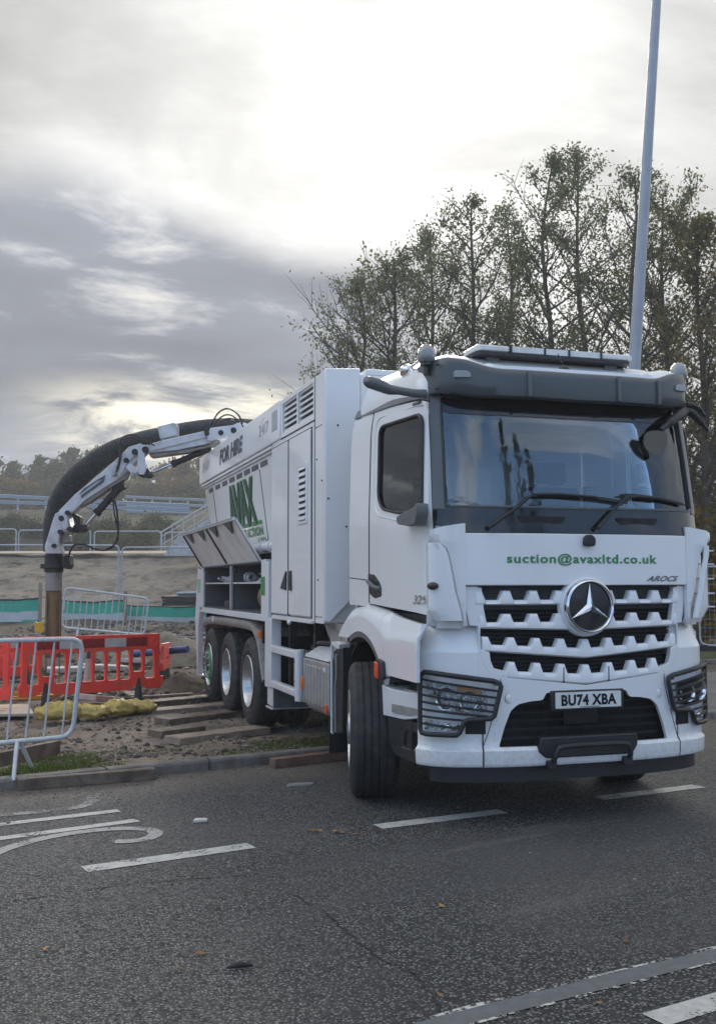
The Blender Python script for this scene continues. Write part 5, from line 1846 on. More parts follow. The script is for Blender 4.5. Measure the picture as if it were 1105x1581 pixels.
GT = 'timbers laid under the rear wheels'
pk = [((172, 1072), (268, 1067), .22, .07, 'wet timber behind the right foot of the red barrier, furthest of the laid timbers'),
      ((232, 1090), (352, 1079), .24, .08, 'wet timber ending under the green hubbed rear wheel'),
      ((236, 1104), (372, 1092), .24, .08, 'wet timber under the gap between rearmost and middle rear wheel'),
      ((262, 1119), (388, 1104), .24, .09, 'dark timber running under the middle rear wheel'),
      ((250, 1137), (318, 1128), .20, .08, 'short timber with cut end, nearest to the gravel left of the rear wheels'),
      ((278, 1148), (418, 1130), .22, .08, 'mud-caked timber in front of the foremost rear wheel'),
      ((330, 1066), (420, 1060), .22, .06, 'timber mostly hidden behind the rear wheels'),
      ((166, 1062), (200, 1080), .16, .09, 'short block of timber just behind the red barrier foot')]
for a, b, wd, th, lab in pk:
    wd *= 1.35
    A_, B_ = on_z(*a, -.02), on_z(*b, -.02)
    plank(A_, B_, wd, th, lab, z=-.045, group=GT, mat=WOOD if random.random() < .6 else WOODL)
plank(on_z(28, 1222, 0), on_z(241, 1204, 0), .10, .095, 'long dark timber lying in the road against the kerb, left of the truck', z=.0, mat=WOOD)
plank(on_z(425, 1187, 0), on_z(552, 1171, 0), .11, .085, 'reddish timber lying against the kerb beside the front tyre', z=.0, mat=pmat('red_timber', (.17, .10, .075), .8, var=.3, dirt=(.05, .035, .03), dirt_amt=.4, bump=.4))
plank(on_z(-30, 1192, .05), on_z(94, 1164, .05), .07, .13, 'dark timber on edge in the grass behind the near grey barrier', z=.05, mat=WOOD)
plank(on_z(205, 1079, .0), on_z(300, 1073, .0), .10, .03, 'thin pale batten lying in the mud right of the yellow sacks', z=.0, mat=WOODL, name='batten')
plank(on_z(258, 1040, .0), on_z(300, 1048, .0), .06, .03, 'pale broken batten on the mud behind the red barrier end', z=.02, mat=WOODL, name='batten')

# sheet of board with red marks
bd = MB().box(-.95, .42, -.50, .62, .0, .035)
q = on_z(28, 1100, .03)
bo = bd.build('board_sheet', pmat('pale_board', (.40, .34, .27), .8, var=.15, dirt=(.2, .16, .12), dirt_amt=.35), None, bevel=.004)
bo.location = (q.x-.25, q.y+.1, .03)
bo.rotation_euler = (0, radians(1.5), .06)
tag(bo, 'pale board sheet with red spray marks behind the near grey barrier', 'board')
m = MB()
for a, b in (((-.35, -.1), (.1, -.13)), ((-.3, .1), (.15, .08)), ((-.1, .15), (-.05, -.2)), ((-.5, .25), (-.1, .3))):
    m.tube([(a[0], a[1], .037), (b[0], b[1], .037)], [.014, .012], 5, flat=.2)
m.build('spray_mark', pmat('red_spray', (.45, .12, .08), .7), bo).matrix_parent_inverse = Matrix.Identity(4)


def sack(px, py, sx, sy, sz, rz, label, seed):
    sx, sy, sz = sx*.82, sy*.8, sz*.85
    q = on_z(px, py, .03)
    m = MB()
    n = 18
    vs, fs = [], []
    for i in range(n+1):
        for k in range(2*n):
            a, b = pi*i/n, pi*k/n
            x, y, z = sin(a)*cos(b), sin(a)*sin(b), cos(a)
            x = math.copysign(abs(x)**.7, x)
            y = math.copysign(abs(y)**.7, y)
            f = 1+.16*noise.noise((x*2.2+seed, y*2.2, z*2))+.09*noise.noise((x*6+seed, y*6, z*6))
            wr = .045*abs(noise.noise((x*3+seed, y*5, z*3)))+.02*noise.noise((x*11+seed, y*11, z*8))
            vs.append((x*sx*(f+wr*2), y*sy*(f-wr), max(-.02, z*sz*f*(.75+.5*noise.noise((x*1.5, seed, y*2)))+sz*.35+wr)))
    for i in range(n):
        for k in range(2*n):
            fs.append((i*2*n+k, (i+1)*2*n+k, (i+1)*2*n+(k+1) % (2*n), i*2*n+(k+1) % (2*n)))
    m.add(vs, fs)
    o = m.build('sandbag', SACK, None, smooth=70)
    o.location = (q.x, q.y, .03)
    o.rotation_euler = (0, 0, rz)
    return tag(o, label, 'sandbag', 'yellow sandbags weighing down the red barrier')


SACK = pmat('yellow_sack', (.50, .36, .09), .6, var=.15, dirt=(.14, .11, .07), dirt_amt=.42, dscale=7, bump=.6, bscale=25)
sack(92, 1108, .34, .20, .17, .3, 'muddy dark yellow sandbag in front of the left barrier foot', 1)
sack(135, 1105, .34, .20, .13, -.5, 'pale flattened yellow sandbag in the middle of the three', 4)
sack(184, 1100, .30, .22, .15, .5, 'creased bright yellow sandbag left of the right barrier foot', 7)
sack(215, 1097, .26, .20, .12, -.2, 'yellow sandbag under the right barrier foot beside the timbers', 9)

# ================================================================== RED PLASTIC BARRIERS
def red_barrier(A, B, h, label, lean=0.0):
    """panel with slots between ground points; A, B are bottom corners (Vectors)"""
    g_ = (B-A)
    L_ = Vector((g_.x, g_.y, 0)).length
    root = empty('plastic_barrier', (A.x, A.y, 0), label, 'barrier', 'red plastic barriers round the dig')
    ux = Vector((g_.x, g_.y, 0)).normalized()
    nn = Vector((-ux.y, ux.x, 0))
    if nn.dot(FH) > 0:
        nn = -nn

    def P(u, v, t):
        f = u/L_
        base = A.lerp(B, f)
        return base+nn*(t-lean*v)+Vector((0, 0, v))
    o = MB()
    body = MB().prism(rpoly([(0, .0), (L_*.10, .0), (L_*.14, .05), (L_*.20, .05), (L_*.24, .0), (L_*.76, 0), (L_*.80, .05), (L_*.86, .05), (L_*.9, .0), (L_, 0), (L_+.02, .12), (L_-.02, .18), (L_-.02, h), (.02, h), (.02, .18), (-.02, .12)], .015, 3), 'y', -.025, .025, fn=lambda x, y, z: (x, y, z))
    ob = body.build('panel', RED, None, smooth=40)
    cu = MB()
    ns = 10
    w_ = (L_-.16)/ns
    for i in range(ns):
        a = .08+i*w_
        zb = .17+(.10 if i in (1, 8) else .0)
        cu.prism(rpoly([(a+.012, zb-.02), (a+w_-.016, zb-.02), (a+w_-.030, h-.215), (a+.026, h-.215)], .035, 4), 'y', -.1, .1)
    cut(ob, cu)
    ob.modifiers.new('bevel', 'BEVEL').width = .008
    ob.data.transform(Matrix.Identity(4))
    for v in ob.data.vertices:
        v.co = P(v.co.x, v.co.z, v.co.y)
    ob.parent = root
    ob.matrix_parent_inverse = wmat(root).inverted()
    # reflective strips between moulded ends
    n = 5
    a0, a1 = .20, L_-.22
    for i in range(n):
        u0, u1 = a0+(a1-a0)*i/n, a0+(a1-a0)*(i+1)/n
        V = [P(u, v, t) for t in (.024, .030) for (u, v) in ((u0+.004, h-.165), (u1-.004, h-.165), (u1-.004, h-.045), (u0+.004, h-.045))]
        MB().add(V, [(0, 1, 2, 3), (7, 6, 5, 4), (0, 4, 5, 1), (1, 5, 6, 2), (2, 6, 7, 3), (3, 7, 4, 0)]).build('reflective_strip', DRED if i % 2 == 0 else REFW, root, smooth=0)
    # moulded boss rings
    for u in (L_-.11,):
        c = P(u, h-.11, .026)
        MB().tube([c+ux*(.05*cos(a))+Vector((0, 0, .05*sin(a))) for a in frange(0, 2*pi, 20)][:-1], .008, 6, closed=True).build('boss_ring', RED, root)
    # cone shaped rubber feet
    for u in (L_*.17, L_*.83):
        b = P(u, 0, 0)
        z0 = .03
        MB().lathe([(0, b.z+.17), (.022, b.z+.16), (.03, b.z+.10), (.072, z0+.02), (.078, z0), (0, z0)], (b.x+nn.x*.02, b.y+nn.y*.02, 0), 'z', 20).build('barrier_foot', RUBBER, root, smooth=50)
    # hinge lugs
    for v in (.12, h-.22):
        c = P(L_+.03, v, 0)
        MB().cyl(c-Vector((0, 0, .04)), c+Vector((0, 0, .05)), .022, 10).build('hinge_lug', RED, root)
    return root


A0, B0 = at(30, 1077, 13.4), at(247, 1062, 14.7)
red_barrier(A0, B0, .765, 'red plastic barrier with white strips facing the road, in front of the suction pipe')
A1, B1 = at(-195, 1086, 14.0), at(16, 1080, 13.6)
red_barrier(A1, B1, .77, 'red plastic barrier cut off by the left edge behind the grey rails')
A2, B2 = at(250, 1036, 16.2), at(261, 1029, 18.2)
red_barrier(A2, B2, .42, 'red plastic barrier seen end on, beside the rear of the truck')
A3, B3 = at(60, 1040, 17.2), at(-60, 1052, 16.3)
red_barrier(B3, A3, .62, 'red plastic barrier behind the dig, half hidden by the front one')


# ================================================================== STEEL CROWD BARRIERS AND SITE FENCES
def rail_barrier(TL, TR_, BR, BL, nb, r, rb, mat, label, group=None, feet=(), rc=.10, name='crowd_barrier'):
    root = empty(name, tuple(BL.lerp(BR, .5)), label, 'barrier', group)
    C4 = [BL, BR, TR_, TL]
    pts = []
    for i in range(4):
        p0, p1, p2 = C4[i-1], C4[i], C4[(i+1) % 4]
        a = p1+(p0-p1).normalized()*rc
        b = p1+(p2-p1).normalized()*rc
        for j in range(7):
            t = j/6
            pts.append(a*(1-t)**2+p1*2*t*(1-t)+b*t*t)
    MB().tube(pts, r, 8, closed=True).build('frame', mat, root, smooth=60)
    for i in range(nb):
        f = (i+.6)/(nb+.2)
        a, b = BL.lerp(BR, f), TL.lerp(TR_, f)
        MB().cyl(a, b, rb, 6).build('bar', mat, root, smooth=60)
    for f, dx_, in feet:
        a = BL.lerp(BR, f)
        z0 = max(.02, H(a.x, a.y))+.0
        for s in (-1, 1):
            e = Vector((a.x, a.y, z0))+FH*(s*.26)+RH*dx_
            MB().tube([a+FH*(s*.03), e], [r*.95, r*.85], 8).build('foot', mat, root, smooth=60)
    return root


WB = pmat('white_powder_coat', (.50, .51, .52), .45, dirt=(.2, .17, .14), dirt_amt=.35, dscale=8)
GB = pmat('dull_galvanised_tube', (.58, .60, .62), .42, metal=.1, var=.12, vscale=14, dirt=(.2, .17, .14), dirt_amt=.2)
TRp, BRp = at(129, 986, 9.1), at(112, 1137, 9.12)
dv = (at(0, 990, 8.70)-at(122, 986, 9.1))
dv = Vector((dv.x, dv.y, 0)).normalized()*2.25
TLp = TRp+dv+Vector((0, 0, .02))
BLp = BRp+dv+Vector((0, 0, -.0))
rail_barrier(TLp, TRp, BRp, BLp, 14, .0205, .0085, GB, 'galvanised steel crowd barrier closest to the camera, cut off by the left edge', 'steel crowd barriers on the site', feet=((.79, .05),), rc=.13)
rail_barrier(at(101, 907, 24.0), at(230, 924, 24.4), at(223, 980, 24.4), at(96, 969, 24.0), 13, .026, .012, WB,
             'white steel crowd barrier leaning behind the suction pipe in front of the green netting', 'steel crowd barriers on the site', rc=.14, feet=((.2, 0), (.8, 0)))
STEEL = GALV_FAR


def heras(px0, px1, D0, D1, z0, z1, label, grp, r=.028, netting=None, mid=True):
    a, b = at(px0, 903, D0), at(px1, 903, D1)
    q = [Vector((a.x, a.y, z0)), Vector((b.x, b.y, z0)), Vector((b.x, b.y, z1)), Vector((a.x, a.y, z1))]
    root = empty('site_fence', ((a.x+b.x)/2, (a.y+b.y)/2, z0), label, 'fence', grp)
    pts = []
    for i in range(4):
        p0, p1, p2 = q[i-1], q[i], q[(i+1) % 4]
        e0, e1 = p1+(p0-p1).normalized()*.16, p1+(p2-p1).normalized()*.16
        for j in range(6):
            t = j/5
            pts.append(e0*(1-t)**2+p1*2*t*(1-t)+e1*t*t)
    MB().tube(pts, r, 7, closed=True).build('frame', STEEL, root, smooth=60)
    if mid:
        m = MB()
        n = 20
        for i in range(1, n):
            f = i/n
            m.tube([q[0].lerp(q[1], f), q[3].lerp(q[2], f)], .0022, 3)
        for i in range(1, 9):
            f = i/9
            m.tube([q[0].lerp(q[3], f), q[1].lerp(q[2], f)], .0022, 3)
        m.build('mesh_infill', STEEL, root, smooth=0)
    MB().box(-.35, .35, -.12, .12, 0, .13, Matrix.Translation((a.x, a.y, z0-.12))).build('fence_block', CHASSIS, root)
    return root


GF = 'steel mesh fence panels along the sandy bank'
heras(-40, 183, 30.4, 31.0, .62, 2.86, 'front mesh fence panel left of the twin posts, behind the suction pipe', GF)
heras(188, 400, 31.0, 31.2, .62, 2.80, 'front mesh fence panel right of the twin posts, running behind the truck', GF)
GF2 = 'mesh fence panels on top of the bank'
for i, (a, b, lab) in enumerate(((-92, 24, 'mesh fence panel on the bank top, leftmost, cut by the left edge'), (28, 139, 'mesh fence panel on the bank top, crossed by the suction hose'),
                                 (145, 248, 'mesh fence panel on the bank top, left of the metal stairs'), (254, 360, 'mesh fence panel on the bank top, behind the metal stairs'))):
    heras(a, b, 48.0, 48.0, 2.75, 4.28-.012*i*5, lab, GF2, r=.035, mid=False)

NETG = pmat('green_netting', (.02, .36, .25), .7, var=.12, vscale=3)
NETW = pmat('grey_white_netting', (.46, .50, .51), .7, var=.08, vscale=3)


def netting(px0, px1, D, label, yt=921, yb=961):
    n = 24
    root = None
    rows = [(0, .07, CHASSIS), (.05, .50, NETG), (.50, .84, NETW), (.84, .97, NETG), (.97, 1.0, NETW)]
    a0, a1 = at(px0, 903, D), at(px1, 903, D)
    zt, zb = CAM.z-(yt-903)*D/FPX, CAM.z-(yb-903)*D/FPX
    root = empty('debris_netting', ((a0.x+a1.x)/2, (a0.y+a1.y)/2, zb), label, 'netting', 'green and white debris netting strips')
    for (f0, f1, mat) in rows:
        A, B = [], []
        for i in range(n+1):
            f = i/n
            q = a0.lerp(a1, f)
            sag = .05*sin(pi*f)+.02*noise.noise((f*6, D, px0*.1))
            bul = .05*noise.noise((f*5, f0*3, px0*.3))
            zz = [zt-sag-(zt-zb)*g for g in (f0, (f0+f1)/2, f1)]
            A.append([Vector((q.x, q.y, z))+FH*bul for z in zz])
            B.append([Vector((q.x, q.y, z))+FH*(bul+.012) for z in zz])
        MB().slab(A, B).build('netting_band', mat, root, smooth=70)
    return root


netting(-30, 63, 30.6, 'green and grey netting strip left of the suction pipe')
netting(92, 191, 30.6, 'green and grey netting strip behind the white crowd barrier', 925, 964)
netting(197, 330, 30.8, 'green and grey netting strip between the wooden post and the truck', 933, 966)
for px, lab, hh in ((194, 'wooden post between two netting strips behind the white barrier', .9), (63, 'wooden post at the right end of the left netting strip', 1.1), (272, 'short wooden post in front of the stairs at the bank top', 0)):
    if hh:
        q = at(px, 903, 30.5)
        tag(MB().box(q.x-.05, q.x+.05, q.y-.05, q.y+.05, .5, 1.75 if px < 100 else 1.5).build('wooden_post', WOODL, None), lab, 'post')

# stack of black crates on pallets
root = empty('crate_stack', tuple(at(280, 930, 29.5)), 'stack of black plastic crates with grey pipes on top, right end of the netting', 'crates')
for i, (px0, px1, y0_, y1_) in enumerate(((253, 310, 920, 924.5), (255, 310, 925, 929.5), (254, 310, 930, 935))):
    a, b = at(px0, y1_, 29.5), at(px1, y0_, 29.5)
    MB().box(0, (b-a).dot(RH), -.4, .4, 0, b.z-a.z, Matrix.Translation((a.x, a.y, a.z)) @ Matrix.Rotation(-YAW, 4, 'Z')).build('crate', CHASSIS, root, bevel=.01)
a = at(274, 916, 29.6)
m = MB()
for i in range(5):
    m.tube([a+RH*.0+Vector((0, 0, -.04*i))+FH*.1*i, a+RH*.7+Vector((0, 0, .02-.03*i))+FH*.1*i], .04, 8)
m.build('grey_pipe_bundle', GALV_FAR, root)

# ================================================================== ROADSIDE GUARD RAILS, STAIRS
BLUEG = pmat('bluish_galvanised', (.27, .34, .42), .55, metal=.1, var=.08)


def guardrail(px0, px1, D, ys, npost, base_y, label, mat, rr=.09, name='guard_rail'):
    a, b = at(px0, 903, D), at(px1, 903, D)
    root = empty(name, ((a.x+b.x)/2, (a.y+b.y)/2, CAM.z-(base_y-903)*D/FPX), label, 'guard rail', 'guard rails along the road above the slope')
    for (ya, yb) in ys:
        za, zb = CAM.z-(ya-903)*D/FPX, CAM.z-(yb-903)*D/FPX
        p0, p1 = Vector((a.x, a.y, za)), Vector((b.x, b.y, zb))
        prof = [(-.0, -rr*1.5), (.05, -rr), (.0, -.3*rr), (.05, 0), (.0, .3*rr), (.05, rr), (.0, rr*1.5), (-.03, rr*1.5), (-.03, -rr*1.5)]
        A = [[p0-FH*u+Vector((0, 0, v)) for u, v in prof+prof[:1]], [p1-FH*u+Vector((0, 0, v)) for u, v in prof+prof[:1]]]
        MB().grid(A).build('rail', mat, root, smooth=30)
    yt = min(q[0] for q in ys)-2
    for i in range(npost):
        f = (i+.5)/npost
        q = a.lerp(b, f)
        yy = ys[0][0]+(ys[0][1]-ys[0][0])*f-1.5
        MB().box(-.07, .07, .03, .13, CAM.z-(base_y-903)*D/FPX, CAM.z-(yy-903)*D/FPX, Matrix.Translation((q.x, q.y, 0)) @ Matrix.Rotation(-YAW, 4, 'Z')).build('post', mat, root)
    return root


guardrail(-40, 90, 76, [(762, 769), (772, 777)], 3, 786, 'bluish guard rail at the far left, left of the suction hose', BLUEG)
guardrail(90, 196, 76, [(769, 776), (777, 784)], 3, 790, 'bluish guard rail partly hidden by the suction hose and arm', BLUEG)
guardrail(192, 330, 80, [(766, 772), (776, 781)], 5, 800, 'upper grey guard rail right of the arm, level with the truck top', GALV_FAR, rr=.07)
guardrail(194, 292, 74, [(777, 781), (784, 789), (791, 795)], 5, 798, 'lower pale blue guard rail with close posts, left of the metal stairs', BLUEG, rr=.13)
# pale verge edge below the rails
a, b = at(150, 903, 73), at(300, 903, 73)

st_ = empty('metal_stairs', tuple(at(280, 860, 40)), 'white metal staircase with twin handrails climbing behind the raised locker lid', 'stairs')
D = 40.0
def zz(y): return CAM.z-(y-903)*D/FPX
for (x0, y0_, x1, y1_, r_) in ((247, 823, 330, 774, .03), (249, 829, 330, 781, .022), (252, 840, 330, 792, .022)):
    for dd in (0, 1.0):
        p0, p1 = at(x0, y0_, D+dd), at(x1, y1_, D+dd)
        MB().tube([p0, p1], r_, 8).build('handrail', WB, st_)
for x in (250, 266, 283, 300):
    yt = 823-(x-247)*.59
    for dd in (0, 1.0):
        MB().tube([at(x, yt, D+dd), at(x, yt+26, D+dd)], .022, 6).build('baluster', WB, st_)
p = [at(252, 858, D), at(330, 858, D), at(330, 796, D), at(275, 828, D)]
MB().add([q for q in p]+[q+FH*1.0 for q in p], [(0, 1, 2, 3), (7, 6, 5, 4), (0, 4, 5, 1), (1, 5, 6, 2), (2, 6, 7, 3), (3, 7, 4, 0)]).build('stringer', WB, st_)
for i in range(9):
    c = at(262+i*8, 846-i*5, D-.02)
    MB().box(-.12, .12, 0, 1.0, 0, .04, Matrix.Translation(c) @ Matrix.Rotation(-YAW, 4, 'Z')).build('tread', GALV_FAR, st_)

# ================================================================== SUCTION BOOM (part of the truck)
f6 = lambda x, y: (x/2.7625, 620+y/2.7625)
DB = 15.35
bm_ = empty('suction_boom', tuple(at(*f6(1000, 130), DB)), parent=TR)


def B6(x, y, d_=0.0):
    return at(*f6(x, y), DB+d_)


hp = [(1120, 100), (1060, 98), (1000, 97), (930, 100), (860, 108), (780, 122), (700, 140), (620, 158), (560, 176), (500, 200), (440, 234), (385, 275), (335, 320), (290, 372), (255, 425), (232, 480), (216, 535), (209, 590), (208, 640)]
hr = [24, 25, 27, 29, 31, 33, 35, 36, 38, 41, 45, 48, 50, 50, 46, 38, 30, 24, 22]
K6 = 1/2.7625*DB/FPX
pts = cr([B6(x, y, .28 if i > 2 else .45) for i, (x, y) in enumerate(hp)], 14)
rs = [lerp_tab([(i*14, r_*K6) for i, r_ in enumerate(hr)], k) for k in range(len(pts))]
rs = [r_*(1+.05*(1 if k % 2 else -1)) for k, r_ in enumerate(rs)]
MB().tube(pts, rs, 24).build('suction_hose', HOSE, bm_, smooth=75)


def plate(poly, d0, d1, name, mat, par=None, bevel=.01, rnd=.0):
    """flat plate in the boom plane, between depth offsets d0 and d1"""
    P = [B6(x, y, 0) for x, y in poly]
    n = len(P)
    va = [q+FH*d0 for q in P]
    vb = [q+FH*d1 for q in P]
    m = MB().add(va+vb, [tuple(range(n)), tuple(range(2*n-1, n-1, -1))]+[(i, i+n, (i+1) % n+n, (i+1) % n) for i in range(n)])
    return m.build(name, mat, par or bm_, bevel=bevel)


up1 = plate([(1010, 105), (905, 122), (880, 150), (700, 172), (632, 190), (640, 225), (760, 212), (880, 188), (930, 168), (1010, 150)], -.14, .10, 'upper_arm', BOOMW)
plate([(700, 172), (880, 132), (888, 160), (640, 222), (638, 190)], -.17, -.14, 'arm_plate', BOOMW, up1)
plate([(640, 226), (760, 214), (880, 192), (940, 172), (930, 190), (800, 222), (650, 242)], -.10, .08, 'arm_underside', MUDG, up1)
plate([(890, 150), (905, 120), (1000, 108), (1030, 96), (1040, 120), (1010, 152), (930, 170), (893, 178)], -.19, .16, 'arm_bracket', BOOMW, up1)
lo1 = plate([(545, 215), (600, 190), (632, 190), (640, 210), (520, 330), (470, 362), (380, 420), (325, 470), (300, 495), (272, 490), (262, 470), (330, 400), (440, 310)], -.14, .10, 'lower_arm', BOOMW)
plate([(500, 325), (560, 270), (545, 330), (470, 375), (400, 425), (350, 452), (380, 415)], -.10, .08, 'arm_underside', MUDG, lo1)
plate([(460, 318), (455, 345), (360, 415), (358, 404), (452, 336), (430, 340), (350, 398), (375, 372)], -.155, -.14, 'arm_lettering', DTXT, lo1, bevel=0)
plate([(520, 330), (560, 262), (600, 225), (635, 200), (610, 185), (560, 200), (500, 262), (500, 300)], -.18, .14, 'knuckle_plate', BOOMW, lo1)
plate([(600, 215), (628, 215), (634, 300), (628, 318), (606, 318), (598, 300)], -.20, -.17, 'link', BOOMW)
plate([(548, 285), (566, 268), (604, 296), (596, 314), (570, 312)], -.20, -.17, 'link', BOOMW)
plate([(600, 300), (640, 290), (652, 310), (640, 326), (600, 322)], -.16, .12, 'link_block', CHASSIS)
plate([(248, 480), (292, 462), (300, 480), (312, 530), (326, 545), (318, 556), (268, 562), (262, 600), (270, 650), (205, 650), (204, 615), (222, 560), (240, 500)], -.14, .12, 'end_plate', BOOMW)
plate([(272, 470), (300, 468), (308, 535), (298, 552), (282, 545)], -.20, -.15, 'link', BOOMW)
plate([(300, 470), (345, 490), (350, 540), (330, 560), (290, 556), (330, 520)], -.06, .10, 'knuckle', CHASSIS)
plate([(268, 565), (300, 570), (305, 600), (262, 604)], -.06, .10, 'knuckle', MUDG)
for (x, y, r_) in ((575, 214, 13), (620, 204, 14), (538, 250, 11), (630, 312, 11), (287, 474, 10), (262, 498, 12), (300, 545, 12), (256, 556, 10), (942, 132, 11), (996, 122, 12), (229, 615, 9)):
    c = B6(x, y, -.21)
    MB().cyl(c, c+FH*.12, r_*K6, 16).build('pivot_pin', CHASSIS, bm_)
# bracket saddle over the hose
plate([(678, 112), (745, 95), (760, 100), (762, 148), (690, 165)], -.12, .10, 'hose_saddle', BOOMW)


def ram(a, b, split, r0, r1, d_=-.02):
    A_, B_ = B6(*a, d_), B6(*b, d_)
    M_ = A_.lerp(B_, split)
    o = MB().cyl(A_, M_, r0, 14).build('ram_cylinder', CHASSIS, bm_)
    MB().cyl(M_, B_, r1, 12).build('ram_rod', CHROME, o)
    MB().cyl(M_-(B_-A_).normalized()*.04, M_+(B_-A_).normalized()*.03, r0*1.2, 14).build('ram_gland', CHASSIS, o)
    return o


ram((900, 200), (645, 304), .62, .045, .025)
ram((525, 352), (350, 545), .62, .055, .026)
plate([(480, 350), (530, 335), (538, 370), (505, 385), (485, 400)], -.08, .08, 'ram_bracket', CHASSIS)
plate([(335, 525), (375, 525), (378, 548), (345, 560)], -.08, .08, 'ram_bracket', CHASSIS)


def loop(ps, r_, d_=-.15):
    MB().tube(cr([B6(x, y, d_) for x, y in ps], 6), r_, 6).build('hydraulic_hose', BLACKP, bm_, smooth=60)


loop([(880, 140), (905, 90), (935, 45), (975, 30), (1015, 55), (1035, 95)], .013)
loop([(885, 140), (915, 95), (950, 62), (985, 58), (1020, 85), (1038, 110)], .012)
loop([(890, 145), (925, 100), (960, 75), (1000, 75), (1030, 105)], .011)
loop([(920, 110), (950, 82), (985, 78), (1010, 98)], .011, -.05)
loop([(500, 300), (510, 240), (512, 180), (530, 150), (570, 142), (620, 165), (660, 188)], .012, -.22)
loop([(505, 290), (518, 230), (520, 175), (545, 155), (590, 160), (640, 185)], .010, -.20)
loop([(490, 420), (500, 470), (505, 560), (490, 605), (460, 632), (410, 630), (365, 612), (320, 612), (300, 640), (292, 680)], .015)
loop([(482, 400), (488, 470), (500, 530), (505, 580), (485, 612), (440, 636)], .011, -.18)
loop([(480, 430), (490, 395), (500, 370)], .015)
plate([(878, 128), (895, 118), (902, 148), (884, 156)], -.22, -.1, 'hose_clamp', CHASSIS)
plate([(500, 270), (515, 275), (505, 325), (490, 322)], -.22, -.14, 'hose_clamp', GALV)
# rotator and nozzle
q0 = lambda y: at(*f6(231, y), DB+.05)
def ringz(y0_, y1_, r_, nm, mat, par=bm_, n=28, bev=.008):
    a, b = q0(y0_), q0(y1_)
    return MB().cyl(Vector((a.x, a.y, a.z)), Vector((a.x, a.y, b.z)), r_*K6, n).build(nm, mat, par, bevel=bev)


rot_ = ringz(650, 695, 38, 'rotator', CHASSIS)
ringz(655, 662, 42, 'rotator_ring', BLACKP, rot_)
ringz(692, 712, 56, 'rotator_flange', CHASSIS, rot_)
ringz(712, 728, 40, 'rotator_ring', BLACKP, rot_)
plate([(280, 660), (305, 655), (310, 700), (300, 715), (275, 710)], -.12, .1, 'rotator_motor', CHASSIS)
nz = ringz(728, 808, 35, 'nozzle_pipe', STEEL_R)
ringz(806, 1090, 34, 'nozzle_mouth', RUSTY, nz)
for x in (203, 231, 259):
    a = at(*f6(x, 820), DB-.06)
    MB().tube([a, Vector((a.x, a.y, .2))], .008, 5).build('nozzle_weld', RUSTY, nz)
# turret on the truck behind the top panel
MB().cyl((1.25, 8.7, 3.2), (1.25, 8.7, 3.75), .38, 24).build('boom_turret', BOOMW, TR)
a = B6(1010, 128, 0)
MB().tube([a, Vector((1.25, 8.7, 3.72))], [.16, .2], 12).build('boom_root', BOOMW, TR)

# ================================================================== LAMP COLUMN
lp0, lp1 = at(978, 575, 17.0), at(1013, 0, 17.0)
dirp = (lp1-lp0).normalized()
t0 = (lp0.z-.0)/dirp.z
base = lp0-dirp*t0
lc = MB().tube([base, base+dirp*1.2, base+dirp*1.25, lp0, lp1, lp1+dirp*1.0], [.115, .115, .105, .098, .072, .066], 24)
lc_ = lc.build('lamp_column', pmat('grey_lamp_column', (.33, .36, .40), .45, metal=.25, var=.06, vscale=3), None, smooth=60)
tag(lc_, 'tall grey steel lamp column rising behind the cab, leaning slightly right', 'lamp post')
tip = lp1+dirp*1.0
MB().tube([tip, tip+RH*-.6+Vector((0, 0, .06))], [.05, .09], 12, flat=.5).build('lantern', GALV, lc_)

# fence glimpsed at the right edge
heras(1078, 1240, 21.0, 20.0, .45, 2.02, 'mesh fence panel beyond the grass at the right edge, beside the cab corner', None, r=.02)

# ================================================================== TREES AND PLANTS
def leaf_mat(name, c0, c1, c2, trans=.35):
    m, t = new_mat(name)
    g_ = t.n('ShaderNodeNewGeometry')
    r_ = g_.outputs['Random Per Island']
    c = t.ramp(r_, [(.0, c0), (.5, c1), (1.0, c2)])
    df = t.n('ShaderNodeBsdfDiffuse', i_0=c)
    tl = t.n('ShaderNodeBsdfTranslucent', i_0=c)
    mx = t.n('ShaderNodeMixShader', i_0=trans, i_1=df.outputs[0], i_2=tl.outputs[0])
    t.n('ShaderNodeOutputMaterial', i_0=mx.outputs[0])
    return m


BARK = pmat('bark', (.075, .062, .05), .9, var=.3, vscale=6, bump=.6, bscale=25)
LEAF_A = leaf_mat('alder_leaf', (.085, .11, .055), (.13, .155, .07), (.20, .20, .09), .55)
LEAF_B = leaf_mat('dull_brown_leaf', (.085, .095, .045), (.15, .14, .06), (.28, .20, .07), .55)
LEAF_G = leaf_mat('deep_green_leaf', (.025, .04, .014), (.045, .065, .02), (.075, .09, .03))
LEAF_Y = leaf_mat('autumn_leaf', (.09, .075, .02), (.17, .115, .025), (.27, .15, .03))
LEAF_O = leaf_mat('olive_leaf', (.055, .06, .022), (.09, .09, .03), (.14, .12, .04))


def add_leaf(V, F, c, s, rnd):
    a = Vector((rnd.gauss(0, 1), rnd.gauss(0, 1), rnd.gauss(0, 1)))
    if a.length < 1e-3:
        a = Vector((1, 0, 0))
    a.normalize()
    b = a.orthogonal().normalized()
    b = Matrix.Rotation(rnd.uniform(0, 2*pi), 3, a) @ b
    e = a.cross(b)
    o = len(V)
    s1, s2 = s*rnd.uniform(.7, 1.3), s*rnd.uniform(.4, .8)
    V += [c-b*s1, c-e*s2+b*s1*.1, c+b*s1, c+e*s2-b*s1*.1]
    F.append((o, o+1, o+2, o+3))


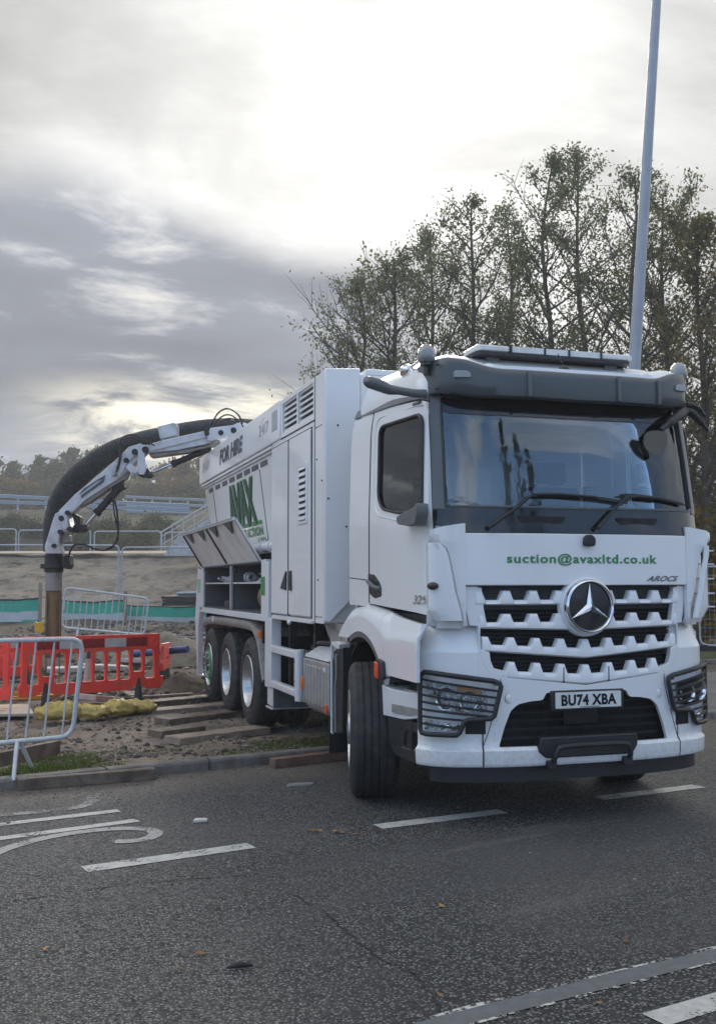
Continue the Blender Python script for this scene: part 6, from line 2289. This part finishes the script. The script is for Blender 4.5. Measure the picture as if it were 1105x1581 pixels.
def tree(base, height, spread, seed, nleaf, ls, leafm, label, group, name='tree', trunk_r=.14, crown_from=.22, branches=26, stems=1, twist=.35, dens_top=.6):
    rnd = random.Random(seed)
    root = empty(name, tuple(base), label, 'tree', group)
    wood = MB()
    V, F = [], []
    tips = []
    bw = {}
    for st in range(stems):
        off = Vector((rnd.uniform(-.5, .5), rnd.uniform(-.5, .5), 0))*(0 if stems == 1 else 1.0)
        hh = height*(1 if st == 0 else rnd.uniform(.75, .95))
        lean = Vector((rnd.uniform(-1, 1), rnd.uniform(-1, 1), 0))*height*.035*(1 if stems == 1 else 2.2)
        tp = []
        for i in range(13):
            f = i/12
            w_ = Vector((noise.noise((seed+st*7, f*3, 0)), noise.noise((seed+st*7, f*3, 5)), 0))*height*.035*f
            tp.append(base+off+lean*f+w_+Vector((0, 0, hh*f-.15)))
        tr_ = [trunk_r*(1-.92*f/12)**.9+.008 for f in range(13)]
        wood.tube(tp, tr_, 7)
        for b_ in range(branches):
            f = crown_from+(1-crown_from)*((b_+rnd.random())/branches)
            i = min(11, int(f*12))
            p0 = tp[i].lerp(tp[i+1], f*12-i)
            a = rnd.uniform(0, 2*pi)
            prof = sin(pi*min(1, (f-crown_from)/(1-crown_from)*.86+.14))**.7
            ln = spread*prof*rnd.uniform(.55, 1.15)
            up_ = rnd.uniform(.35, 1.1)
            d0 = Vector((cos(a), sin(a), up_)).normalized()
            bw_ = .12+rnd.random()**1.6*1.7
            bp = [p0]
            dcur = d0.copy()
            nseg = 5
            for k in range(nseg):
                dcur = (dcur+Vector((rnd.uniform(-twist, twist), rnd.uniform(-twist, twist), rnd.uniform(-.05, .3)))*.6).normalized()
                bp.append(bp[-1]+dcur*ln/nseg)
            r0 = tr_[i]*.42
            wood.tube(bp, [r0*(1-.8*k/nseg)+.004 for k in range(nseg+1)], 5)
            for k in range(1, nseg+1):
                for _ in range(2 if k < 3 else 3):
                    q = bp[k-1].lerp(bp[k], rnd.random())
                    dd = (dcur+Vector((rnd.gauss(0, .8), rnd.gauss(0, .8), rnd.gauss(.25, .5)))).normalized()
                    L_ = ln*rnd.uniform(.14, .36)+.15
                    m1 = q+dd*L_*.5+Vector((0, 0, .03))
                    e = q+dd*L_+Vector((rnd.uniform(-.1, .1), rnd.uniform(-.1, .1), rnd.uniform(-.05, .12)))
                    wood.tube([q, m1, e], [.011, .008, .004], 3)
                    tips.append((q, e, f, bw_))
    if tips:
        ws = [1-(1-dens_top)*t_[2] for t_ in tips]
        # some twigs are bare, some carry dense clumps
        ws = [w_*t_[3]*(rnd.random()**1.8)*2+.02 for w_, t_ in zip(ws, tips)]
        tot_ = sum(ws)
        for (q, e, f, _b), w_ in zip(tips, ws):
            k = nleaf*w_/tot_
            k = int(k)+(1 if rnd.random() < k-int(k) else 0)
            sp_ = .10+.5*ls
            for _ in range(k):
                c = q.lerp(e, rnd.uniform(.2, 1.1))+Vector((rnd.gauss(0, sp_), rnd.gauss(0, sp_), rnd.gauss(0, sp_)))
                add_leaf(V, F, c, ls, rnd)
    wo = wood.build('trunk', BARK, root, smooth=60, weld=False)
    me = bpy.data.meshes.new('crown')
    me.from_pydata([tuple(q) for q in V], [], F)
    me.materials.append(leafm)
    cro = bpy.data.objects.new('crown', me)
    COL.objects.link(cro)
    cro.parent = root
    cro.matrix_parent_inverse = wmat(root).inverted()
    return root


def tree_at(px, D, top_y, spread, seed, nleaf, ls, leafm, label, group, zb=None, **k):
    q = at(px, 903, D)
    b = Vector((q.x, q.y, zb if zb is not None else .2))
    top = CAM.z-(top_y-903)*D/FPX*1.0
    return tree(b, top-b.z, spread, seed, nleaf, ls, leafm, label, group, **k)


GT_ = 'tall trees behind the truck'
RT = [(540, 31, 425, 2.1, 11, 3600, LEAF_A, 'leftmost and lowest tall tree, its twigs trailing left above the truck body'),
      (600, 29, 385, 1.9, 12, 4300, LEAF_A, 'second tall tree from the left, above the cab rear corner'),
      (665, 32, 345, 2.0, 13, 5000, LEAF_A, 'tall tree straight above the left beacon'),
      (735, 30, 285, 1.9, 14, 5600, LEAF_A, 'tall tree rising above the left end of the light bar'),
      (795, 34, 300, 1.9, 31, 4600, LEAF_A, 'tall tree further back above the middle of the light bar'),
      (842, 30, 238, 1.8, 15, 5600, LEAF_A, 'tall slender tree above the right part of the light bar'),
      (905, 31, 222, 1.9, 16, 6000, LEAF_A, 'tallest tree, left of the lamp column'),
      (966, 28, 250, 1.9, 17, 5600, LEAF_A, 'tall tree with a dark trunk just left of the lamp column'),
      (1035, 30, 285, 2.0, 18, 5600, LEAF_B, 'tall tree right of the lamp column'),
      (1092, 27, 330, 2.0, 19, 6200, LEAF_B, 'brownish tree at the right edge of the picture'),
      (1165, 29, 300, 2.2, 20, 4000, LEAF_B, 'tree mostly outside the right edge of the picture')]
for px, D, ty, spd, sd_, nl, lm, lab in RT:
    tree_at(px, D, ty, spd*1.65, sd_, int(nl*1.55), .052, lm, lab, GT_, zb=.3, trunk_r=.15, crown_from=.14, branches=46, dens_top=.55)
# low bushes closing the foot of the trees
GB_ = 'bushes at the foot of the tall trees'
for px, D, ty, spd, sd_, nl, lm, lab in ((1070, 32, 770, 1.5, 42, 2500, LEAF_G, 'dark bush beside the right cab corner'),
                                         (1110, 25, 800, 1.3, 43, 4200, LEAF_Y, 'low orange brown bush beside the right cab pillar'),
                                         (1140, 31, 640, 2.0, 44, 6000, LEAF_G, 'dark bush at the right edge under the brownish tree'),
                                         ):
    tree_at(px, D, ty, spd, sd_, nl, .085, lm, lab, GB_, zb=.2, name='bush', trunk_r=.05, crown_from=.03, branches=26, stems=2, dens_top=1.0)

# tree line beyond the road above the slope
GL = 'trees on the skyline above the guard rails'
LT = [(-20, 700, LEAF_G, 'dark green skyline tree cut off by the left edge'), (14, 712, LEAF_O, 'olive skyline tree, second from the left edge'),
      (46, 706, LEAF_G, 'dark green rounded skyline tree left of the hose bend'), (80, 716, LEAF_O, 'small olive skyline tree beside the hose bend'),
      (112, 694, LEAF_O, 'thin topped olive skyline tree above the hose'), (146, 690, LEAF_O, 'tallest olive skyline tree, above the hose'),
      (182, 712, LEAF_G, 'skyline tree behind the upper arm'), (214, 722, LEAF_G, 'dark skyline tree under the upper arm'),
      (246, 716, LEAF_B, 'brown skyline tree under the upper arm beside the ram'), (278, 712, LEAF_Y, 'orange skyline tree beside the truck top panel'),
      (305, 706, LEAF_B, 'brown skyline tree meeting the truck top panel'), (340, 700, LEAF_G, 'skyline tree hidden behind the truck')]
for i, (px, ty, lm, lab) in enumerate(LT):
    tree_at(px, 96+(i % 3)*4, ty, 2.3, 60+i, 3600, .17, lm, lab, GL, zb=7.2, trunk_r=.16, crown_from=.05, branches=22, dens_top=.9, stems=2)
for i, (px, ty, lm, lab) in enumerate(((2, 740, LEAF_Y, 'low yellowish bush by the guard rail at the left edge'), (50, 745, LEAF_Y, 'wide yellow green bush above the left guard rail'),
                                       (92, 748, LEAF_O, 'low olive bush behind the hose bend'), (205, 748, LEAF_B, 'low brown bush above the right guard rail'),
                                       (262, 745, LEAF_Y, 'low orange bush above the right guard rail'), (160, 750, LEAF_G, 'low green bush behind the lower arm'),
                                       (235, 750, LEAF_O, 'low olive bush above the right guard rail'), (300, 745, LEAF_O, 'low olive bush beside the truck'))):
    tree_at(px, 90, ty, 1.9, 90+i, 2600, .15, lm, lab, 'bushes behind the guard rails', zb=7.2, name='bush', trunk_r=.05, crown_from=.02, branches=18, stems=3, dens_top=1.0)
# saplings on the slope
for i, (px, D, ty, lm) in enumerate(((20, 62, 800, LEAF_G), (60, 60, 808, LEAF_G), (97, 62, 800, LEAF_G), (140, 58, 815, LEAF_G), (170, 60, 805, LEAF_G), (215, 56, 812, LEAF_O), (245, 60, 800, LEAF_G), (5, 56, 822, LEAF_G), (120, 55, 832, LEAF_G), (190, 54, 835, LEAF_O))):
    q = at(px, 903, D)
    tree(Vector((q.x, q.y, Hleft(D)-.1)), CAM.z-(ty-903)*D/FPX-Hleft(D), 1.0, 120+i, 1100, .09, lm, 'low shrub on the green slope, number %s from the left' % ('one two three four five six seven eight nine ten'.split()[sorted([20, 60, 97, 140, 170, 215, 245, 5, 120, 190]).index(px)]), 'shrubs on the slope', name='shrub', trunk_r=.03, crown_from=.03, branches=12, stems=3, dens_top=1.0)
# trees across the road behind the photographer: they show in the windscreen
for i, (x, y, h_) in enumerate(((8.2, -25, 17.5), (9.8, -26, 19.0), (11.4, -26, 17.5), (13.2, -27, 17.0))):
    tree(Vector((x, y, 0)), h_, 1.3, 200+i, 2600, .12, LEAF_G, 'narrow tree across the road reflected in the windscreen, %s' % ('first', 'second', 'third', 'fourth')[i], 'narrow trees across the road', name='tree', trunk_r=.12, crown_from=.1, branches=26)


# --- grass tufts (stuff), pebbles (stuff), clods
def grass_patch(spots, name, mat):
    V, F = [], []
    rnd = random.Random(5)
    for (cx, cy, rad, n, hh) in spots:
        for _ in range(n):
            a, r_ = rnd.uniform(0, 2*pi), rad*sqrt(rnd.random())
            x, y = cx+r_*cos(a), cy+r_*sin(a)*.6
            if y < yk(x)+.14:
                continue
            z = near_z(x, y)-.01
            h_ = hh*rnd.uniform(.4, 1.2)
            t_ = rnd.uniform(0, 2*pi)
            w_ = .004*rnd.uniform(.7, 1.5)
            lean = Vector((rnd.gauss(0, .35), rnd.gauss(0, .35), 1)).normalized()
            p0 = Vector((x, y, z))
            s_ = Vector((cos(t_), sin(t_), 0))*w_
            o = len(V)
            m1 = p0+lean*h_*.55
            e = p0+lean*h_+Vector((lean.x, lean.y, -.2))*h_*.4
            V += [p0-s_, p0+s_, m1+s_*.7, m1-s_*.7, e]
            F += [(o, o+1, o+2, o+3), (o+3, o+2, o+4)]
    me = bpy.data.meshes.new(name)
    me.from_pydata([tuple(q) for q in V], [], F)
    me.materials.append(mat)
    o = bpy.data.objects.new(name, me)
    COL.objects.link(o)
    o['kind'] = 'stuff'
    return o


GRB = leaf_mat('grass_blade', (.05, .085, .018), (.09, .14, .03), (.17, .17, .06), .3)
sp = []
for (px, py, rad, n, hh) in ((45, 1200, .35, 1500, .09), (100, 1160, .30, 1100, .09), (85, 1185, .35, 1400, .08), (20, 1160, .4, 1200, .10), (140, 1190, .25, 500, .06),
                             (360, 1165, .25, 260, .05), (300, 1150, .3, 240, .05), (470, 1165, .28, 900, .08), (455, 1150, .4, 900, .09), (400, 1160, .35, 400, .06), (520, 1150, .3, 500, .08), (200, 1150, .35, 260, .05), (10, 1130, .4, 500, .08)):
    q = on_z(px, py, .05)
    sp.append((q.x, q.y, rad*1.15, int(n*.55), hh))
grass_patch(sp, 'grass_tufts', GRB)
sp = []
rn = random.Random(9)
for _ in range(60):
    x = rn.uniform(5, 22)
    sp.append((x, y2(x)+.25+rn.uniform(0, 6), .6, 90, .14))
V0 = near_z
near_z_keep = near_z
def near_z(x, y): return .2
grass_patch(sp, 'verge_grass', GRB)
near_z = near_z_keep


def scatter(name, mat, pts, smin, smax, seed, flat=.7, zf=None, kind='stuff'):
    rnd = random.Random(seed)
    V, F = [], []
    ico = [Vector(q) for q in ((0, 0, 1), (.89, 0, .45), (.28, .85, .45), (-.72, .53, .45), (-.72, -.53, .45), (.28, -.85, .45), (.72, .53, -.45), (-.28, .85, -.45), (-.89, 0, -.45), (-.28, -.85, -.45), (.72, -.53, -.45), (0, 0, -1))]
    tri = [(0, 1, 2), (0, 2, 3), (0, 3, 4), (0, 4, 5), (0, 5, 1), (1, 6, 2), (2, 7, 3), (3, 8, 4), (4, 9, 5), (5, 10, 1), (6, 7, 2), (7, 8, 3), (8, 9, 4), (9, 10, 5), (10, 6, 1), (6, 11, 7), (7, 11, 8), (8, 11, 9), (9, 11, 10), (10, 11, 6)]
    for (x, y) in pts:
        s_ = smin+(smax-smin)*rnd.random()**2.5
        z = (zf or near_z)(x, y)+s_*.25*flat
        o = len(V)
        m_ = Matrix.Rotation(rnd.uniform(0, 6), 3, 'Z')
        for q in ico:
            q2 = m_ @ Vector((q.x*rnd.uniform(.7, 1.2), q.y*rnd.uniform(.6, 1.1), q.z*flat*rnd.uniform(.7, 1.1)))
            V.append(Vector((x, y, z))+q2*s_)
        F += [tuple(o+i for i in t) for t in tri]
    me = bpy.data.meshes.new(name)
    me.from_pydata([tuple(q) for q in V], [], F)
    me.materials.append(mat)
    o = bpy.data.objects.new(name, me)
    COL.objects.link(o)
    o['kind'] = kind
    return o


def isl_mat(name, c0, c1, c2):
    m, t = new_mat(name)
    g_ = t.n('ShaderNodeNewGeometry')
    c = t.ramp(g_.outputs['Random Per Island'], [(0, c0), (.5, c1), (1, c2)])
    p = t.n('ShaderNodeBsdfPrincipled', i_Base_Color=c, i_Roughness=.9)
    t.n('ShaderNodeOutputMaterial', i_0=p.outputs[0])
    return m


STONE = isl_mat('pebble', (.06, .05, .04), (.14, .12, .10), (.30, .28, .25))
CLOD = isl_mat('mud_clod', (.04, .032, .025), (.09, .07, .055), (.17, .14, .11))
rn = random.Random(21)
P_ = []
for _ in range(6500):
    q = on_z(rn.uniform(-20, 520), rn.uniform(1085, 1185), .0)
    if q.y > yk(q.x)+.15:
        n_ = noise.noise((q.x*.8, q.y*.8, 3))
        if rn.random() < .45+n_:
            P_.append((q.x, q.y))
scatter('gravel', STONE, P_, .005, .022, 3)
P_ = []
for _ in range(2600):
    q = on_z(rn.uniform(-20, 560), rn.uniform(1068, 1178), .0)
    if q.y > yk(q.x)+.15:
        n_ = noise.noise((q.x*1.1, q.y*1.1, 13))
        if rn.random() < .35+n_*1.6:
            P_.append((q.x, q.y))
for (px, py, n, sp_) in ((130, 1172, 120, .28), (110, 1185, 90, .2), (335, 1132, 80, .25), (440, 1150, 160, .35), (500, 1150, 160, .35), (280, 1040, 220, .5), (255, 1020, 160, .6)):
    c = on_z(px, py, .02)
    P_ += [(c.x+rn.gauss(0, sp_), c.y+rn.gauss(0, sp_)) for _ in range(n)]
P_ = [q for q in P_ if q[1] > yk(q[0])+.16]
scatter('mud_clods', CLOD, P_, .008, .048, 4, flat=.7)
P_ = []
for _ in range(2600):
    l, d_ = rn.uniform(-9, -1.5), rn.uniform(15.5, 30)
    P_.append(XY(l, d_))
scatter('rubble', isl_mat('rubble_mix', (.04, .034, .028), (.09, .075, .06), (.30, .28, .25)), P_, .015, .10, 6)
# litter on the road
P_ = []
for _ in range(420):
    q = on_z(rn.uniform(-50, 1150), rn.uniform(1195, 1500), 0)
    P_.append((q.x, q.y))
for _ in range(500):
    x = rn.uniform(-3, 2)
    P_.append((x, yk(x)-abs(rn.gauss(0, .22))-.02))
for _ in range(500):
    x = rn.uniform(3, 12)
    P_.append((x, yk(x)-abs(rn.gauss(0, .5))-.02))
scatter('road_grit', STONE, P_, .003, .012, 8, zf=lambda x, y: .002)


def litter(pts, name, mat, s, seed, z=.008):
    rnd = random.Random(seed)
    V, F = [], []
    for (x, y, zz_) in pts:
        a = rnd.uniform(0, 2*pi)
        s1 = s*rnd.uniform(.6, 1.3)
        u = Vector((cos(a), sin(a), 0))
        v = Vector((-sin(a), cos(a), 0))
        c = Vector((x, y, zz_+z))
        o = len(V)
        V += [c-u*s1, c-v*s1*.6+Vector((0, 0, rnd.uniform(0, .012))), c+u*s1+Vector((0, 0, rnd.uniform(0, .02))), c+v*s1*.6]
        F.append((o, o+1, o+2, o+3))
    me = bpy.data.meshes.new(name)
    me.from_pydata([tuple(q) for q in V], [], F)
    me.materials.append(mat)
    o = bpy.data.objects.new(name, me)
    COL.objects.link(o)
    o['kind'] = 'stuff'
    return o


LEAFL = isl_mat('fallen_leaf', (.12, .06, .025), (.22, .12, .045), (.34, .22, .08))
P_ = []
for _ in range(260):
    x = rn.uniform(4.5, 14)
    P_.append((x, yk(x)+rn.gauss(-.12, .14), .0))
for _ in range(22):
    q = on_z(rn.gauss(515, 34), rn.gauss(1287, 4), 0)
    P_.append((q.x, q.y, 0))
for _ in range(12):
    q = on_z(rn.uniform(0, 1100), rn.uniform(1240, 1560), 0)
    P_.append((q.x, q.y, 0))
for _ in range(160):
    x = rn.uniform(7, 22)
    P_.append((x, y2(x)+rn.gauss(-.3, .5), .1))
litter(P_, 'fallen_leaves', LEAFL, .022, 3)
q = on_z(370, 1497, 0)
tag(MB().tube([(q.x-.055, q.y, .014), (q.x, q.y+.01, .02), (q.x+.06, q.y+.005, .012)], [.006, .016, .006], 8).build('dead_leaf_roll', CHASSIS, None, smooth=60), 'dark curled dead leaf lying alone on the near road', 'leaf')
q = on_z(308, 1269, 0)
tag(MB().prism(rpoly([(-.05, -.03), (.05, -.04), (.06, .02), (-.02, .045)], .01), 'z', .004, .02).xf(Matrix.Translation((q.x, q.y, 0))).build('white_scrap', REFW, None), 'small white scrap on the road below the kerb', 'scrap')
q = on_z(462, 1213, 0)
tag(MB().prism(rpoly([(-.12, -.03), (.10, -.035), (.13, .01), (.02, .04), (-.08, .03)], .01), 'z', .002, .018).xf(Matrix.Translation((q.x, q.y, 0))).build('flat_stone', TANKM, None), 'flat grey broken slab on the road by the kerb left of the front wheel', 'stone')

# ================================================================== THINGS AROUND THE DIG
q = at(138, 1052, 15.9)
tc_ = empty('traffic_cone', (q.x, q.y, 0), 'traffic cone with dark top and pale sleeve behind the red barrier', 'cone')
MB().lathe([(0, .78), (.03, .78), (.045, .60), (.05, .56)], (q.x, q.y, .0), 'z', 20).build('cone_tip', pmat('dark_blue_plastic', (.015, .025, .05), .5), tc_)
MB().lathe([(.05, .56), (.052, .56), (.082, .28), (.10, .2)], (q.x, q.y, .0), 'z', 20).build('sleeve', pmat('dull_sleeve', (.42, .33, .28), .6), tc_)
MB().lathe([(.10, .2), (.14, .03), (.2, .03), (.2, .0), (0, 0)], (q.x, q.y, .0), 'z', 20).build('cone_foot', CHASSIS, tc_)
m = MB().tube([at(205, 1010, 18.2), at(250, 1006, 18.0), at(290, 1002, 17.8)], .06, 10)
tag(m.build('blue_pipe', pmat('blue_pipe_plastic', (.015, .06, .20), .45), None, smooth=60), 'blue plastic pipe lying behind the end of the red barrier', 'pipe')
m = MB()
c = at(46, 1044, 15.2)
c.z = .03
pts = []
for i in range(90):
    a = 2*pi*i/22
    r_ = .38+.05*noise.noise((i*.1, 0, 0))
    pts.append((c.x+r_*cos(a)*1.2, c.y+r_*sin(a), .05+.012*(i/22)+.03*noise.noise((i*.2, 1, 0))))
tag(m.tube(pts, .018, 7).build('yellow_hose', pmat('yellow_hose', (.55, .33, .04), .5, dirt=MUD, dirt_amt=.4), None, smooth=60), 'loose coil of yellow hose in the mud behind the red barrier', 'hose')
q = at(61, 968, 17.6)
tag(MB().add([Vector((x*.095*(1+.5*noise.noise((x*3, z*3, 1))), y*.06, z*.085*(1+.4*noise.noise((x*2, z*2, 7)))+q.z-q.z)) for x in (-.8, -.3, .3, .7) for z in (-1, -.3, .4, 1) for y in (-1, 1)], [(0, 2, 4, 6, 14, 22, 30, 28, 26, 24, 16, 8), (9, 17, 25, 27, 29, 31, 23, 15, 7, 5, 3, 1)]+[(a_, b_, b_+1, a_+1) for a_, b_ in ((0, 2), (2, 4), (4, 6), (6, 14), (14, 22), (22, 30), (30, 28), (28, 26), (26, 24), (24, 16), (16, 8), (8, 0))]).xf(Matrix.Translation((q.x, q.y, q.z))).build('yellow_bag', pmat('bright_yellow_bag', (.62, .42, .03), .5, bump=.6, bscale=12), None, smooth=40), 'bright yellow bag hung by the suction pipe above the red barrier', 'bag')
WS_ = pmat('pale_slab', (.40, .38, .35), .85, var=.15, dirt=MUD, dirt_amt=.4)
for i, (px, py, D, l_, lab) in enumerate(((105, 1006, 18.5, .7, 'pale concrete slab behind the red barrier, left of the cone'), (165, 1004, 18.8, .8, 'tilted pale slab behind the red barrier, right of the cone'), (150, 1068, 14.9, .45, 'pale flat stone under the red barrier'), (210, 1000, 19.5, .5, 'small pale slab near the blue pipe'))):
    q = at(px, py, D)
    z = max(H(q.x, q.y), 0)
    tag(MB().box(-l_/2, l_/2, -.25, .25, 0, .09, Matrix.Translation((q.x, q.y, z+.02)) @ Matrix.Rotation(.3*i, 4, 'Z') @ Matrix.Rotation(.08*i, 4, 'Y')).build('concrete_slab', WS_, None, bevel=.015), lab, 'slab')
q = at(166, 972, 22.5)
tag(MB().lathe([(.22, 0), (.30, 0), (.30, .16), (.34, .17), (.34, .20), (.22, .20), (.22, 0)], (q.x, q.y, H(q.x, q.y)+.05), 'z', 28).build('manhole_ring', STEEL_R, None), 'rusty manhole ring in front of the white crowd barrier', 'ring')
for i, (a, b, lab) in enumerate((((0, 1040), (118, 1046), 'long pale batten lying behind the near grey barrier, upper'), ((0, 1056), (60, 1050), 'short pale batten lying behind the near grey barrier, lower'), ((88, 1080), (108, 1066), 'pale stick leaning beside the left barrier foot'))):
    A_, B_ = on_z(*a, .03), on_z(*b, .03)
    plank(A_, B_, .06, .04, lab, z=.03, mat=WOODL, name='batten')
# heap of dark soil at the truck's rear
for i, (px, py, D, r_, lab) in enumerate(((285, 1040, 16.6, .42, 'heap of dark soil beside the rearmost wheel'), (262, 985, 20.5, .8, 'low heap of pale rubble left of the truck rear'), (30, 985, 19, .7, 'low brown soil heap at the left edge behind the red barriers'))):
    q = at(px, py, D)
    zb = max(0, H(q.x, q.y))-.05
    n = 22
    G_ = []
    for k in range(n+1):
        row = []
        for j in range(n+1):
            u, v = k/n*2-1, j/n*2-1
            rr = sqrt(u*u+v*v)
            hgt = max(0, 1-rr)**.8*r_*.75+noise.noise((u*3+i*9, v*3, 1))*r_*.16*(1 if rr < 1 else 0)+noise.noise((u*9+i*9, v*9, 1))*r_*.08
            row.append(Vector((q.x+u*r_*1.5, q.y+v*r_*1.5, zb+max(-.1, hgt))))
        G_.append(row)
    tag(MB().grid(G_).build('soil_heap', MUDM if i != 1 else SANDM, None, smooth=60), lab, 'heap')


# ================================================================== HAZE: thin damp air over the whole place
hz = MB().box(-210, 330, -120, 460, -1.0, 26).build('haze', None, None, smooth=0)
hm = bpy.data.materials.new('thin_haze')
hm.use_nodes = True
t = NT(hm.node_tree)
pv_ = t.n('ShaderNodeVolumePrincipled')
pv_.inputs['Color'].default_value = (.86, .90, .96, 1)
pv_.inputs['Density'].default_value = .0018
pv_.inputs['Anisotropy'].default_value = .35
t.n('ShaderNodeOutputMaterial', i_1=pv_.outputs[0])
hz.data.materials.append(hm)
hz['kind'] = 'stuff'
